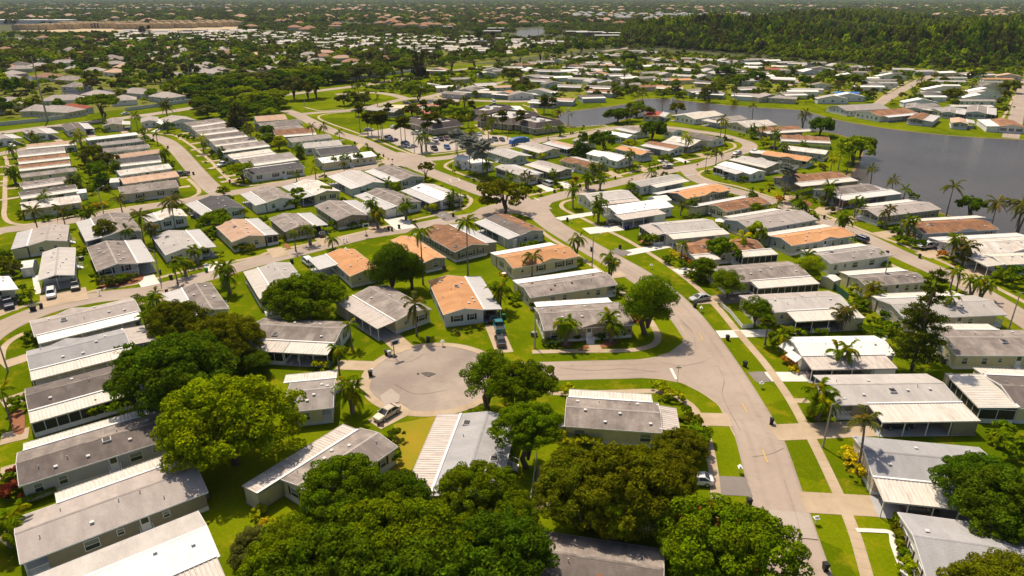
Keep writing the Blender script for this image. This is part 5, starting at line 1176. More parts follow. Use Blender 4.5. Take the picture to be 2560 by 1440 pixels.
shed([(665, 790), (702, 783), (706, 768)], 'w', 'low white shed beside the light-grey home behind the round tree', 1.5)
shed([(50, 672), (82, 668), (77, 650)], 's', 'grey garden shed with a door beside the light-grey gabled home')
shed([(2115, 788 - 75), (2102, 703), (2075, 685)], 'y', 'narrow cream shed by the green fence', 2.2) if False else shed([(2085, 704), (2104, 698), (2085, 682)], 'y', 'narrow cream shed by the green fence', 2.2)
shed([(2372, 948), (2410, 952), (2438, 940)], 'y', 'cream gabled shed beside the screened patio', 2.4)
shed([(273, 457), (299, 455), (297, 446)], 's', 'small silver shed between the trailer columns'); shed([(192, 484), (217, 481), (214, 473)], 's', 'white shed at the end of the dark-roofed trailer')
shed([(1645, 505), (1680, 500), (1655, 488)], 'w', 'small white shed beside the orange-roofed taupe home'); shed([(1258, 597), (1290, 600), (1278, 588)], 'w', 'little white shed beside the brown-roofed home')

# ================================================================== CLUBHOUSE AND OTHER BUILDINGS
MANS = m_roof('mansard_shingle', (.17, .135, .125), (.13, .105, .10), (.24, .20, .19), .4); FLAT = m_conc('flat_roof_membrane', (.42, .40, .38), (.50, .48, .46), (.30, .27, .25))
club = empty('clubhouse', tuple(G(1180, 300)))
def mansard(co, ze=3.2, hm=2.4, ins=2.2):
    A, B, C = [G(co[i], co[i + 1], ze) for i in (0, 2, 4)]; u = B - A; u.z = 0; L = u.length; u.normalize(); n = Vector((-u.y, u.x, 0)); Wd = (C - B).dot(n)
    c = A + u * L / 2 + n * Wd / 2; loc = (c.x - club.location.x, c.y - club.location.y, 0); a = math.atan2(u.y, u.x)
    m = MB(); m.box(-L/2 + 1.6, -Wd/2 + 1.6, 0, L/2 - 1.6, Wd/2 - 1.6, ze); add('wall', m.mesh('wall', WALL['e']), club, loc, a)
    m = MB(); o = [(-L/2, -Wd/2), (L/2, -Wd/2), (L/2, Wd/2), (-L/2, Wd/2)]; i_ = [(x - math.copysign(ins, x), y - math.copysign(ins, y)) for x, y in o]; j_ = [(x - math.copysign(ins + .5, x), y - math.copysign(ins + .5, y)) for x, y in o]
    for k in range(4):
        k2 = (k + 1) % 4; m.face([(*o[k], ze), (*o[k2], ze), (*i_[k2], ze + hm), (*i_[k], ze + hm)]); m.face([(*i_[k], ze + hm), (*i_[k2], ze + hm), (*j_[k2], ze + hm), (*j_[k], ze + hm)]); m.face([(*j_[k], ze + hm), (*j_[k2], ze + hm), (*j_[k2], ze + hm - .9), (*j_[k], ze + hm - .9)])
    m.face([(*p, ze - .02) for p in o[::-1]]); add('mansard_roof', m.mesh('mansard_roof', MANS), club, loc, a)
    m = MB(); m.face([(*p, ze + hm - .9) for p in j_]); add('flat_roof', m.mesh('flat_roof', FLAT), club, loc, a)
    m = MB()
    for k in range(4): k2 = (k + 1) % 4; m.bar((*o[k], ze - .12), (*o[k2], ze - .12), .12)
    add('fascia', m.mesh('fascia', TRIM), club, loc, a)
    for k in range(int(L / 6)):
        x = -L/2 + 4 + k * 6; m = MB(); m.box(x, -Wd/2 + .3, 0, x + .3, -Wd/2 + .6, ze); add('post', m.mesh('post', TRIM), club, loc, a)
        w = add('window', WIN[1][0], club, loc, a); ca, sa = math.cos(a), math.sin(a); lx, ly = x + 2.5, -Wd/2 + 1.6; w.location = (loc[0] + ca * lx - sa * ly, loc[1] + sa * lx + ca * ly, 1.0); add('pane', WIN[1][1], w)
    for k in range(2):
        m = MB(); x = -L * .2 + k * L * .35; m.box(x, -1, ze + hm - .9, x + 2.2, .8, ze + hm + .5); add('roof_unit', m.mesh('roof_unit', VENTM), club, loc, a)
mansard((1012, 304, 1082, 323, 1127, 305)); mansard((1183, 301, 1283, 311, 1320, 287)); mansard((1275, 307, 1338, 322, 1386, 306)); mansard((1165, 283, 1225, 288, 1232, 266), 3.1, 1.9)
tag(club, 'low clubhouse with dark mansard roofs and flat tops beside the parking lot', 'clubhouse', fixed=True)
h('L', (911, 274, 985, 281, 1012, 274), 'x', 'lg', 'o', opt='B', desc='light-roofed olive home left of the clubhouse')

# garbage truck
p = G(1300, 362); f = G(1330, 358); tr = empty('garbage_truck', (p.x, p.y, 0), math.atan2(f.y - p.y, f.x - p.x)); BL = (.02, .12, .42)
m = MB(); m.hexa([(-4.2, -1.25, 1.0), (2.2, -1.25, 1.0), (2.2, 1.25, 1.0), (-4.2, 1.25, 1.0)], [(-3.2, -1.25, 3.4), (2.2, -1.25, 3.5), (2.2, 1.25, 3.5), (-3.2, 1.25, 3.4)]); m.hexa([(-5.4, -1.2, .9), (-4.2, -1.2, .9), (-4.2, 1.2, .9), (-5.4, 1.2, .9)], [(-4.9, -1.2, 2.6), (-3.3, -1.2, 3.3), (-3.3, 1.2, 3.3), (-4.9, 1.2, 2.6)]); add('body', m.mesh('body', PAINT), tr, color=BL)
m = MB(); m.hexa([(2.5, -1.2, .8), (4.6, -1.2, .8), (4.6, 1.2, .8), (2.5, 1.2, .8)], [(2.5, -1.15, 2.9), (4.2, -1.15, 2.9), (4.2, 1.15, 2.9), (2.5, 1.15, 2.9)]); add('cab', m.mesh('cab', PAINT), tr, color=BL)
m = MB(); m.hexa([(4.36, -1.0, 1.8), (4.45, -1.0, 1.8), (4.45, 1.0, 1.8), (4.36, 1.0, 1.8)], [(4.22, -1.0, 2.7), (4.3, -1.0, 2.7), (4.3, 1.0, 2.7), (4.22, 1.0, 2.7)]); add('windscreen', m.mesh('windscreen', CGLASS), tr)
for x in (-3.4, -2.2, 3.4):
    for y in (-1.1, 1.1): w = add('wheel', TYR, tr, (x, y, .5), scale=(1.5, 1.5, 1.5)); add('rim', RIMM, w)
tag(tr, 'blue garbage truck by the kerb right of the parking lot', 'garbage truck', fixed=True)

# ================================================================== VEGETATION NEAR THE CAMERA
for a in [(590, 1155, 12.5, 9.0, 'broad', 'bright', 'big bright green domed tree left of the cul-de-sac'), (468, 1030, 13, 8.6, 'broad', 'deep', 'tall deep green tree behind the bright domed tree'), (375, 985, 8.5, 4.5, 'broad', 'deep', 'deep green tree between left-edge homes'),
          (575, 905, 9.5, 6.4, 'broad', 'olive', 'olive green tree beside the left-edge homes'), (455, 850, 8.0, 5.4, 'broad', 'olive', 'olive tree in front of the grey-roofed left-street home'), (640, 935, 4.6, 3.0, 'ball', 'deep', 'dense ball tree beside the screened porch'),
          (770, 800, 9.6, 7.6, 'broad', 'mid', 'broad green tree between light-grey and grey-brown roofs'), (985, 728, 11.5, 5.6, 'ball', 'deep', 'dense dark tree beside the two tall palms'), (1030, 722, 8.5, 3.6, 'ball', 'mid', 'smaller green tree under the left tall palm'),
          (1617, 836, 12.5, 5.4, 'ball', 'mid', 'large bright round tree on the street corner lawn'), (1262, 532, 10.5, 8.2, 'open', 'olive', 'open spreading tree at the upper junction'), (1222, 1022, 9.5, 5.2, 'open', 'mid', 'loose tree overhanging the cul-de-sac'),
          (1308, 1040, 9.5, 4.9, 'broad', 'mid', 'dark tree between cul-de-sac and long white awning'), (1320, 1165, 10, 4.6, 'broad', 'mid', 'tall narrow tree right of the blue-grey roof'),
          (1435, 1305, 10, 5.5, 'broad', 'olive', 'left crown of the dark oak group'), (1545, 1325, 11.5, 7.4, 'broad', 'olive', 'large dark olive oak in the lower middle'), (1650, 1290, 9, 4.8, 'broad', 'olive', 'right crown of the dark oak group'), (1530, 1380, 7.5, 3.2, 'open', 'bright', 'small bright tree in front of the dark oak'),
          (1800, 1450, 10.0, 7.2, 'broad', 'mid', 'flame tree with scattered red blossom by main street'), (1700, 1160, 5.5, 3.6, 'broad', 'olive', 'olive tree beside the curved sidewalk'), (1735, 1125, 4, 2.4, 'broad', 'mid', 'green shrub-like tree at the sidewalk bend'),
          (865, 1345, 11, 5.5, 'broad', 'mid', 'olive tree against the slanted cream home'), (1190, 1345, 10.5, 4.5, 'broad', 'mid', 'bright-edged tree over the blue-grey roof end'), (1275, 1390, 8.5, 4.0, 'broad', 'mid', 'tree beside the bare earth patch'),
          (1010, 1480, 12, 7.6, 'broad', 'mid', 'largest tree in the bottom centre thicket'), (735, 1490, 9.0, 5.2, 'broad', 'mid', 'leftmost tree of the bottom thicket'), (1240, 1500, 10.5, 6.2, 'broad', 'deep', 'rightmost tree of the bottom thicket'), (880, 1560, 11, 7.5, 'broad', 'deep', 'lowest tree of the bottom thicket'), (1100, 1620, 12, 8, 'broad', 'deep', 'deep green tree cut by the bottom edge'), (640, 1395, 3.6, 2.9, 'broad', 'dull', 'low greyish bushy tree on the left of the thicket'), (1010, 1345, 8.5, 4.8, 'broad', 'deep', 'dark tree between slanted home and blue-grey roof'),
          (2420, 1290, 9, 4.9, 'broad', 'deep', 'dark tree leaning over the grey carport'), (2500, 1350, 9.5, 6.2, 'broad', 'deep', 'dark tree at the right edge by the carport'), (2480, 1540, 7, 5, 'broad', 'olive', 'olive tree in the bottom right corner'), (1815, 745, 6.5, 4.4, 'open', 'mid', 'loose tree beside the silver sedan'),
          (1885, 815, 6.0, 3.5, 'open', 'mid', 'loose tree behind the picket fence'), (1800, 655, 6.5, 4.4, 'broad', 'mid', 'tree in front of the brown-roofed beige home'), (1755, 700, 5.5, 3.2, 'broad', 'mid', 'tree beside the right sidewalk'), (1888, 612, 6.5, 3.2, 'ball', 'bright', 'round tree with rusty tips behind the orange roof'),
          (2018, 700, 6.5, 3.6, 'ball', 'bright', 'bright round tree between the N and greige homes'), (545, 575, 6, 5.3, 'broad', 'mid', 'dark round tree left of the tan-roofed home'), (272, 608, 7, 3.6, 'ball', 'olive', 'olive tree against the second-line home'), (990, 482, 4, 2.3, 'ball', 'bright', 'bright ball shrub tree by the grey carport'),
          (1065, 450, 6.5, 3.2, 'open', 'olive', 'thin reddish tree by the upper junction'), (745, 500, 4.5, 2.8, 'broad', 'mid', 'tree behind the grey-brown second-line home'), (815, 498, 4.8, 2.6, 'broad', 'bright', 'bright tree beside the white patched roof'), (560, 490, 3.6, 2.6, 'ball', 'bright', 'small ball tree on the corner by the charcoal roof'),
          (607, 455, 7, 5, 'umbrella', 'bright', 'umbrella-shaped tree by the white charcoal-roofed trailer'), (2128, 410, 11.5, 7.4, 'broad', 'bright', 'large bright tree on the lake shore'), (2150, 395, 10, 6, 'broad', 'mid', 'dark companion of the large lake shore tree'), (2050, 340, 9.5, 6.6, 'broad', 'deep', 'dark tree on the lake inlet'),
          (1508, 378, 9, 6.6, 'broad', 'deep', 'dark round tree behind the white-roofed homes'), (1632, 350, 9.5, 6.6, 'broad', 'deep', 'dark tree beside the middle street'), (1455, 390, 12.5, 4.4, 'cone', 'deep', 'pointed conical evergreen by the tan roof'), (1572, 378, 5.5, 3.4, 'broad', 'lime', 'lime tree between dark trees'),
          (1575, 495, 6.5, 3.4, 'cone', 'mid', 'pointed green tree by the round tree'), (1890, 540, 4, 3, 'broad', 'mid', 'bushy green tree beside the white porch home'), (2025, 560, 4.2, 2.9, 'ball', 'bright', 'clipped ball tree on the lake road'), (2420, 545, 7, 4.2, 'broad', 'deep', 'leafy dark tree on the lake shore beside palms'),
          (600, 330, 17, 6.0, 'cone', 'pine', 'tall shaggy dark conifer between trailer columns'), (585, 335, 12, 3, 'cone', 'pine', 'smaller shaggy conifer beside the tall one'), (1050, 253, 12.5, 11, 'open', 'mid', 'wide spreading tree on the clubhouse road island'), (258, 300, 14, 11, 'umbrella', 'mid', 'huge spreading tree by the boulevard'),
          (235, 400, 7, 4.6, 'broad', 'olive', 'olive tree between the trailer columns'), (270, 420, 6.5, 4.2, 'broad', 'dull', 'dull tree between the trailer columns'), (262, 470, 7, 3.6, 'cone', 'deep', 'dark pointed tree by the silver shed'), (250, 442, 6, 4.2, 'broad', 'mid', 'broad tree by the silver shed')]:
    tree(*a)
fl = bpy.data.objects.new('flowers', flower_mesh(5, 150)); COL.objects.link(fl)
for r_, p_, l_ in PLANTS:
    if 'flame tree' in l_: fl.parent = r_; fl.location = (0, 0, 10.0 - 7.2 * 1.32 + 2.6); fl.scale = (6.4, 6.4, 8.2)
pine(2278, 926, 20, 3.7, 'tall open tiered pine between the right-hand homes', .55)
# twiggy dead branches
def deadwood(px, py, z, r, label):
    p = G(px, py, z); root = empty('bare_branches', (p.x, p.y, 0)); mb = MB(); rnd = random.Random(4)
    mb.tube([(0, 0, 0), (0, 0, z * .7)], [.14, .1], 5)
    for i in range(26):
        a = rnd.uniform(0, 6.28); e = rnd.uniform(.2, 1.2); q = r * rnd.uniform(.5, 1); m = (math.cos(a) * q * .5, math.sin(a) * q * .5, z * .7 + e * q * .6); t = (math.cos(a + .3) * q, math.sin(a + .3) * q, z * .7 + e * q * 1.1)
        mb.tube([(0, 0, z * .65), m, t], [.06, .035, .015], 4)
    add('branches', mb.mesh('branches', plain('bare_wood' + str(px), (.33, .27, .20), .9)), root); tag(root, label, 'dead tree', fixed=True)
deadwood(1312, 1050, 7.5, 2.6, 'grey leafless branches poking from the dark trees'); deadwood(450, 985, 9.5, 2.2, 'leafless twigs above the bright domed tree')
# palms
for a in [(1058, 712, 12.5, 'coco', 'mid', 1.0, 'tall palm left of the pair by brown-roofed homes', 1, 0), (1170, 690, 13, 'coco', 'mid', .95, 'tall palm right of the pair, beside the brown roof', 1, 0), (438, 570, 7.5, 'coco', 'dull', 1.15, 'large coconut palm leaning over the second line', 1, 1), (360, 605, 6.5, 'coco', 'dull', 1.0, 'coconut palm beside the open lawn', 1, 1), (307, 535, 5, 'coco', 'dull', .95, 'coconut palm by the side street', 1, 1),
          (1042, 840, 6.2, 'queen', 'dull', 1.5, 'drooping queen palm at the cul-de-sac house front', 1, 0), (850, 945, 5.2, 'queen', 'mid', .9, 'slim palm beside the cul-de-sac driveway', 1, 0), (880, 870, 4.2, 'queen', 'mid', .9, 'palm against the white gable wall', 1, 0), (882, 1032, 4.6, 'queen', 'mid', 1.15, 'triple palm on the lawn by the champagne sedan', 3, None),
          (1413, 862, 4.6, 'queen', 'mid', 1.15, 'left palm clump before the taupe home', 3, None), (1527, 855, 4.6, 'queen', 'mid', 1.15, 'right palm clump before the taupe home', 3, None), (1250, 775, 5.2, 'queen', 'mid', 1.2, 'palm clump beside the orange-roofed white home', 3, None), (1525, 708, 6.3, 'queen', 'mid', 1.0, 'three slim palms by the porch end', 3, None), (1330, 690, 4.2, 'queen', 'dull', 1.3, 'shaggy palm in front of the orange roof', 1, 0),
          (1440, 645, 5, 'queen', 'mid', 1.0, 'palm trio on the verge by the orange roof', 2, None), (2143, 1178, 7.4, 'queen', 'dull', 1.2, 'windswept leaning palm beside the yellow shrubs', 1, 1), (2045, 1050, 4.2, 'queen', 'mid', 1.3, 'palm cluster at the olive home porch', 3, None), (2095, 935, 4.6, 'queen', 'mid', 1.1, 'yellowish palm in front of the brown carport', 2, None),
          (2320, 905, 5.0, 'coco', 'silver', 1.05, 'silvery date palm below the pine', 1, 0), (2365, 805, 4.8, 'queen', 'mid', 1.0, 'palm beside the light-grey porch home', 1, 1), (1912, 862, 4.6, 'fan', 'mid', 1.1, 'small palm in the ring bed beside the sidewalk', 1, 0), (1948, 880, 3, 'queen', 'mid', 1.0, 'low palm beside the tilted awnings', 1, 0), (2175, 760, 3.2, 'queen', 'olive', 1.1, 'rusty-tipped palm against the cream wall', 2, None),
          (2375, 722, 4, 'queen', 'mid', .9, 'first of four verge palms on lake road', 1, 0), (2390, 728, 3.6, 'queen', 'mid', .9, 'second of four verge palms on lake road', 1, 1), (2425, 745, 4, 'queen', 'mid', 1.0, 'third of four verge palms on lake road', 2, None), (2450, 748, 3.6, 'queen', 'mid', 1.0, 'fourth of four verge palms on lake road', 2, None),
          (1702, 655, 4.6, 'queen', 'mid', .95, 'palm in the colourful bed by the brown roof', 1, 0), (1850, 640, 4.6, 'queen', 'lime', 1.2, 'light palm before the brown roof', 1, 0), (1432, 520, 7, 'queen', 'mid', 1.1, 'twin tall palms on the curved sidewalk', 2, None), (1495, 555, 6, 'queen', 'mid', 1.2, 'palm group before the porch with black car', 3, None), (1470, 475, 4.5, 'queen', 'mid', .9, 'palm pair on the verge, nearer', 2, None), (1500, 474, 4.5, 'queen', 'mid', .9, 'palm pair on the verge, farther', 2, None),
          (1465, 472, 5, 'queen', 'mid', .9, 'left of two verge palm pairs', 2, None), (1483, 452, 6, 'queen', 'mid', 1.0, 'palm trio by the utility pole', 3, None), (1573, 424, 6.5, 'queen', 'mid', 1.0, 'slim palms before the bay window', 2, None), (1628, 446, 2.6, 'coco', 'mid', .9, 'low palm on the street corner', 1, 0), (1958, 500, 8.5, 'fan', 'silver', 2.4, 'large silver fan palm on lake road', 1, 0), (2065, 515, 6.5, 'coco', 'mid', .95, 'palm before the grey lake road home', 1, 0),
          (2365, 540, 9.2, 'coco', 'dull', 1.1, 'tall palm standing against the lake', 1, 0), (2473, 582, 8.2, 'coco', 'dull', 1.1, 'palm on the shore by the brown roof', 1, 0), (2540, 592, 9, 'queen', 'dull', 1.9, 'drooping palms at the right shore edge', 2, None), (2175, 465, 6.5, 'coco', 'dull', .8, 'leaning palm over the water', 1, 2), (2226, 490, 5.5, 'coco', 'dull', .85, 'bushy palm at the small dock', 1, 1), (2258, 500, 3.5, 'coco', 'mid', .8, 'short palm on the shore', 1, 0),
          (2137, 545, 5, 'queen', 'mid', .95, 'twin palms at the porch stairs', 2, None), (2210, 572, 5.2, 'queen', 'dull', 1.0, 'palm pair before the taupe wall', 2, None), (2265, 600, 5.4, 'queen', 'mid', 1.1, 'palm thicket at the brown-roofed lake home', 3, None), (2105, 580, 4.2, 'queen', 'mid', 1.1, 'leaning verge palms before the orange home', 3, None), (1942, 522, 1.4, 'coco', 'mid', .7, 'stub palm on the verge, left', 1, 0), (1982, 533, 1.4, 'coco', 'mid', .7, 'stub palm on the verge, right', 1, 0),
          (2375, 650, 5.4, 'queen', 'mid', 1.1, 'palm pair at the weathered white home', 2, None), (2405, 662, 4.8, 'queen', 'dull', 1.2, 'palm thicket at the weathered white home', 3, None), (2185, 660, 1.5, 'coco', 'mid', .7, 'stub palm on the verge by the dark car', 1, 0), (1145, 412, 9.5, 'fan', 'silver', 2.9, 'left silver palm at the white hip-roofed home', 1, 0), (1175, 430, 9.5, 'fan', 'silver', 2.9, 'middle silver palm at the white hip-roofed home', 1, 0), (1207, 440, 9, 'fan', 'silver', 2.9, 'right silver palm at the white hip-roofed home', 1, 0), (1218, 445, 5.5, 'queen', 'mid', .9, 'green palm beside the silver palms', 2, None),
          (465, 690, 3.6, 'queen', 'mid', 1.0, 'verge palms above the stained grey roof', 2, None), (445, 712, 3.6, 'queen', 'mid', 1.0, 'verge palm by the stained grey carport', 1, 0), (575, 735, 6, 'queen', 'mid', 1.1, 'palm row beside the light-grey home', 3, None), (560, 715, 4.5, 'queen', 'mid', 1.0, 'palm by the street bin', 2, None), (495, 660, 3.4, 'queen', 'mid', 1.0, 'verge palm at the utility pole', 2, None), (28, 1055, 5, 'queen', 'mid', .9, 'slim palm at the left edge lawn', 1, 0), (395, 790, 4, 'queen', 'mid', .9, 'palms at the clipped hedge', 2, None),
          (372, 850, 4, 'queen', 'mid', .8, 'palm behind the patio roof', 1, 0), (120, 530, 5.4, 'coco', 'mid', .8, 'palm in front of the long white trailer', 1, 0), (95, 575, 5.0, 'coco', 'dull', 1.1, 'palm behind the greige roof, left', 1, 0), (165, 570, 4.5, 'coco', 'dull', 1.0, 'palm behind the greige roof, right', 1, 0), (30, 1365, 3.2, 'queen', 'mid', 1.2, 'palms at the bottom left lawn', 3, None), (80, 755, 2.2, 'queen', 'mid', .7, 'small palm by the street verge', 1, 0),
          (740, 628, 4.4, 'queen', 'mid', .8, 'small palm before the taupe carport home', 1, 0), (776, 612, 4.2, 'queen', 'mid', .9, 'palm beside the dark cars', 2, None), (935, 555, 5.6, 'queen', 'mid', 1.0, 'palm cluster beside the ribbed carport', 3, None), (945, 570, 4.4, 'queen', 'olive', 1.1, 'shaggy palm cluster at the driveway', 3, None), (1015, 550, 4.6, 'queen', 'mid', 1.0, 'palm cluster at the porch wall', 3, None), (1130, 520, 4.6, 'queen', 'mid', .9, 'palm before the bright white home', 2, None), (832, 622, 2.4, 'queen', 'mid', 1.0, 'palm between street and orange roof', 1, 0),
          (790, 450, 4.2, 'queen', 'lime', 1.1, 'palm on the upper verge', 1, 0), (742, 455, 3, 'queen', 'mid', .8, 'short palm on the upper verge', 1, 0), (837, 420, 3.8, 'queen', 'mid', .8, 'first palm along the white long trailer', 1, 0), (865, 418, 4.4, 'queen', 'mid', .9, 'second palm along the white long trailer', 2, None), (895, 412, 4, 'queen', 'mid', .9, 'third palm along the white long trailer', 2, None), (510, 382, 6.5, 'coco', 'lime', .9, 'tall palm among trailer driveways', 1, 0), (630, 362, 7.5, 'coco', 'dull', 1.2, 'shaggy palm behind the trailers', 1, 0), (785, 355, 7, 'coco', 'dull', .9, 'coconut palm at the trailer end', 1, 1), (812, 352, 6.5, 'coco', 'dull', .95, 'coconut palm by the lot road', 1, 0), (850, 357, 4.6, 'coco', 'mid', .8, 'palm on the lot road verge', 1, 0), (750, 395, 4.4, 'queen', 'mid', 1.2, 'palm between the trailer columns', 3, None),
          (205, 370, 6.5, 'queen', 'lime', 1.2, 'palm beside the first tan trailer', 2, None), (345, 325, 7, 'coco', 'dull', .9, 'coconut palm by the boulevard homes', 1, 0), (420, 300, 9, 'coco', 'dull', 1.4, 'big shaggy palm by the boulevard', 2, None), (395, 362, 5, 'queen', 'mid', .9, 'palm on the curve verge', 1, 0), (362, 345, 4, 'queen', 'mid', .9, 'palms before the curve homes', 2, None), (265, 325, 5, 'queen', 'mid', .8, 'twin palms by the cream wall-side home', 2, None), (415, 410, 4.5, 'queen', 'mid', .9, 'palm at the trailer street end', 2, None), (35, 395, 4.5, 'queen', 'mid', .9, 'palm at the left trailer street', 2, None), (40, 460, 5, 'queen', 'mid', 1.1, 'palm beside the left sidewalk', 3, None),
          (1788, 422, 6.5, 'queen', 'dull', 1.3, 'drooping palm by the junction corner', 1, 0), (1800, 347, 9, 'coco', 'dull', 1.0, 'tall palm on the bend, left', 1, 0), (1812, 345, 7, 'queen', 'lime', 1.2, 'yellowing palm on the bend', 1, 1), (1880, 345, 5, 'queen', 'mid', 1.1, 'palm before the weathered lake home', 3, None), (1935, 375, 8, 'queen', 'mid', 1.1, 'tall palm pair between brown roofs', 2, None), (1715, 385, 7, 'queen', 'lime', 1.1, 'twin palms before the weathered roofs', 2, None), (2005, 325, 8.5, 'coco', 'dull', 1.0, 'palm pair by the lake inlet', 2, None), (1880, 300, 7.5, 'coco', 'dull', .9, 'palm behind the lake homes', 1, 1),
          (2095, 425, 7, 'coco', 'mid', 1.1, 'palm on the lake lawn, left', 1, 0), (2115, 440, 8, 'queen', 'mid', 1.1, 'palm on the lake lawn, right', 1, 0), (2075, 435, 6.5, 'coco', 'lime', 1.0, 'light palm on the lake lawn', 1, 0), (1370, 350, 6, 'coco', 'mid', 1.0, 'palm at the clubhouse corner', 1, 0), (1400, 340, 4.5, 'queen', 'mid', .9, 'palm row by the clubhouse lawn', 3, None), (1420, 315, 7, 'coco', 'silver', .9, 'silver palm at the lake railing', 1, 0), (1395, 315, 7.5, 'coco', 'dull', 1.1, 'shaggy palm at the lake railing', 1, 0), (1655, 275, 10, 'coco', 'dull', .9, 'tall palm before the fountain', 1, 0), (1605, 262, 7, 'coco', 'dull', 1.3, 'palm on the lake peninsula', 1, 0),
          (1360, 285, 7, 'fan', 'dull', 2.0, 'fan palm by the pool path', 2, None), (1380, 290, 7, 'fan', 'dull', 2.0, 'fan palm by the lake path', 1, 0)]:
    px, py, hh, kd, tn, s, lb, st, ln = a; palm(px, py, hh, kd, tn, s, lb, st, ln)
# sabal palms round the parking lot
K3 = (880, 200, 5.333)
for x, y, hh, s in [(215, 740, 8, 2), (265, 735, 8, 2), (360, 790, 9, 2.2), (395, 790, 9, 2.2), (415, 785, 9.5, 2.2), (660, 860, 9, 2.2), (715, 855, 9, 2.4), (1015, 820, 9, 2.3), (1115, 720, 7, 2.2), (110, 690, 11, 1.6), (50, 470, 10, 1.8), (90, 480, 9, 1.8), (1600, 500, 6.5, 1.8), (2005, 690, 7.5, 2), (2245, 690, 7.5, 2), (500, 530, 6, 1.9), (950, 470, 5.5, 2)]:
    palm(*T(K3, x, y), hh, 'fan', 'olive', s)
for x, y, hh, s in [(930, 970, 7.5, 1.1), (990, 950, 6, .9), (1390, 980, 7, 1.0), (1825, 880, 8, 1.3), (1590, 850, 5.5, .9), (1500, 355, 5, 1.2), (1345, 640, 5, 1.4), (1200, 660, 6, 1.2), (1440, 640, 5, 1.3), (1550, 630, 5, 1.3), (1780, 640, 6.5, 1.5), (1870, 700, 6.5, 1.5), (340, 355, 4.5, 1.1), (1370, 220, 7, 1.3), (90, 1130, 3.5, .9), (230, 1040, 4, 1.2), (2400, 90 + 100, 6, 1.2), (2160, 190, 7, 1.2)]:
    palm(*T(K3, x, y), hh, 'queen', 'olive' if x > 1100 else 'mid', s, stems=1 + (x % 3 == 0))
for x, y, r, tn in [(800, 490, 5.5, 'dull'), (870, 500, 4, 'dull'), (1060, 480, 4.5, 'mid'), (1230, 440, 6.5, 'dull'), (1360, 520, 6, 'bright'), (1500, 530, 5, 'mid'), (170, 330, 4.5, 'dull'), (60, 400, 4, 'mid'), (1130, 460, 4, 'mid'), (1300, 420, 5.5, 'dull')]:
    tree(*T(K3, x, y), r * 1.25, r, 'broad', tn)
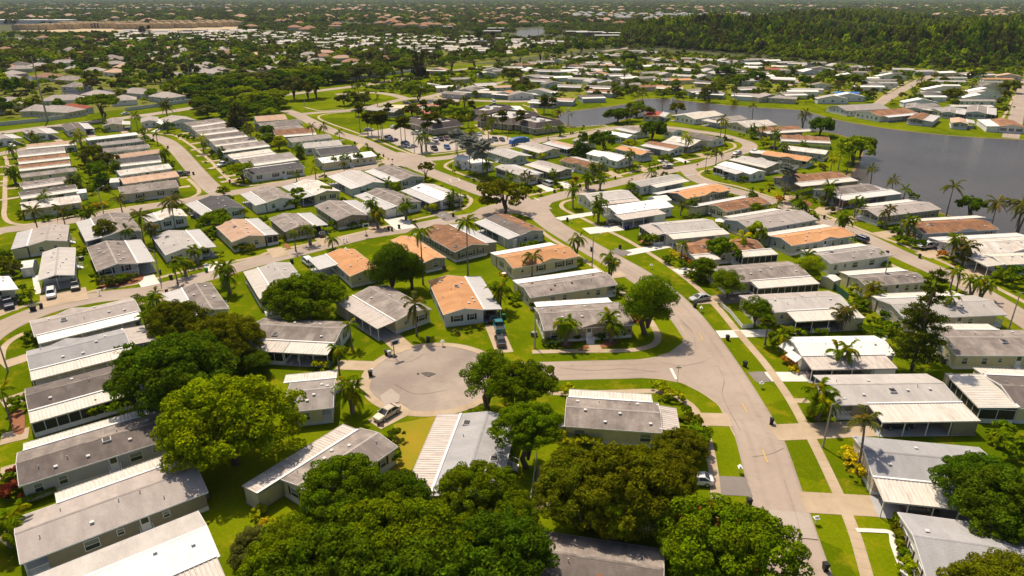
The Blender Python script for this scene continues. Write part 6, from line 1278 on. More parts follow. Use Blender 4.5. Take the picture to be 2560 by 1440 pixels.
# shrubs, hedges and flower borders
for x, y, r, tn in [(2150, 1165, 1.6, 'yellow'), (2115, 1140, 1.3, 'yellow'), (2128, 1160, 1.5, 'yellow'), (2150, 1195, 1.5, 'yellow'), (1965, 905, 1.3, 'orange'), (1978, 915, 1.1, 'orange'), (1983, 928, 1.0, 'yellow'), (1955, 862, 1.0, 'red'), (1938, 855, 2.0, 'mid'), (2035, 1045, 1.6, 'bright'), (2050, 1025, 1.8, 'bright'), (2485, 1110, 1.5, 'bright'), (2530, 1140, 2.6, 'mid'),
                   (2500, 1095, 2.2, 'mid'), (40, 1240, 1.8, 'red'), (42, 1195, 1.4, 'red'), (20, 1225, 1.9, 'mid'), (55, 1020, 2.0, 'mid'), (270, 1040, 2.4, 'mid'), (85, 855, 2.0, 'mid'), (320, 905, 2.8, 'deep'), (385, 875, 1.8, 'mid'), (1285, 760, 1.7, 'mid'), (1300, 745, 1.5, 'bright'), (1335, 770, 1.5, 'deep'), (1365, 862, 1.1, 'deep'), (1385, 865, 1.2, 'deep'), (1445, 850, 1.2, 'deep'), (1465, 842, 1.2, 'deep'), (1500, 850, 1.2, 'deep'), (1560, 835, 1.8, 'mid'),
                   (1585, 795, 1.4, 'orange'), (1590, 805, 1.2, 'orange'), (1610, 610, 2.2, 'mid'), (1632, 612, 2.4, 'mid'), (1615, 585, 2.0, 'mid'), (1668, 658, 1.6, 'mid'), (1705, 668, 1.7, 'mid'), (1690, 645, 1.3, 'yellow'), (1712, 655, 1.6, 'orange'), (1725, 665, 1.5, 'orange'), (1680, 636, 1.1, 'yellow'), (1740, 775 - 80, 1.4, 'mid'), (1760, 690, 1.4, 'mid'), (1720, 692, 1.2, 'mid'),
                   (1660, 985 + 8, 1.6, 'lime'), (1645, 975, 1.5, 'lime'), (1690, 1000, 1.5, 'lime'), (1418, 985, 1.5, 'lime'), (1410, 1110, 1.6, 'lime'), (1440, 1115, 1.6, 'lime'), (1475, 1118, 1.6, 'lime'), (1725, 1070, 2.0, 'olive'), (1745, 1100, 2.2, 'mid'), (1715, 1040, 1.4, 'mid'), (645, 930, 2, 'mid'), (775, 790, 1.7, 'lime'), (730, 785, 1.6, 'lime'), (700, 788, 1.5, 'mid'), (835, 900, 2.0, 'deep'), (800, 925, 1.6, 'lime'), (600, 935, 2.0, 'mid'),
                   (1170, 830, .9, 'olive'), (1140, 835, .9, 'dull'), (1200, 822, .9, 'olive'), (985, 1150, 1.6, 'mid'), (990, 1100, 1.5, 'mid'), (650, 1290, 1.2, 'lime'), (665, 1320, 1.1, 'yellow'), (2195, 755, 2.2, 'mid'), (2150, 770, 2.0, 'mid'), (2135, 780, 1.8, 'mid'), (2215, 800, 1.6, 'deep'), (2230, 830, 1.8, 'mid'), (2205, 835, 1.7, 'mid'), (2185, 815, 1.5, 'mid'), (2185, 852, 1.3, 'deep'), (2050, 780 + 60, 1.4, 'mid'), (2000, 838, 1.3, 'bright'), (1975, 838, 1.2, 'bright'), (2140, 735, 1.9, 'lime'),
                   (265, 715, 1.9, 'olive'), (285, 712, 1.9, 'dull'), (305, 706, 1.7, 'mid'), (325, 702, 1.7, 'olive'), (245, 700, 1.6, 'mid'), (20, 680, 3.0, 'olive'), (45, 690, 2.6, 'dull'), (10, 655, 2.6, 'mid'), (55, 755, 1.6, 'mid'), (45, 735, 1.8, 'mid'), (205, 632, 2.0, 'lime'), (480, 668, 1.3, 'mid'), (432, 665, 1.1, 'mid'), (622, 632, 2.0, 'olive'), (600, 628, 1.7, 'mid'), (525, 600, 1.8, 'mid'), (548, 640, 1.2, 'bright'), (420, 560, 2.4, 'dull'), (240, 605, 2.2, 'mid'),
                   (330, 590, 1.8, 'mid'), (310, 592, 1.6, 'mid'), (855, 568, 1.9, 'mid'), (825, 575, 2.2, 'mid'), (880, 570, 1.4, 'mid'), (905, 562, 1.4, 'bright'), (1105, 510, 1.9, 'mid'), (1155, 505, 2.0, 'mid'), (1080, 530, 2.2, 'lime'), (875, 480, 1.6, 'mid'), (895, 485, 1.7, 'deep'), (750, 510, 3, 'mid'), (725, 520, 2.2, 'mid'), (770, 495, 2.2, 'deep'), (660, 560, 1.9, 'mid'), (920, 450, 1.2, 'mid'), (1310, 625, 1.6, 'mid'), (1330, 618, 1.7, 'mid'),
                   (2020, 475, 1.8, 'yellow'), (1950, 505, 1.6, 'orange'), (1940, 495, 1.2, 'yellow'), (1925, 470, 1.7, 'lime'), (2035, 505, 1.2, 'olive'), (2060, 515, 1.3, 'olive'), (1850, 515, 2, 'mid'), (1880, 505, 2.2, 'mid'), (2325, 540, 2, 'mid'), (2285, 500, 1.8, 'mid'), (2255, 610, 2, 'mid'), (2290, 620, 2.2, 'deep'), (2270, 598, 1.3, 'yellow'), (2240, 590, 2, 'deep'), (2355, 645, 1.6, 'orange'), (2395, 660, 2.2, 'olive'), (2500, 705, 2.8, 'mid'), (2535, 720, 2.6, 'mid'), (2545, 700, 3, 'deep'),
                   (1415, 455, 1.2, 'deep'), (1440, 452, 1.2, 'red'), (1432, 460, 1.0, 'orange'), (1560, 428, 1.3, 'olive'), (1580, 424, 1.3, 'olive'), (1540, 430, 1.3, 'dull'), (1400, 475, 1.2, 'olive'), (1320, 475, 1.6, 'mid'), (1660, 405, 2.6, 'mid'), (1710, 393, 1.4, 'lime'), (1770, 385, 2.6, 'olive'), (1950, 345, 1.8, 'mid'), (1915, 358, 2.4, 'lime'), (1910, 370, 2.2, 'olive'), (1880, 340, 1.8, 'mid'), (1430, 385, 2.5, 'mid'), (1355, 400, 2.5, 'lime'), (1330, 395, 2.2, 'mid'), (1300, 402, 2.2, 'lime'), (1285, 410, 2, 'lime'),
                   (1215, 425, 1.2, 'yellow'), (1150, 418, 1.2, 'yellow'), (1185, 438, 1.3, 'yellow'), (1225, 450, 1.4, 'lime'), (1250, 455, 1.4, 'mid'), (2460, 1550, 3, 'olive'), (2255, 1345, 1.7, 'olive'), (2262, 1375, 1.7, 'olive'), (2270, 1400, 1.4, 'mid'), (2280, 1430, 1.5, 'bright'), (2300, 1440, 1.4, 'olive'), (2250, 1320, 1.5, 'mid'), (215, 530, 1.6, 'yellow'), (240, 522, 1.6, 'yellow'), (262, 517, 1.6, 'yellow'), (190, 540, 1.5, 'deep'), (165, 545, 1.5, 'deep'), (60, 545, 2, 'mid'), (118, 552, 1.5, 'deep'),
                   (1480, 700, 2, 'mid'), (1545, 735, 1.8, 'mid'), (1330, 640, 1.6, 'bright'), (1750, 705, 1.5, 'mid'), (550, 838, 2, 'mid')]:
    bush(x, y, r, tn)
for a in [((1395, 672), (1452, 660), 1.6, 1.8, 'mid'), ((340, 762), (362, 770), 1.6, 2.4, 'deep'), ((375, 765), (385, 810), 1.8, 2.2, 'mid'), ((1980, 500), (2030, 487), 2.4, 2.4, 'mid'), ((2100, 800), (1945, 836), .9, 1.0, 'bright'), ((1925, 370), (2070, 378), 1.6, 2.2, 'bright'), ((1860, 535), (1905, 520), 2, 2, 'mid'), ((2145, 830), (2200, 850), 1.6, 1.8, 'deep'),
          ((50, 1270), (140, 1235), 1.2, 1.1, 'mid'), ((120, 548), (200, 530), 1.2, 1.1, 'deep'), ((310, 508), (440, 480), .9, .6, 'deep'), ((655, 445), (740, 432), .5, .5, 'deep'), ((790, 425), (930, 402), 1.1, 1.0, 'deep'), ((1340, 600), (1360, 600), 1.6, 1.5, 'bright'), ((2185, 745), (2230, 800), 1.6, 1.8, 'mid'), ((1270, 332), (1300, 336), 1.3, 1.2, 'mid'), ((930, 300), (970, 298), 1, .9, 'deep'), ((1570, 478), (1600, 486), 2.4, 2.2, 'deep'), ((1270, 1090), (1262, 1180), 2.0, 2.6, 'deep')]:
    hedge(*a)

# ================================================================== CARS
for a in [(968, 1040, 930, 1063, 'sedan', 'champagne', 'champagne sedan on the driveway below the cul-de-sac'), (1251, 858, 1245, 838, 'sedan', 'black', 'black hatchback behind the teal pickup'), (1247, 822, 1240, 800, 'pickup', 'teal', 'teal pickup on the driveway by the orange roof'), (1229, 798, 1224, 785, 'suv', 'black', 'black car deep in the metal carport'),
          (1749, 751, 1725, 755, 'sedan', 'silver', 'silver sedan nosing onto main street'), (1738, 1207, 1700, 1205, 'sedan', 'white', 'white sedan half under the trees by the sidewalk'), (2240, 1068, 2275, 1068, 'sedan', 'black', 'black sedan under the wide white carport'), (2295, 1282, 2330, 1286, 'suv', 'dark grey', 'dark crossover under the grey carport'),
          (2010, 825, 2045, 822, 'sedan', 'black', 'black car behind the white planter'), (2050, 945, 2080, 945, 'sedan', 'dark grey', 'dark car under the brown-stained carport'), (130, 740, 129, 760, 'suv', 'white', 'white SUV under the front gable carport'), (190, 720, 190, 740, 'suv', 'black', 'black off-roader under the front gable carport'), (22, 765, 28, 780, 'pickup', 'dark blue', 'dark pickup on the left edge driveway'), (10, 733, 14, 745, 'suv', 'white', 'pale covered car under the left edge carport'),
          (518, 638, 515, 650, 'sedan', 'silver', 'silver car in the white home carport'), (805, 588, 802, 580, 'sedan', 'black', 'black sedan outside the taupe carport'), (793, 574, 790, 566, 'suv', 'maroon', 'maroon car inside the taupe carport'), (978, 536, 985, 540, 'sedan', 'silver', 'silver car under the porch-side carport'), (1200, 555 + 12, 1212, 576, 'sedan', 'black', 'dark car in the brown-roofed home carport'), (1225, 582, 1240, 590, 'sedan', 'grey', 'grey car in the brown-roofed home carport'), (770, 660, 760, 652, 'van', 'white', 'white van beside the orange roof carport'),
          (1532, 562, 1560, 560, 'sedan', 'black', 'black sedan entering the brown ramp carport'), (1369, 464, 1352, 458, 'van', 'silver', 'silver minivan beside the cream home'), (1347, 456, 1335, 450, 'sedan', 'black', 'black car beside the cream home'), (1370, 444, 1355, 438, 'sedan', 'black', 'dark car under the taupe home carport'), (1669, 421, 1690, 418, 'sedan', 'grey', 'grey sedan driving on the middle street'), (1512, 426, 1505, 420, 'sedan', 'black', 'black car by the white home carport'),
          (2150, 603, 2130, 596, 'suv', 'dark blue', 'dark blue car parked on lake road'), (2318, 620, 2298, 622, 'pickup', 'white', 'white pickup at the weathered white home'), (2110, 515, 2125, 512, 'suv', 'red', 'red car under the grey lake home carport'), (1885, 382, 1876, 384, 'sedan', 'white', 'white car beside the grey trailer'), (1843, 386, 1830, 389, 'sedan', 'white', 'white sedan on the bend'), (1935, 374, 1945, 375, 'sedan', 'black', 'black car by the clipped hedge'), (1665, 482, 1650, 478, 'sedan', 'black', 'dark car behind the white lean-to'),
          (558, 415, 545, 419, 'pickup', 'white', 'white pickup at the umbrella tree'), (453, 440, 440, 442, 'pickup', 'grey', 'grey pickup beside the tan trailer'), (315, 287, 330, 285, 'sedan', 'white', 'white sedan on the boulevard'), (228, 331, 234, 334, 'pickup', 'white', 'white pickup at the brown wall-side home'), (30, 368, 40, 370, 'sedan', 'white', 'white sedan at the left trailer street'), (1235, 258, 1238, 262, 'van', 'white', 'white van behind the clubhouse'), (940, 223, 950, 224, 'sedan', 'black', 'dark car by the first far home'), (958, 222, 964, 224, 'pickup', 'white', 'white truck before a far carport')]: car(*a)
LOTC = [(985, 320, 'silver', 'sedan', 0), (922, 327, 'silver', 'sedan', 1), (1042, 336, 'white', 'pickup', 1), (971, 346, 'grey', 'suv', 2), (976, 350, 'white', 'sedan', 2), (986, 353, 'dark blue', 'sedan', 2), (1013, 361, 'grey', 'suv', 2), (1018, 366, 'white', 'sedan', 2), (1029, 369, 'silver', 'sedan', 2), (1086, 375, 'black', 'pickup', 3), (1118, 372, 'blue', 'suv', 3),
        (1088, 353, 'white', 'pickup', 3), (1102, 351, 'black', 'pickup', 3), (1117, 350, 'maroon', 'suv', 3), (1157, 345, 'black', 'sedan', 3), (1171, 342, 'red', 'suv', 3), (1185, 340, 'dark blue', 'sedan', 3), (1198, 339, 'silver', 'sedan', 3), (1188, 361, 'white', 'sedan', 3), (1200, 358, 'white', 'sedan', 3), (1214, 357, 'red', 'sedan', 3), (1226, 355, 'dark blue', 'sedan', 3), (1238, 352, 'dark grey', 'suv', 3), (1255, 352, 'black', 'sedan', 3),
        (1100, 255, 'white', 'pickup', 1), (1119, 256, 'red', 'suv', 0), (1130, 257, 'silver', 'suv', 0), (1018, 268 - 8, 'grey', 'sedan', 1), (1015, 258, 'champagne', 'sedan', 1)]
for i, (x, y, c, k, d) in enumerate(LOTC):
    dx, dy = [(8, -2), (10, 0), (10, -3), (7, 4)][d]
    car(x, y, x + dx, y + dy, k, c, f"{c} {k if k != 'suv' else 'SUV'}, {ORD[i % 20] if i < 20 else ORD[i % 20]} {'along the left bays of' if i < 9 else ('in the far bays of' if i < 20 else 'by the kerb of')} the clubhouse lot")

# ================================================================== STREET FURNITURE
for x, y in [(1928, 1060), (1872, 1263), (2062, 1425), (1862, 937 - 20), (967, 888), (926, 940), (1818, 850), (1737, 768), (1071, 855), (1550, 622), (1479, 628), (1418, 553), (1386, 482), (1450, 468), (1538, 448), (1645, 423), (1713, 409), (2060, 547), (2298, 645), (2427, 707), (2480, 775), (1970 - 48, 480), (972, 575), (980, 577), (998, 571), (1133, 542), (418, 735), (80, 778), (87, 777), (104, 770), (400, 685), (428, 698), (730, 658), (484, 437), (575, 457), (959, 392), (887, 360), (1432, 335), (1427, 336), (2217, 637), (1992, 488 + 7), (447, 343), (420, 371)]: bin_(x, y)
for x, y, c, n in [(1570, 573, (.01, .03, .22), 'blue'), (1564, 575, (.01, .02, .15), 'dark blue'), (517, 680, (.01, .16, .05), 'green'), (1820, 478, (.01, .16, .06), 'green'), (1259, 797, (.01, .16, .05), 'green'), (974, 890, (.5, .5, .5), 'white')]: bin_(x, y, c, n)
for x, y in [(931, 938), (1107, 865), (1848, 1182), (2038, 1310), (1902, 970), (1752, 780), (1628, 672), (1427, 557), (1476, 625), (1107, 547), (1110, 545), (867, 604), (860, 608), (1038, 592 + 3), (578, 665), (250, 738), (552, 700), (865, 630), (2075, 537), (2279, 618), (2376, 680), (2000, 500), (1577, 440), (1415, 470), (560, 448), (1848, 1184)][:-1]: mailbox(x, y)
lamp(1337, 870, 7.4, 1.2, .6, 'slim street lamp on the lawn below the taupe home'); lamp(2057, 1118, 7.6, 2.0, .6, 'street lamp beside the sidewalk by the wide white carport'); lamp(1480, 668, 8, 1.8, .6, 'street lamp on the verge by the orange-roofed cream home')
lamp(20, 928, 8, -2, 0, 'leaning street lamp at the left edge'); lamp(402, 705, 8, -2, .4, 'street lamp before the blue-floored carport'); lamp(259, 533, 8, 1.6, .5, 'street lamp by the long white trailer'); lamp(2092, 543, 8, 2, .5, 'street lamp on the lake road'); lamp(814, 458, 8, 1.6, .6, 'street lamp by the white long trailer'); lamp(1152, 525, 7, -1.4, .5, 'street lamp at the bright white-roofed home')
lamp(1480, 452, 8.5, 1.5, .5, 'street lamp before the brown-roofed cream home'); lamp(1762, 437, 8.5, 1.5, .5, 'street lamp on the junction lawn'); lamp(2522, 822, 8, 2.5, .5, 'street lamp at the right edge by lake road'); lamp(1036, 382, 8.5, 1.5, .5, 'street lamp at the parking lot corner'); lamp(1269, 350, 8, 1.5, .5, 'tall lamp at the right of the parking lot'); lamp(1330, 348, 8.5, -1.5, .5, 'street lamp by the garbage truck'); lamp(1573, 312, 9, 1, .5, 'lamp pole before the lakeside thicket'); lamp(764, 280, 9, 1, .5, 'lamp pole on the triangular lawn'); lamp(2205, 1010 - 290, 7.5, 1, .4, 'slender lamp at the lake road verge')
U = [utility(120, 303, 33, 'tall concrete power pole at the upper left', .5), utility(482, 238, 30, 'tall power pole behind the boulevard trees'), utility(798, 175, 30, 'power pole above the middle residential trees'), utility(964, 160, 30, 'power pole right of the middle residential trees'), utility(1346, 113, 28, 'power pole beside the small far pond'), utility(1480, 113, 30, 'power pole before the brown far roofs'), utility(1575, 116, 34, 'power pole at the forest edge'), utility(1177, 135, 26, 'power pole behind the dark tall trees')]
for a, b in zip(U, U[1:]):
    if (b - a).length > 600: continue
    m = MB(); P = [a.lerp(b, t / 10) - Vector((0, 0, 4 * math.sin(math.pi * t / 10))) for t in range(11)]; m.tube([tuple(p - a) for p in P], [.035] * 11, 3); o = add('power_line', m.mesh('power_line', DARK), None, tuple(a)); PLANTS.append((o, (a + b) / 2, 'thin sagging power line')); tag(o, 'thin sagging power line', 'power line', 'power lines')
# basketball hoops
def hoop(px, py, a, label):
    p = G(px, py); root = empty('basketball_hoop', (p.x, p.y, 0), a); m = MB(); m.bar((0, 0, 0), (0, 0, 3), .06); m.bar((0, 0, 2.9), (.7, 0, 3.2), .04); m.box(-.6, -.4, 0, .4, .4, .25); add('pole', m.mesh('pole', DARK), root)
    m = MB(); m.box(.7, -.9, 2.8, .74, .9, 3.9); add('backboard', m.mesh('backboard', TRIM), root); m = MB(); m.box(.69, -.6, 2.95, .755, .6, 3.6); add('backboard_panel', m.mesh('backboard_panel', DARK), root)
    m = MB(); P = [(1.0 + .23 * math.cos(t * .785), .23 * math.sin(t * .785), 3.05) for t in range(9)]; m.tube(P, [.02] * 9, 4); add('rim', m.mesh('rim', RUST), root); tag(root, label, 'basketball hoop', fixed=True)
hoop(986, 892, -.9, 'basketball hoop at the left rim of the cul-de-sac'); hoop(916, 590, -1.2, 'basketball hoop on the left street verge')
# street name sign, stop signs, flags, people
SGN = plain('green_sign', (.01, .16, .07), .5); SRED = plain('red_sign', (.5, .02, .02), .5); FLGR = plain('flag_red', (.55, .05, .05), .8); FLGB = plain('flag_blue', (.03, .05, .25), .8)
p = G(1693, 955); r = empty('street_sign', (p.x, p.y, 0)); m = MB(); m.bar((0, 0, 0), (0, 0, 3), .035); add('post', m.mesh('post', VENTM), r); m = MB(); m.box(-.45, -.01, 2.75, .45, .01, 2.95); m.box(-.01, -.45, 2.98, .01, .45, 3.18); add('name_plate', m.mesh('name_plate', SGN), r); tag(r, 'green street name sign at the stop line', 'street sign', fixed=True)
def stop(px, py, label):
    p = G(px, py); r = empty('stop_sign', (p.x, p.y, 0)); m = MB(); m.bar((0, 0, 0), (0, 0, 2.6), .035); add('post', m.mesh('post', VENTM), r)
    m = MB(); P = [(.38 * math.cos(math.pi / 8 + k * math.pi / 4), -.05, 2.3 + .38 * math.sin(math.pi / 8 + k * math.pi / 4)) for k in range(8)]; m.face(P); m.face([(x, y + .02, z) for x, y, z in P[::-1]]); add('sign_plate', m.mesh('sign_plate', SRED), r)
    cu = bpy.data.curves.new('lettering', 'FONT'); cu.body = 'STOP'; cu.size = .28; cu.align_x = 'CENTER'; cu.align_y = 'CENTER'; cu.extrude = .004; cu.materials.append(TRIM); t = add('lettering', cu); bpy.context.view_layer.update(); me = bpy.data.meshes.new_from_object(t); bpy.data.objects.remove(t); t = add('lettering', me, r, (0, -.06, 2.3)); t.rotation_euler = (math.radians(90), 0, 0); tag(r, label, 'stop sign', fixed=True)
stop(1320, 498, 'red stop sign by the open spreading tree'); stop(1742, 426, 'red stop sign on the junction lawn'); stop(982, 413, 'red sign at the upper street mouth')
def flag(px, py, label):
    p = G(px, py); r = empty('flag', (p.x, p.y, 0)); m = MB(); m.bar((0, 0, 0), (0, 0, 2.0), .02); add('pole', m.mesh('pole', TRIM), r); m = MB()
    for k in range(7): m.face([(0, 0, 1.3 + k * .09), (1.0, .2, 1.1 + k * .09), (1.0, .2, 1.19 + k * .09), (0, 0, 1.39 + k * .09)], k % 2)
    m.face([(0, -.004, 1.6), (.42, .08, 1.52), (.42, .08, 1.83), (0, -.004, 1.93)], 2); add('cloth', m.mesh('cloth', [FLGR, TRIM, FLGB]), r); tag(r, label, 'flag', fixed=True)
flag(834, 898, 'striped flag on the cul-de-sac carport'); flag(945, 1085, 'striped flag below the champagne sedan'); flag(2178, 552, 'striped flag on the lake road porch')
def person(px, py, sh, pa, label, ang=0.0, bend=0):
    p = G(px, py); root = empty('person', (p.x, p.y, 0), ang)
    V = [(0, 0, .95), (0, 0, 1.2), (0, 0, 1.42), (0, 0, 1.52), (.02, 0, 1.66), (0, .1, .9), (.12, .11, .5), (.02, .11, .06), (.14, .11, .03), (0, -.1, .9), (-.08, -.11, .5), (-.2, -.11, .08), (-.08, -.11, .03), (0, .19, 1.4), (-.08, .25, 1.12), (.08, .26, .88), (0, -.19, 1.4), (.08, -.25, 1.12), (.22, -.25, .9)]
    E = [(0, 1), (1, 2), (2, 3), (3, 4), (0, 5), (5, 6), (6, 7), (7, 8), (0, 9), (9, 10), (10, 11), (11, 12), (2, 13), (13, 14), (14, 15), (2, 16), (16, 17), (17, 18)]
    Rr = [.15, .14, .14, .06, .10, .09, .065, .045, .04, .09, .065, .045, .04, .06, .045, .035, .06, .045, .035]
    me = bpy.data.meshes.new('body'); me.from_pydata(V, E, []); o = add('body', me, root); me.materials.append(plain('skin' + str(px), (.45, .27, .19), .6))
    md = o.modifiers.new('s', 'SKIN'); me.skin_vertices.new() if not me.skin_vertices else None
    for i, q in enumerate(Rr): me.skin_vertices[0].data[i].radius = (q, q)
    me.skin_vertices[0].data[0].use_root = True; o.modifiers.new('ss', 'SUBSURF').levels = 1
    m = MB(); m.tube([(0, 0, .9), (0, 0, 1.1), (0, 0, 1.3), (0, 0, 1.47)], [.19, .18, .21, .10], 10); m.tube([(0, .19, 1.42), (-.06, .25, 1.15)], [.085, .075], 7); m.tube([(0, -.19, 1.42), (.06, -.25, 1.15)], [.085, .075], 7); add('shirt', m.mesh('shirt', plain('shirt' + str(px), sh, .8), True), root)
    m = MB(); m.tube([(0, 0, .98), (0, 0, .86)], [.19, .19], 10); m.tube([(0, .1, .9), (.12, .11, .48), (.05, .11, .2)], [.11, .085, .07], 8); m.tube([(0, -.1, .9), (-.08, -.11, .48), (-.16, -.11, .2)], [.11, .085, .07], 8); add('trousers', m.mesh('trousers', plain('trousers' + str(px), pa, .8), True), root)
    m = MB(); m.tube([(-.02, 0, 1.64), (-.02, 0, 1.72), (-.02, 0, 1.79)], [.10, .115, .05], 8); add('hair', m.mesh('hair', plain('hair' + str(px), (.05, .035, .025), .8), True), root); tag(root, label, 'person', fixed=True)
person(1125, 421, (.03, .03, .04), (.03, .03, .05), 'person in dark clothes walking left on the corner sidewalk', 2.4); person(1129, 420, (.12, .05, .04), (.02, .02, .03), 'person in dark red top walking right on the corner sidewalk', 2.4)
person(1644, 415, (.35, .10, .10), (.25, .22, .2), 'person in a pinkish shirt by the middle street', .4); person(475, 438, (.02, .02, .03), (.02, .02, .03), 'person in black beside the bins by the grey pickup', 1.0)
fence([(1802, 766), (1825, 785), (1855, 822), (1883, 820)], 1.0, 'white picket fence beside the right-hand sidewalk', TRIM, 'picket'); fence([(2072, 715), (2120, 752)], 1.6, 'dark green fence behind the cream shed', plain('green_fence', (.03, .09, .06), .7), 'solid'); fence([(1342, 1150), (1325, 1270), (1378, 1290)], 1.5, 'wire fence round the bare earth patch', VENTM)
fence([(2030, 832), (2073, 830)], 1.0, 'white planter wall before the cream home carport', TRIM, 'solid'); fence([(1425, 315), (1470, 318), (1518, 312)], 1.0, 'white railing along the small lake path')
fence([(-30, 318), (120, 303), (195, 292)], 2.0, 'grey boulevard wall left of the huge spreading tree', WALL['s'], 'wall'); fence([(315, 278), (390, 268), (465, 257), (560, 243)], 2.0, 'grey boulevard wall right of the huge spreading tree', WALL['s'], 'wall'); fence([(850, 203), (960, 190), (1060, 175)], 2.0, 'pale boulevard wall among the middle trees', WALL['s'], 'wall')
fence([(165, 331 - 6), (120, 326)], 1.8, 'wall behind the wall-side homes', WALL['e'], 'wall')
fence([(200, 495), (240, 483), (262, 470)], 1.0, 'low fence between the trailer columns')
for x, y, nn in [(383, 1265 - 60, 0), (512, 1248, 1), (1404, 1075, 2), (1335, 840, 3), (2240, 810, 4), (1155, 650, 5), (1110, 672, 6), (1250, 668, 7), (345, 812, 8), (204, 650, 9), (2355, 905, 10), (482, 545, 11), (1705, 515, 12), (1773, 540, 13), (655, 522, 14), (698, 522, 15), (624, 1232, 16), (2152, 735, 17)]:
    p = G(x, y); o = add('air_conditioner', ACBODY, None, (p.x, p.y, 0), .3 * nn); PLANTS.append((o, p, 'grey air-conditioning unit')); tag(o, 'grey air-conditioning unit', 'air conditioner', 'air conditioners')
# front gable of the carport with two cars, entry porch of the taupe home, awnings
A1 = G(1478, 850); r = HT and None
def awning(px, py, z, ang, label, w=1.9):
    p = G(px, py, z); m = MB(); n = 8
    for i in range(n): x = -w / 2 + w * i / n; m.hexa([(x, 0, 0), (x + w / n * .8, 0, 0), (x + w / n * .8, -1.3, -.75), (x, -1.3, -.75)], [(x, 0, .05), (x + w / n * .8, 0, .05), (x + w / n * .8, -1.3, -.70), (x, -1.3, -.70)])
    m.box(-w / 2, -1.32, -.8, w / 2, -1.28, -.68); o = add('window_awning', m.mesh('window_awning', TRIM), None, (p.x, p.y, p.z), ang); tag(o, label, 'awning', fixed=True)
awning(1975, 862, 2.7, -1.25, 'upper tilted white awning on the bright white roofed home', 2.8); awning(1993, 885, 2.7, -1.25, 'lower tilted white awning on the bright white roofed home', 2.8)

# fountain in the lake
p = G(1680, 262); r = empty('fountain', (p.x, p.y, 0)); m = MB(); rnd = random.Random(3); m.tube([(0, 0, 0), (0, 0, .4)], [.9, .7], 10); add('nozzle', m.mesh('nozzle', DARK), r); m = MB()
for i in range(70):
    a = rnd.uniform(0, 6.28); q = rnd.uniform(.1, 1.9); hh = 5.2 - q * 1.1
    m.tube([(0, 0, .3), (math.cos(a) * q * .35, math.sin(a) * q * .35, hh * .8), (math.cos(a) * q * .65, math.sin(a) * q * .65, hh), (math.cos(a) * q, math.sin(a) * q, .3)], [.06, .05, .05, .03], 3)
add('water_jet', m.mesh('water_jet', plain('white_spray', (.85, .86, .87), .3)), r); tag(r, 'white fountain jet rising from the small lake', 'fountain', fixed=True)

# gazebo, dock, garden furniture, round pool
def gazebo(px, py, w, label):
    p = G(px, py); r = empty('gazebo', (p.x, p.y, 0), -.3); m = MB(); q = w / 2
    for a, b in (((-q, -q), (q, -q)), ((q, -q), (q, q)), ((q, q), (-q, q)), ((-q, q), (-q, -q))): m.face([(*a, 2.2), (*b, 2.2), (0, 0, 2.9)])
    m.face([(-q, -q, 2.18), (-q, q, 2.18), (q, q, 2.18), (q, -q, 2.18)]); add('canopy', m.mesh('canopy', TRIM), r)
    for x in (-q + .1, q - .1):
        for y in (-q + .1, q - .1): add('post', POST, r, (x, y, 0), scale=(.7, .7, 2.2))
    tag(r, label, 'gazebo', fixed=True)
gazebo(1747, 532, 3.6, 'white garden gazebo behind the orange-roofed taupe home'); gazebo(1798, 570, 2.6, 'small white canopy beside the greige lean-to home')
def furniture(px, py, col, label):
    p = G(px, py); r = empty('garden_set', (p.x, p.y, .05), px * .37); m = MB(); m.tube([(0, 0, .70), (0, 0, .74)], [.55, .55], 10); m.bar((0, 0, 0), (0, 0, .7), .04); add('table', m.mesh('table', TRIM), r)
    for k in range(3):
        a = k * 2.1; m = MB(); m.box(-.24, -.24, .40, .24, .24, .45); m.box(-.24, .2, .45, .24, .25, .92)
        for x in (-.21, .21):
            for y in (-.21, .21): m.bar((x, y, 0), (x, y, .41), .02)
        add('chair', m.mesh('chair', PLAS), r, (math.sin(-a) * .95, math.cos(a) * .95, 0), a, col)
    tag(r, label, 'garden furniture', fixed=True)
furniture(755, 900, (.7, .68, .64), 'white patio chairs under the cul-de-sac carport'); furniture(1260, 690, (.5, .06, .04), 'red chairs beside the stained-roof home'); furniture(2205, 855, (.6, .58, .5), 'pale garden chairs behind the bright white home'); furniture(1035, 1010, (.6, .6, .6), 'pale chairs by the mailboxes') if False else None
furniture(2480, 940, (.1, .25, .12), 'green chairs beside the screened patio'); furniture(1905, 555, (.7, .7, .7), 'white chairs behind the greige lean-to home'); furniture(330, 640, (.03, .12, .3), 'blue chairs before the stained carport home')
p = G(742, 762); r = empty('round_pool', (p.x, p.y, 0)); m = MB(); m.tube([(0, 0, 0), (0, 0, .8)], [1.5, 1.5], 18, cap=False); add('pool_wall', m.mesh('pool_wall', TRIM), r); m = MB(); m.face([(1.45 * math.cos(k * .349), 1.45 * math.sin(k * .349), .7) for k in range(18)]); add('pool_water', m.mesh('pool_water', MATS['pool_tiles']), r); tag(r, 'small round blue pool under the broad green tree', 'paddling pool', fixed=True)
a = G(2200, 474); b = G(2216, 486); dk = empty('dock', tuple(a)); d = b - a; ln = d.length; m = MB()
for k in range(int(ln / .3)):
    q = d * (k * .3 / ln); m = MB(); m.box(-.13, -1.1, .35, .13, 1.1, .42); add('plank', m.mesh('plank', WOOD), dk, tuple(q), math.atan2(d.y, d.x))
for k in (0, 1):
    for s_ in (-1, 1): m = MB(); m.bar((0, 0, -.3), (0, 0, 1.0), .07); n_ = Vector((-d.y, d.x, 0)).normalized(); add('post', m.mesh('post', WOOD), dk, tuple(d * k + n_ * s_ * 1.05))
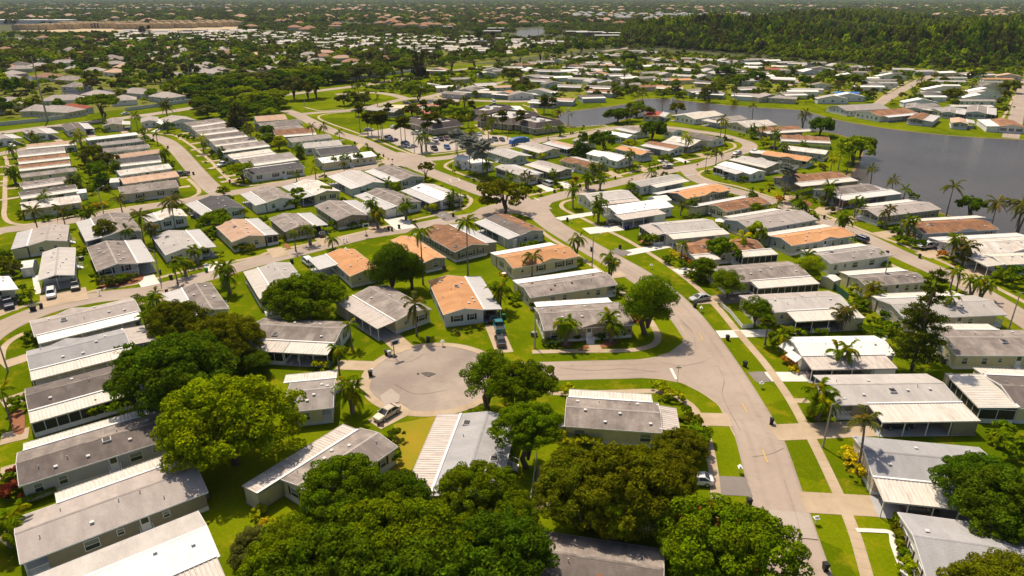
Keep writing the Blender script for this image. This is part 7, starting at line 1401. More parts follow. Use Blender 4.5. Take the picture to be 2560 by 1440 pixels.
tag(dk, 'small wooden dock on the shore behind the grey lake home', 'dock', fixed=True)

# ================================================================== FARTHER HOMES, each placed where it stands
FARH = []
def far_home(px, py, roof, wall='w', L=17, Wd=8.5, ang=None, hip=False, label='', cat='mobile home', grp='homes of the far blocks', att=True, ze=3.0):
    p = G(px, py, 3.5); rnd = random.Random(int(px * 13 + py * 7)); a = math.radians(rnd.choice([-24, -18, 14, 22]) + rnd.uniform(-5, 5)) if ang is None else math.radians(ang)
    u = Vector((math.cos(a), math.sin(a), 0)); n = Vector((-u.y, u.x, 0)); L *= rnd.uniform(.9, 1.1)
    A = p - u * L / 2 - n * Wd / 2; B = A + u * L; C = B + n * Wd
    at = [(rnd.choice('nnr'), 0, 1, 3.0, rnd.choice(['mt', 'mg', 'mw']), rnd.choice('omc'))] if att and rnd.random() < .65 else []
    root = make_house(A, B, C, rnd.choice('xxy') if not hip else 'x', roof, wall, at, '', ('HP' if hip else '') + 'p', rnd, ze)
    k = roof.split('/')[0]
    if hip: root.name = 'house'
    FARH.append((root, p, (f'hip-roofed {RN[k]} house' if hip else (f'long {RN[k]}-roofed trailer' if Wd < 7 else f'{RN[k]}-roofed home')))); tag(root, 'x', cat, grp, fixed=True); HOUSES[-1] = HOUSES[-1]; return root
K6 = (1200, 0, 4.0)
for q in '''1560 505 g;1700 515 g;1390 545 g;1250 550 lg;1120 560 lg;1010 570 lg;790 600 g;650 610 g;560 620 gb;450 640 br;1640 575 g;1800 590 lg;2000 600 br;2100 580 g;2240 590 gr;2430 600 g;2560 620 g;1130 620 lg;1310 620 g;1440 650 g;1300 645 tn;1220 690 wb;1620 655 w;1350 690 w;1170 690 lg;930 660 br;1010 690 lg;870 700 w;700 700 g;1080 640 gb;1820 640 g;1960 680 cr;2060 610 g;2120 690 lg;2290 700 lg;2400 720 lg;2300 660 g;2480 680 w;980 725 lg;1180 730 or;1380 740 g;640 755 g;500 765 g;610 795 gb;720 825 gb;900 850 gr;820 765 w;990 780 lg;1150 800 lg;1290 820 lg;1480 770 w;1700 720 g;1860 740 lg;2030 750 lg;1650 770 g;1850 785 gb;1990 790 or;2260 815 db;2240 760 lg;1480 835 g;1190 862 g;1230 905 br;1700 855 br;1900 865 tn;2150 895 g;2310 920 g;60 730 lg;130 690 g;40 835 lg;230 860 tn;100 915 cr;270 925 or;400 935 g;600 905 gr;1110 955 db;640 1005 lg;820 985 tn;320 665 g;220 700 g;510 690 w;-60 880 g;-120 900 gb;-200 780 g;-330 860 w;-500 850 lg;-240 925 gb;-420 690 tn'''.split(';'):
    x, y, r = q.split(); far_home(*T(K6, float(x), float(y)), r, random.Random(x + y).choice(['w', 'y', 'e', 'g', 'b']))
K7 = (1800, 0, 3.368)
for q in '''40 505 lg;140 520 lg;250 500 g;330 495 g;430 505 w;540 520 lg;650 525 g;820 525 g;970 545 lg;1130 555 g;1230 560 lg;1540 578 lg;1710 593 lg;1890 603 w;2060 613 gr;2200 617 db;2430 632 tn;270 530 w;60 575 w;290 560 w;430 575 rd;510 555 cr;600 585 g;700 555 gr;750 592 w;840 572 gb;150 590 g;190 620 gb;320 605 g;360 635 w;530 655 w;40 605 g;200 672 lg;210 735 g;210 790 gr;400 805 gr;530 815 g;600 780 g;1810 905 g;1700 880 g;1900 915 lg'''.split(';'):
    x, y, r = q.split(); far_home(*T(K7, float(x), float(y)), r, random.Random(x + y).choice(['w', 'y', 'e', 'g', 'b']), label=f'small {RN[r]}-roofed home in the far right blocks before the forest')
for q in '''1130 600 g 18;1080 632 w 18;1440 635 w 20;1460 610 db 18;1370 668 g 20;1250 722 w 18;1360 690 lg 20;840 710 gb 15;730 745 lg 18;690 760 w 18;1090 775 bl 20;1075 802 w 20;940 820 lg 18;1950 648 lg 20;1920 678 lg 22;1870 712 w 22;1850 745 w 22;1820 772 wb 20;1760 805 w 20;1680 850 w 20;2335 658 or 20;2310 685 g 20;2260 725 gb 20;2220 760 w 20;2210 785 lg 20;2170 812 w 20;2150 838 gr 20;2110 885 cr 20;1230 650 w 16;1330 712 db 16;1790 788 db 18'''.split(';'):
    x, y, r, l = q.split(); far_home(*T(K7, float(x), float(y)), r, 'w', float(l) * 1.1, 6.0, -3, label=f'long {RN[r]}-roofed trailer in the far right rows', grp='long trailers of the far right rows', att=False)
K8 = (0, 0, 4.0)
for q in '''160 1010 gr 22;370 1085 gr 12;640 985 gr 20;600 1095 gr 20;730 1075 rd 14;985 935 gr 16;1390 915 gr 22;1670 955 gr 20;1240 985 gr 12;200 640 db 14;640 620 gr 20;940 700 gr 16;1230 660 tn 12;460 585 lg 12;750 580 tc 16;470 505 tc 12;190 500 gr 12;50 485 tc 14;1060 515 gr 10;2070 475 gr 12;2280 520 tc 14;2120 540 gr 10;1960 595 gr 12;2060 640 gr 12;1970 700 gr 16;2110 720 gr 16;2190 690 gr 12;600 385 tc 14;780 370 tc 16;900 390 tc 16;1050 400 tc 16;1260 420 tc 14;1490 430 tc 12;430 370 tc 12;180 390 gr 14;1000 430 tc 14;2700 750 gr 12;2670 680 gr 12;2800 630 gr 10;2930 560 tc 16;2760 610 gr 14;3100 640 gr 10;3110 720 gr 14;3480 690 gr 12;3780 700 gr 12;80 665 tc 12;1520 680 rd 8'''.split(';'):
    x, y, r, l = q.split(); far_home(*T(K8, float(x), float(y)), r, random.Random(x).choice(['e', 'b', 'w', 'e']), float(l) * 1.1, 13, None, True, f'hip-roofed house with {RN[r]} roof among the left trees', 'house', 'hip-roofed houses among the left trees', False, 3.2)
_z = [G(*p) for p in [(-40, 150), (250, 122), (560, 122), (820, 135), (1000, 150), (940, 178), (720, 205), (450, 232), (150, 270), (-60, 290)]]; _r = random.Random(77); _k = 0; _t = 0
while _k < 62 and _t < 4000:
    _t += 1; _x = _r.uniform(min(p.x for p in _z), max(p.x for p in _z)); _y = _r.uniform(min(p.y for p in _z), max(p.y for p in _z)); _c = False
    for i in range(len(_z)):
        a_, b_ = _z[i], _z[i - 1]
        if (a_.y > _y) != (b_.y > _y) and _x < (b_.x - a_.x) * (_y - a_.y) / (b_.y - a_.y) + a_.x: _c = not _c
    if not _c or any((c.x - _x) ** 2 + (c.y - _y) ** 2 < 24 ** 2 for _, c, _l, _w in HOUSES[-110:]): continue
    D_ = _y * CT - (3.5 - CAM_H) * ST; px_ = 1280 + FPX * _x / D_; py_ = 720 + FPX * (_y * -ST + (CAM_H - 3.5) * CT) / D_
    far_home(px_, py_, _r.choice(['gr', 'gr', 'gb', 'lg', 'tc', 'gr', 'tn']), _r.choice(['e', 'b', 'w', 'e']), _r.uniform(15, 21), 13, None, True, '', 'house', 'hip-roofed houses among the left trees', False, 3.2); _k += 1
# long tan buildings of the estate under construction, pale warehouses on the horizon
TANW = plain('raw_tan_wall', (.56, .43, .26), .8, var=.2); PALE = plain('pale_warehouse_roof', (.72, .70, .68), .6)
def slab_building(px, py, L, Wd, hgt, ang, mat, label, cat, grp, steps=0):
    p = G(px, py); root = empty('warehouse' if cat == 'warehouse' else 'apartment_building', (p.x, p.y, 0), math.radians(ang)); m = MB(); m.box(-L/2, -Wd/2, 0, L/2, Wd/2, hgt); add('wall', m.mesh('wall', mat), root)
    m = MB(); m.box(-L/2 - .3, -Wd/2 - .3, hgt, L/2 + .3, Wd/2 + .3, hgt + .6); add('roof', m.mesh('roof', mat if steps else PALE), root)
    for i in range(steps): x = -L/2 + L * (i + .5) / steps; m = MB(); m.box(x - 3, -Wd/2 - 1.5, 0, x + 3, Wd/2 - 2, hgt + 2.2); add('stair_tower', m.mesh('stair_tower', mat), root)
    for i in range(int(L / 5)):
        for z in ((1.2, 4.4) if hgt > 6 else (1.2,)):
            m = None
    FARH.append((root, p, label)); tag(root, label, cat, grp, fixed=True)
for x, y, L in [(85, 75, 70), (150, 73, 70), (215, 71, 70), (275, 71, 60), (330, 73, 60), (385, 71, 80), (440, 70, 80), (500, 68, 90), (560, 66, 80), (310, 66, 80), (200, 67, 80), (430, 63, 90), (540, 62, 90)]: slab_building(x, y, L, 22, 8.5, 0, TANW, 'long raw tan apartment block', 'apartment block', 'tan blocks on the construction site', 5)
for x, y, L in [(60, 60, 230), (110, 27, 90), (175, 26, 150), (245, 27, 150), (375, 23, 180), (433, 21, 90), (477, 21, 110), (507, 20, 50), (547, 20, 90), (40, 12, 200), (350, 5, 300), (600, 8, 240), (620, 5, 200), (150, 12, 120)]: slab_building(x, y, L, 40, 9, 0, PALE, 'pale flat warehouse', 'warehouse', 'pale warehouses near the horizon')
for x, y, L in [(1475, 91, 45), (1440, 89, 40), (1545, 93, 50), (1240, 80, 30), (1230, 88, 30), (1520, 100, 40), (1120, 75, 18)]: slab_building(x, y, L, 14, 6.5, 3, plain('brown_block_wall', (.20, .13, .10), .8) if 'brown_block_wall' not in MATS else MATS['brown_block_wall'], 'low brown apartment block', 'apartment block', 'brown apartment blocks')
MATS.setdefault('brown_block_wall', bpy.data.materials['brown_block_wall'])

# ================================================================== TREES FURTHER OUT
ROADP = []
for nm, pts, w in RD:
    P = catmull([G(*p) for p in pts], 8); ROADP += [(p.x, p.y, w / 2 + 3.2) for p in P]
for pts in SW: ROADP += [(p.x, p.y, 2.2) for p in catmull([G(*p) for p in pts], 5)]
RP = np.array(ROADP); HP = np.array([(c.x, c.y, max(L, w) * .52 + 1.5) for _, c, L, w in HOUSES])
def inpoly(x, y, P):
    c = False; n = len(P)
    for i in range(n):
        a, b = P[i], P[i - 1]
        if (a.y > y) != (b.y > y) and x < (b.x - a.x) * (y - a.y) / (b.y - a.y) + a.x: c = not c
    return c
LAKEW = [G(*p) for p in LAKE]; BLK = [LAKEW] + [[G(*p) for p in q] for q in ([(895, 345), (900, 320), (1010, 300), (1170, 260), (1330, 260), (1400, 300), (1390, 330), (1300, 350), (1200, 375), (1040, 390)],
   [(1285, 95), (1288, 70), (1365, 68), (1362, 95)], [(1230, 50), (1235, 40), (1445, 40), (1440, 50)], [(20, 220), (20, 170), (110, 170), (90, 220)])]
def free(x, y, r=0.0, hs=1.0):
    d = (RP[:, 0] - x) ** 2 + (RP[:, 1] - y) ** 2
    if (d < (RP[:, 2] + r) ** 2).any(): return False
    d = (HP[:, 0] - x) ** 2 + (HP[:, 1] - y) ** 2
    if (d < (HP[:, 2] * hs + r * .6) ** 2).any(): return False
    return not any(inpoly(x, y, b) for b in BLK)
def scatter(zone, n, seed, fn, r=2.0, hs=1.0):
    P = [G(*p) for p in zone]; rnd = random.Random(seed); xs = [p.x for p in P]; ys = [p.y for p in P]; k = 0; t = 0
    while k < n and t < n * 30:
        t += 1; x = rnd.uniform(min(xs), max(xs)); y = rnd.uniform(min(ys), max(ys))
        if inpoly(x, y, P) and free(x, y, r, hs): fn(x, y, rnd); k += 1
def t_left(x, y, rnd):
    R = rnd.uniform(4.2, 7.8); k = rnd.choice(['broad', 'broad', 'broad', 'umbrella', 'ball']); tree(0, 0, R * rnd.uniform(1.2, 1.5), R, k, rnd.choice(['mid', 'deep', 'olive', 'dull', 'dull', 'mid', 'bright']), None, Vector((x, y, 0)), 'trees among the left houses')
def t_mh(x, y, rnd):
    if rnd.random() < .5: palm(0, 0, rnd.uniform(4.5, 8), rnd.choice(['queen', 'coco']), rnd.choice(['mid', 'dull', 'olive']), rnd.uniform(.9, 1.2), stems=rnd.choice([1, 1, 2]), world=Vector((x, y, 0)))
    else: R = rnd.uniform(1.8, 4.0); tree(0, 0, R * 1.5, R, rnd.choice(['broad', 'ball', 'broad']), rnd.choice(['mid', 'deep', 'olive', 'dull', 'bright']), None, Vector((x, y, 0)), 'trees among the far blocks')
def b_mh(x, y, rnd): bush(0, 0, rnd.uniform(.9, 1.9), rnd.choice(['mid', 'deep', 'olive', 'bright', 'mid', 'lime']), world=Vector((x, y, 0)))
for a in [(560, 262, 10, 8, 'umbrella', 'mid'), (505, 262, 9, 6.5, 'broad', 'mid'), (610, 255, 10, 8, 'umbrella', 'bright'), (690, 268, 11, 9, 'umbrella', 'bright'), (660, 285, 8, 5, 'broad', 'deep'), (737, 250, 14, 9, 'open', 'dull'), (790, 245, 15, 8, 'broad', 'mid'), (770, 250, 12, 7, 'broad', 'olive'), (640, 235, 10, 8, 'broad', 'mid'),
          (520, 295, 7, 6.5, 'broad', 'dull'), (575, 300, 6, 5, 'broad', 'deep'), (590, 320, 7, 4.5, 'ball', 'bright'), (680, 290, 8, 5, 'ball', 'deep'), (670, 345, 6.5, 4, 'broad', 'deep'), (700, 375, 6.5, 4.2, 'ball', 'lime'), (675, 365, 6, 3.6, 'ball', 'mid'), (490, 272, 6, 4, 'broad', 'red'), (860, 265, 7, 5, 'broad', 'dull'), (905, 270, 8, 4, 'open', 'olive'),
          (1130, 178, 14, 11, 'umbrella', 'mid'), (1185, 172, 12, 9, 'umbrella', 'mid'), (1005, 190, 13, 11, 'umbrella', 'mid'), (960, 205, 12, 8, 'broad', 'mid'), (1245, 167, 13, 10, 'umbrella', 'mid'), (1300, 160, 13, 10, 'umbrella', 'mid'), (1350, 152, 14, 10.5, 'umbrella', 'mid'), (1395, 146, 13, 8, 'broad', 'deep'), (1455, 133, 13, 9, 'broad', 'deep'), (1490, 128, 12, 8, 'broad', 'mid'), (1540, 118, 12, 9, 'umbrella', 'mid'),
          (905, 190, 11, 8, 'umbrella', 'mid'), (870, 188, 11, 7, 'broad', 'mid'), (820, 210, 11, 9, 'umbrella', 'mid'), (1275, 205, 11, 9, 'broad', 'dull'), (1575, 155, 9, 9, 'broad', 'deep'), (1580, 182, 9, 8, 'broad', 'deep'), (1740, 195, 8, 5, 'broad', 'mid'), (1815, 195, 10, 9, 'broad', 'deep'), (1890, 205, 9, 8, 'broad', 'deep'), (1850, 215, 9, 8, 'broad', 'mid'), (2010, 215, 8, 5.5, 'broad', 'deep'), (2135, 215, 9, 8, 'broad', 'mid'),
          (2108, 212, 8, 7, 'broad', 'deep'), (2195, 182, 10, 5, 'ball', 'deep'), (2320, 230, 8, 7, 'broad', 'olive'), (2375, 252, 8, 6.5, 'broad', 'olive'), (2520, 232, 9, 7.5, 'broad', 'olive'), (2440, 195, 7, 6, 'broad', 'mid'), (1770, 255, 10, 5.5, 'open', 'dull'), (1760, 250, 6, 4, 'broad', 'mid'), (1835, 262, 4, 3, 'ball', 'lime'), (1690, 240, 7, 4.5, 'open', 'dull'), (1540, 222, 7, 4, 'open', 'silver'), (1420, 200, 6, 6, 'broad', 'mid'),
          (1545, 308, 8, 7.5, 'broad', 'deep'), (1590, 290, 8.5, 6.5, 'broad', 'mid'), (1575, 302, 7, 5.5, 'broad', 'olive'), (1620, 300, 7.5, 3.6, 'broad', 'olive'), (1690, 290, 8, 5, 'broad', 'olive'), (360, 100, 20, 6, 'ball', 'pine'), (375, 92, 18, 4, 'ball', 'pine'), (1198, 110, 22, 8, 'ball', 'deep'), (1232, 118, 20, 4, 'ball', 'pine'), (1040, 195, 26, 4.5, 'cone', 'pine'), (1058, 193, 26, 4.5, 'cone', 'pine')]:
    tree(*a)
scatter([(470, 262), (500, 248), (700, 225), (860, 212), (1000, 193), (980, 183), (720, 205), (460, 236)], 60, 44, lambda x, y, rnd: tree(0, 0, rnd.uniform(9, 13), rnd.uniform(6.5, 9.5), rnd.choice(['broad', 'umbrella', 'broad']), rnd.choice(['mid', 'mid', 'bright', 'dull', 'olive', 'deep']), None, Vector((x, y, 0)), 'trees along the boulevard'), 3, .6)
scatter([(440, 272), (480, 262), (700, 262), (735, 280), (690, 300), (620, 300), (560, 292), (470, 290)], 26, 45, lambda x, y, rnd: tree(0, 0, rnd.uniform(6, 10), rnd.uniform(4, 7), rnd.choice(['broad', 'umbrella', 'broad']), rnd.choice(['mid', 'mid', 'bright', 'deep']), None, Vector((x, y, 0)), 'trees along the boulevard'), .5, .8)
scatter([(-40, 150), (250, 118), (560, 118), (820, 130), (1080, 150), (960, 183), (720, 218), (450, 245), (150, 290), (-60, 305)], 55, 3, t_left, 2.5, .75)
scatter([(860, 245), (870, 215), (1180, 178), (1420, 145), (1600, 130), (2050, 160), (2560, 182), (2500, 300), (2200, 262), (1900, 258), (1550, 245), (1380, 258), (1100, 245)], 100, 5, t_mh, .8, .8)
scatter([(860, 245), (870, 215), (1180, 178), (1420, 145), (1600, 130), (2050, 160), (2560, 182), (2500, 300), (2200, 262), (1900, 258), (1550, 245), (1380, 258), (1100, 245)], 6, 15, b_mh, .5, .8)
scatter([(0, 480), (0, 340), (450, 300), (900, 380), (1250, 440), (1700, 360), (1950, 320), (2200, 540), (2300, 690), (2100, 840), (1850, 720), (1600, 480), (1300, 520), (900, 580), (560, 640), (200, 640)], 50, 25, b_mh, -.2, .82)
scatter([(0, 480), (0, 340), (450, 300), (900, 380), (1250, 440), (1700, 360), (1950, 320), (2200, 540), (2300, 690), (2100, 840), (1850, 720), (1600, 480), (1300, 520), (900, 580), (560, 640), (200, 640)], 22, 65, b_mh, -.4, .80)
scatter([(0, 480), (0, 340), (450, 300), (900, 380), (1250, 440), (1700, 360), (1950, 320), (2200, 540), (2300, 690), (2100, 840), (1850, 720), (1600, 480), (1300, 520), (900, 580), (560, 640), (200, 640)], 34, 66, lambda x, y, rnd: palm(0, 0, rnd.uniform(3.2, 5.5), 'queen', rnd.choice(['mid', 'mid', 'dull', 'deep']), rnd.uniform(.8, 1.1), stems=rnd.choice([1, 2, 3]), world=Vector((x, y, 0))), -.4, .85)
scatter([(1400, 262), (1560, 238), (1700, 232), (2000, 262), (2200, 300), (2540, 330), (2560, 310), (2100, 262), (1750, 232), (1500, 235)], 8, 35, b_mh, .2, .7)

# dense canopies: the wood on the right, tree cover out to the horizon
def canopy(name, pts, tint, scl, protos, label, cat='wood'):
    me = bpy.data.meshes.new(name); me.from_pydata(pts, [], [])
    a = me.attributes.new('tint', 'FLOAT_COLOR', 'POINT'); a.data.foreach_set('color', np.c_[tint, np.ones(len(pts))].astype(np.float32).ravel())
    a = me.attributes.new('scl', 'FLOAT_VECTOR', 'POINT'); a.data.foreach_set('vector', np.asarray(scl, np.float32).ravel())
    o = add(name, me); ng = bpy.data.node_groups.new(name, 'GeometryNodeTree'); ng.interface.new_socket('Geometry', in_out='INPUT', socket_type='NodeSocketGeometry'); ng.interface.new_socket('Geometry', in_out='OUTPUT', socket_type='NodeSocketGeometry')
    N = ng.nodes; Lk = ng.links; gi = N.new('NodeGroupInput'); go = N.new('NodeGroupOutput'); ip = N.new('GeometryNodeInstanceOnPoints'); jn = N.new('GeometryNodeJoinGeometry')
    mp = N.new('GeometryNodeMeshToPoints'); Lk.new(gi.outputs[0], mp.inputs[0]); Lk.new(mp.outputs[0], ip.inputs['Points'])
    for p in protos: oi = N.new('GeometryNodeObjectInfo'); oi.inputs['Object'].default_value = p; gn = N.new('GeometryNodeGeometryToInstance'); Lk.new(oi.outputs['Geometry'], gn.inputs[0]); Lk.new(gn.outputs[0], jn.inputs[0])
    Lk.new(jn.outputs[0], ip.inputs['Instance']); ip.inputs['Pick Instance'].default_value = True
    na = N.new('GeometryNodeInputNamedAttribute'); na.data_type = 'FLOAT_VECTOR'; na.inputs['Name'].default_value = 'scl'; Lk.new(na.outputs['Attribute'], ip.inputs['Scale'])
    rv = N.new('FunctionNodeRandomValue'); rv.data_type = 'FLOAT_VECTOR'; rv.inputs[1].default_value = (0, 0, 6.28); Lk.new(rv.outputs[0], ip.inputs['Rotation'])
    Lk.new(ip.outputs[0], go.inputs[0]); md = o.modifiers.new('gn', 'NODES'); md.node_group = ng
    o['kind'] = 'stuff'; o['label'] = label; o['category'] = cat
PR = []
for s in (51, 52, 53, 54):
    me = crown('far_crown', s, 420, .17, 'broad', 16, LEAFI); q = bpy.data.objects.new('far_crown', me); PR.append(q)
rng = np.random.default_rng(9)
def tint(n, dark=.0, lime=.08):
    T_ = np.array([TONE['mid'], TONE['deep'], TONE['dull'], TONE['olive'], TONE['pine'], TONE['bright']]) * 1.2; i = rng.choice(6, n, p=[.26 - dark, .22, .22 + dark, .16, .14 - lime * .5, lime * .5][:6]) if False else rng.choice(6, n, p=np.array([.25, .22, .24, .15, .08 + dark, .06 + lime]) / (1 + dark + lime)); return T_[i] * rng.uniform(.8, 1.25, (n, 1))
WOOD_P = [G(*p) for p in [(1545, 112), (1600, 118), (1700, 124), (1830, 134), (2000, 148), (2100, 156), (2300, 170), (2480, 172), (2700, 172), (2700, 80), (2000, 62), (1750, 78), (1650, 88), (1560, 100)]]
xs = [p.x for p in WOOD_P]; ys = [p.y for p in WOOD_P]; P = []
while len(P) < 15000:
    x = rng.uniform(min(xs), max(xs)); y = rng.uniform(min(ys), min(max(ys), 1900))
    if inpoly(x, y, WOOD_P): P.append((x, y, 0))
P = np.array(P); low = np.sin(P[:, 0] * .013 + 1) * np.sin(P[:, 1] * .011) + .5 * np.sin(P[:, 0] * .037 + P[:, 1] * .029); P = P[low > -.92]; low = low[low > -.92]
n = len(P); R = rng.uniform(3.0, 6.0, n) + 4.0 * rng.uniform(0, 1, n) ** 3; Hh = (rng.uniform(7, 13, n) + R * .5) * (1.0 + .38 * low); o_ = np.argsort([p.x for p in WOOD_P[:8]]); yf = np.interp(P[:, 0], np.array([p.x for p in WOOD_P[:8]])[o_], np.array([p.y for p in WOOD_P[:8]])[o_]); fe = np.clip((P[:, 1] - yf) / 70, 0, 1); Hh = Hh * (.42 + .58 * fe); R = R * (.62 + .38 * fe)
P[:, 2] = Hh - R * 1.25
tn = tint(n, .12, .06) * 1.1; dk = (np.sin(P[:, 0] * .011) + np.sin(P[:, 1] * .017 + 1) + np.sin((P[:, 0] + P[:, 1]) * .031)) > .75; tn[dk] = np.array(TONE['bright']) * rng.uniform(.7, 1.1, (dk.sum(), 1))
edge = P[:, 1] < 0
canopy('wood', [tuple(p) for p in P], tn, np.c_[R, R, Hh / 1.25], PR, 'dense mixed wood behind the right-hand blocks')
P2 = P[rng.uniform(size=n) < .35].copy(); 
# general tree cover with gaps, thinning into larger clumps with distance
pts = []; sc = []
for (y0, y1, num, r0, r1) in ((640, 1700, 13500, 3.8, 7.0), (1700, 4200, 20000, 6, 12), (4200, 12500, 20000, 14, 34)):
    k = 0
    while k < num:
        y = math.sqrt(rng.uniform(y0 * y0, y1 * y1)); x = rng.uniform(-.97, .97) * y
        gap = math.sin(x * .009 + 1.3) * math.sin(y * .006 + .4) + .5 * math.sin(x * .023 + y * .017)
        if gap > .78 and rng.uniform() < .85: k += 1; continue
        if y < 1700 and (not free(x, y, 1.0, .8) or inpoly(x, y, WOOD_P)): k += 1; continue
        if y < 1700:
            v = y; px = 1280 + FPX * x / (y * CT + CAM_H * ST)
            if px > 1100 and y < 900 or (280 < px < 1250 and 700 < y < 1500 and rng.uniform() < .25): k += 1; continue
            if px < 600 and 1250 < y < 1720: k += 1; continue
        R = rng.uniform(r0, r1); pts.append((x, y, -R * .1)); sc.append((R, R, min(R * .95, 13))); k += 1
canopy('tree_cover', pts, tint(len(pts), .08, .0) * .95, np.array(sc), PR, 'continuous tree cover running out to the horizon')
# crowns filling the gardens between the farther homes
def infill(zone, n, r0, r1, seed, name, label, hs=.8):
    rnd = random.Random(seed); Z = [G(*p) for p in zone]; xs = [p.x for p in Z]; ys = [p.y for p in Z]; pts = []; sc = []; t = 0
    while len(pts) < n and t < n * 12:
        t += 1; x = rnd.uniform(min(xs), max(xs)); y = rnd.uniform(min(ys), max(ys)); R = r0 + (r1 - r0) * rnd.random() ** 2
        if inpoly(x, y, Z) and free(x, y, R * .35 - 1.6, hs): pts.append((x, y, R * rnd.uniform(-.1, .45))); sc.append((R, R, R * rnd.uniform(.8, 1.1)))
    canopy(name, pts, tint(len(pts), .02, .12), np.array(sc), PR, label)
infill([(-60, 150), (250, 118), (560, 112), (820, 125), (1080, 145), (1400, 118), (1560, 112), (1420, 128), (1200, 156), (960, 183), (720, 214), (450, 246), (150, 284), (-80, 302)], 1250, 2.5, 7.5, 71, 'tree_cover', 'close-set trees between the left-hand houses', .95)
infill([(860, 245), (870, 215), (1180, 178), (1420, 145), (1600, 130), (2050, 160), (2560, 182), (2560, 300), (2200, 262), (1900, 258), (1550, 245), (1380, 258), (1100, 245)], 2100, .9, 4.2, 72, 'garden_greenery', 'garden shrubs and small trees between the far homes', .95)
infill([(0, 480), (0, 340), (450, 300), (900, 380), (1250, 440), (1700, 360), (1950, 320), (2200, 540), (2300, 690), (1850, 640), (1600, 480), (1300, 500), (900, 500), (560, 560), (200, 560)], 330, .7, 1.9, 73, 'garden_greenery', 'low garden shrubs scattered between the middle homes', .86)
# far roofs too small and many to part
def roofs(name, zone, n, mat, L, seed, label, hgt=4.0, hip=True):
    P = [G(*p) for p in zone]; rnd = random.Random(seed); xs = [p.x for p in P]; ys = [p.y for p in P]; mb = MB(); k = 0
    while k < n:
        x = rnd.uniform(min(xs), max(xs)); y = rnd.uniform(min(ys), max(ys)); k += 1
        if not inpoly(x, y, P): k -= 1; continue
        a = rnd.uniform(-.3, .3); l = L * rnd.uniform(.7, 1.3) / 2; w = l * (.75 if hip else .35); c, s = math.cos(a), math.sin(a); F = lambda u, v, z: (x + c * u - s * v, y + s * u + c * v, z); zz = hgt * rnd.uniform(.8, 1.5)
        b = [F(-l, -w, 0), F(l, -w, 0), F(l, w, 0), F(-l, w, 0)]; t = [F(-l, -w, zz), F(l, -w, zz), F(l, w, zz), F(-l, w, zz)]; mb.hexa(b, t, 1); e = .6; t = [F(-l - e, -w - e, zz), F(l + e, -w - e, zz), F(l + e, w + e, zz), F(-l - e, w + e, zz)]; hl = w if hip else 0; r0, r1 = F(-l + hl, 0, zz + w * .45), F(l - hl, 0, zz + w * .45)
        mb.face([t[0], t[1], r1, r0], 0); mb.face([t[2], t[3], r0, r1], 0); mb.face([t[1], t[2], r1], 0); mb.face([t[3], t[0], r0], 0)
    o = add(name, mb.mesh(name, [mat, WALL['e']])); o['kind'] = 'stuff'; o['label'] = label; o['category'] = 'distant houses'
roofs('distant_houses', [(560, 80), (900, 84), (1250, 66), (1900, 78), (1850, 60), (1200, 34), (750, 40)], 150, ROOF['tc'], 20, 1, 'scattered terracotta roofs beyond the trailers', 5)
roofs('distant_houses', [(-40, 60), (2600, 60), (2600, 16), (-40, 14)], 420, ROOF['tn'], 26, 2, 'tiny pale roofs among the horizon trees', 6)
roofs('distant_houses', [(1430, 54), (1700, 56), (2100, 62), (2060, 44), (1440, 38)], 110, ROOF['bg'], 24, 3, 'new grey-blue houses beside the far lake', 7)
roofs('distant_houses', [(270, 118), (420, 105), (620, 122), (1000, 140), (1300, 140), (1480, 112), (1200, 98), (900, 90), (600, 80), (300, 82)], 200, ROOF['wb'], 17, 4, 'crowded white trailers of the next park', 3, False)
roofs('distant_houses', [(270, 118), (420, 105), (620, 122), (1000, 140), (1300, 140), (1480, 112), (1200, 98), (900, 90), (600, 80), (300, 82)], 170, ROOF['lg'], 17, 5, 'crowded grey trailers of the next park', 3, False)

# ================================================================== haze over the plain
m = bpy.data.materials.new('haze'); m.use_nodes = True; nt = m.node_tree; nt.nodes.clear(); pv = nt.nodes.new('ShaderNodeVolumePrincipled'); pv.inputs['Density'].default_value = HAZE_D = 0.000038
pv.inputs['Color'].default_value = (.72, .84, 1.0, 1); pv.inputs['Anisotropy'].default_value = 0.0; mo = nt.nodes.new('ShaderNodeOutputMaterial'); nt.links.new(pv.outputs[0], mo.inputs['Volume'])
mb = MB(); mb.box(-14800, -160, -1.5, 14800, 16500, 68); hz = add('haze', mb.mesh('haze', m)); hz['kind'] = 'stuff'; hz['label'] = 'thin summer haze over the plain'; hz['category'] = 'haze'

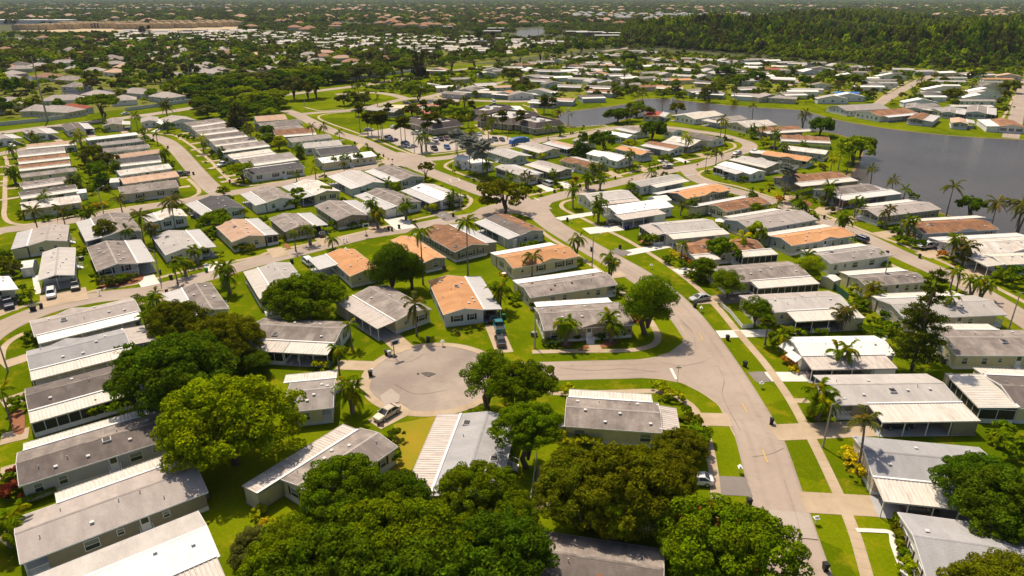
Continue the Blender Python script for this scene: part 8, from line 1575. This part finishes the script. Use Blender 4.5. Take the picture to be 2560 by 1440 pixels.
# ================================================================== labels that single things out
from collections import defaultdict
HTP = np.array([(c.x, c.y) for c, t in HT]); info = {id(o): (p, l) for o, p, l in PLANTS}
LMK = [(1177, 135, 'dark tall trees'), (1346, 113, 'pole near the far pond'), (1050, 240, 'island tree'), (1480, 113, 'brown far roofs'), (1680, 250, 'lake fountain'), (2080, 180, 'far right crossroad'), (2260, 225, 'far right avenue'), (2550, 230, 'right edge road'), (1250, 210, 'clubhouse back street'),
       (1900, 212, 'dark twin trees'), (1575, 140, 'forest corner'), (1420, 200, 'middle far blocks'), (1750, 200, 'long far blocks'), (2430, 180, 'forest edge'), (60, 200, 'left pond'), (200, 240, 'long left pond'), (120, 303, 'upper left pole'), (482, 238, 'boulevard pole'), (258, 290, 'huge boulevard tree'), (798, 175, 'middle pole'),
       (964, 160, 'second middle pole'), (600, 262, 'umbrella trees'), (370, 110, 'tall dark pines'), (300, 85, 'construction site'), (620, 160, 'left tree belt'), (150, 140, 'far left gardens'), (720, 130, 'white trailers')]
LMW = [(G(a, b), t) for a, b, t in LMK]
ORD += ['twenty-first', 'twenty-second', 'twenty-third', 'twenty-fourth', 'twenty-fifth', 'twenty-sixth', 'twenty-seventh', 'twenty-eighth', 'twenty-ninth', 'thirtieth']
def near_lm(p): return min(LMW, key=lambda q: (q[0].x - p.x) ** 2 + .25 * (q[0].y - p.y) ** 2)[1]
byl = defaultdict(list)
for o in ITEMS:
    q = info.get(id(o))
    if q is None: continue
    p, l = q
    if p.y < 520 and (p.y < 330 or abs(p.x) < 400):
        i = int(np.argmin((HTP[:, 0] - p.x) ** 2 + (HTP[:, 1] - p.y) ** 2)); byl[f'{l} by the {HT[i][1]}'].append((p.x, o))
    else: byl[f'{l} by the {near_lm(p)}'].append((p.x / p.y * 600, o))
for o, p, l in FARH: byl[f'{l} by the {near_lm(p)}'].append((p.x / p.y * 600, o))
for l, v in byl.items():
    v.sort(key=lambda t: t[0])
    for i, (x, o) in enumerate(v): o['label'] = l if len(v) == 1 else (f'{l}, {ORD[min(i, 29)]} from the left')
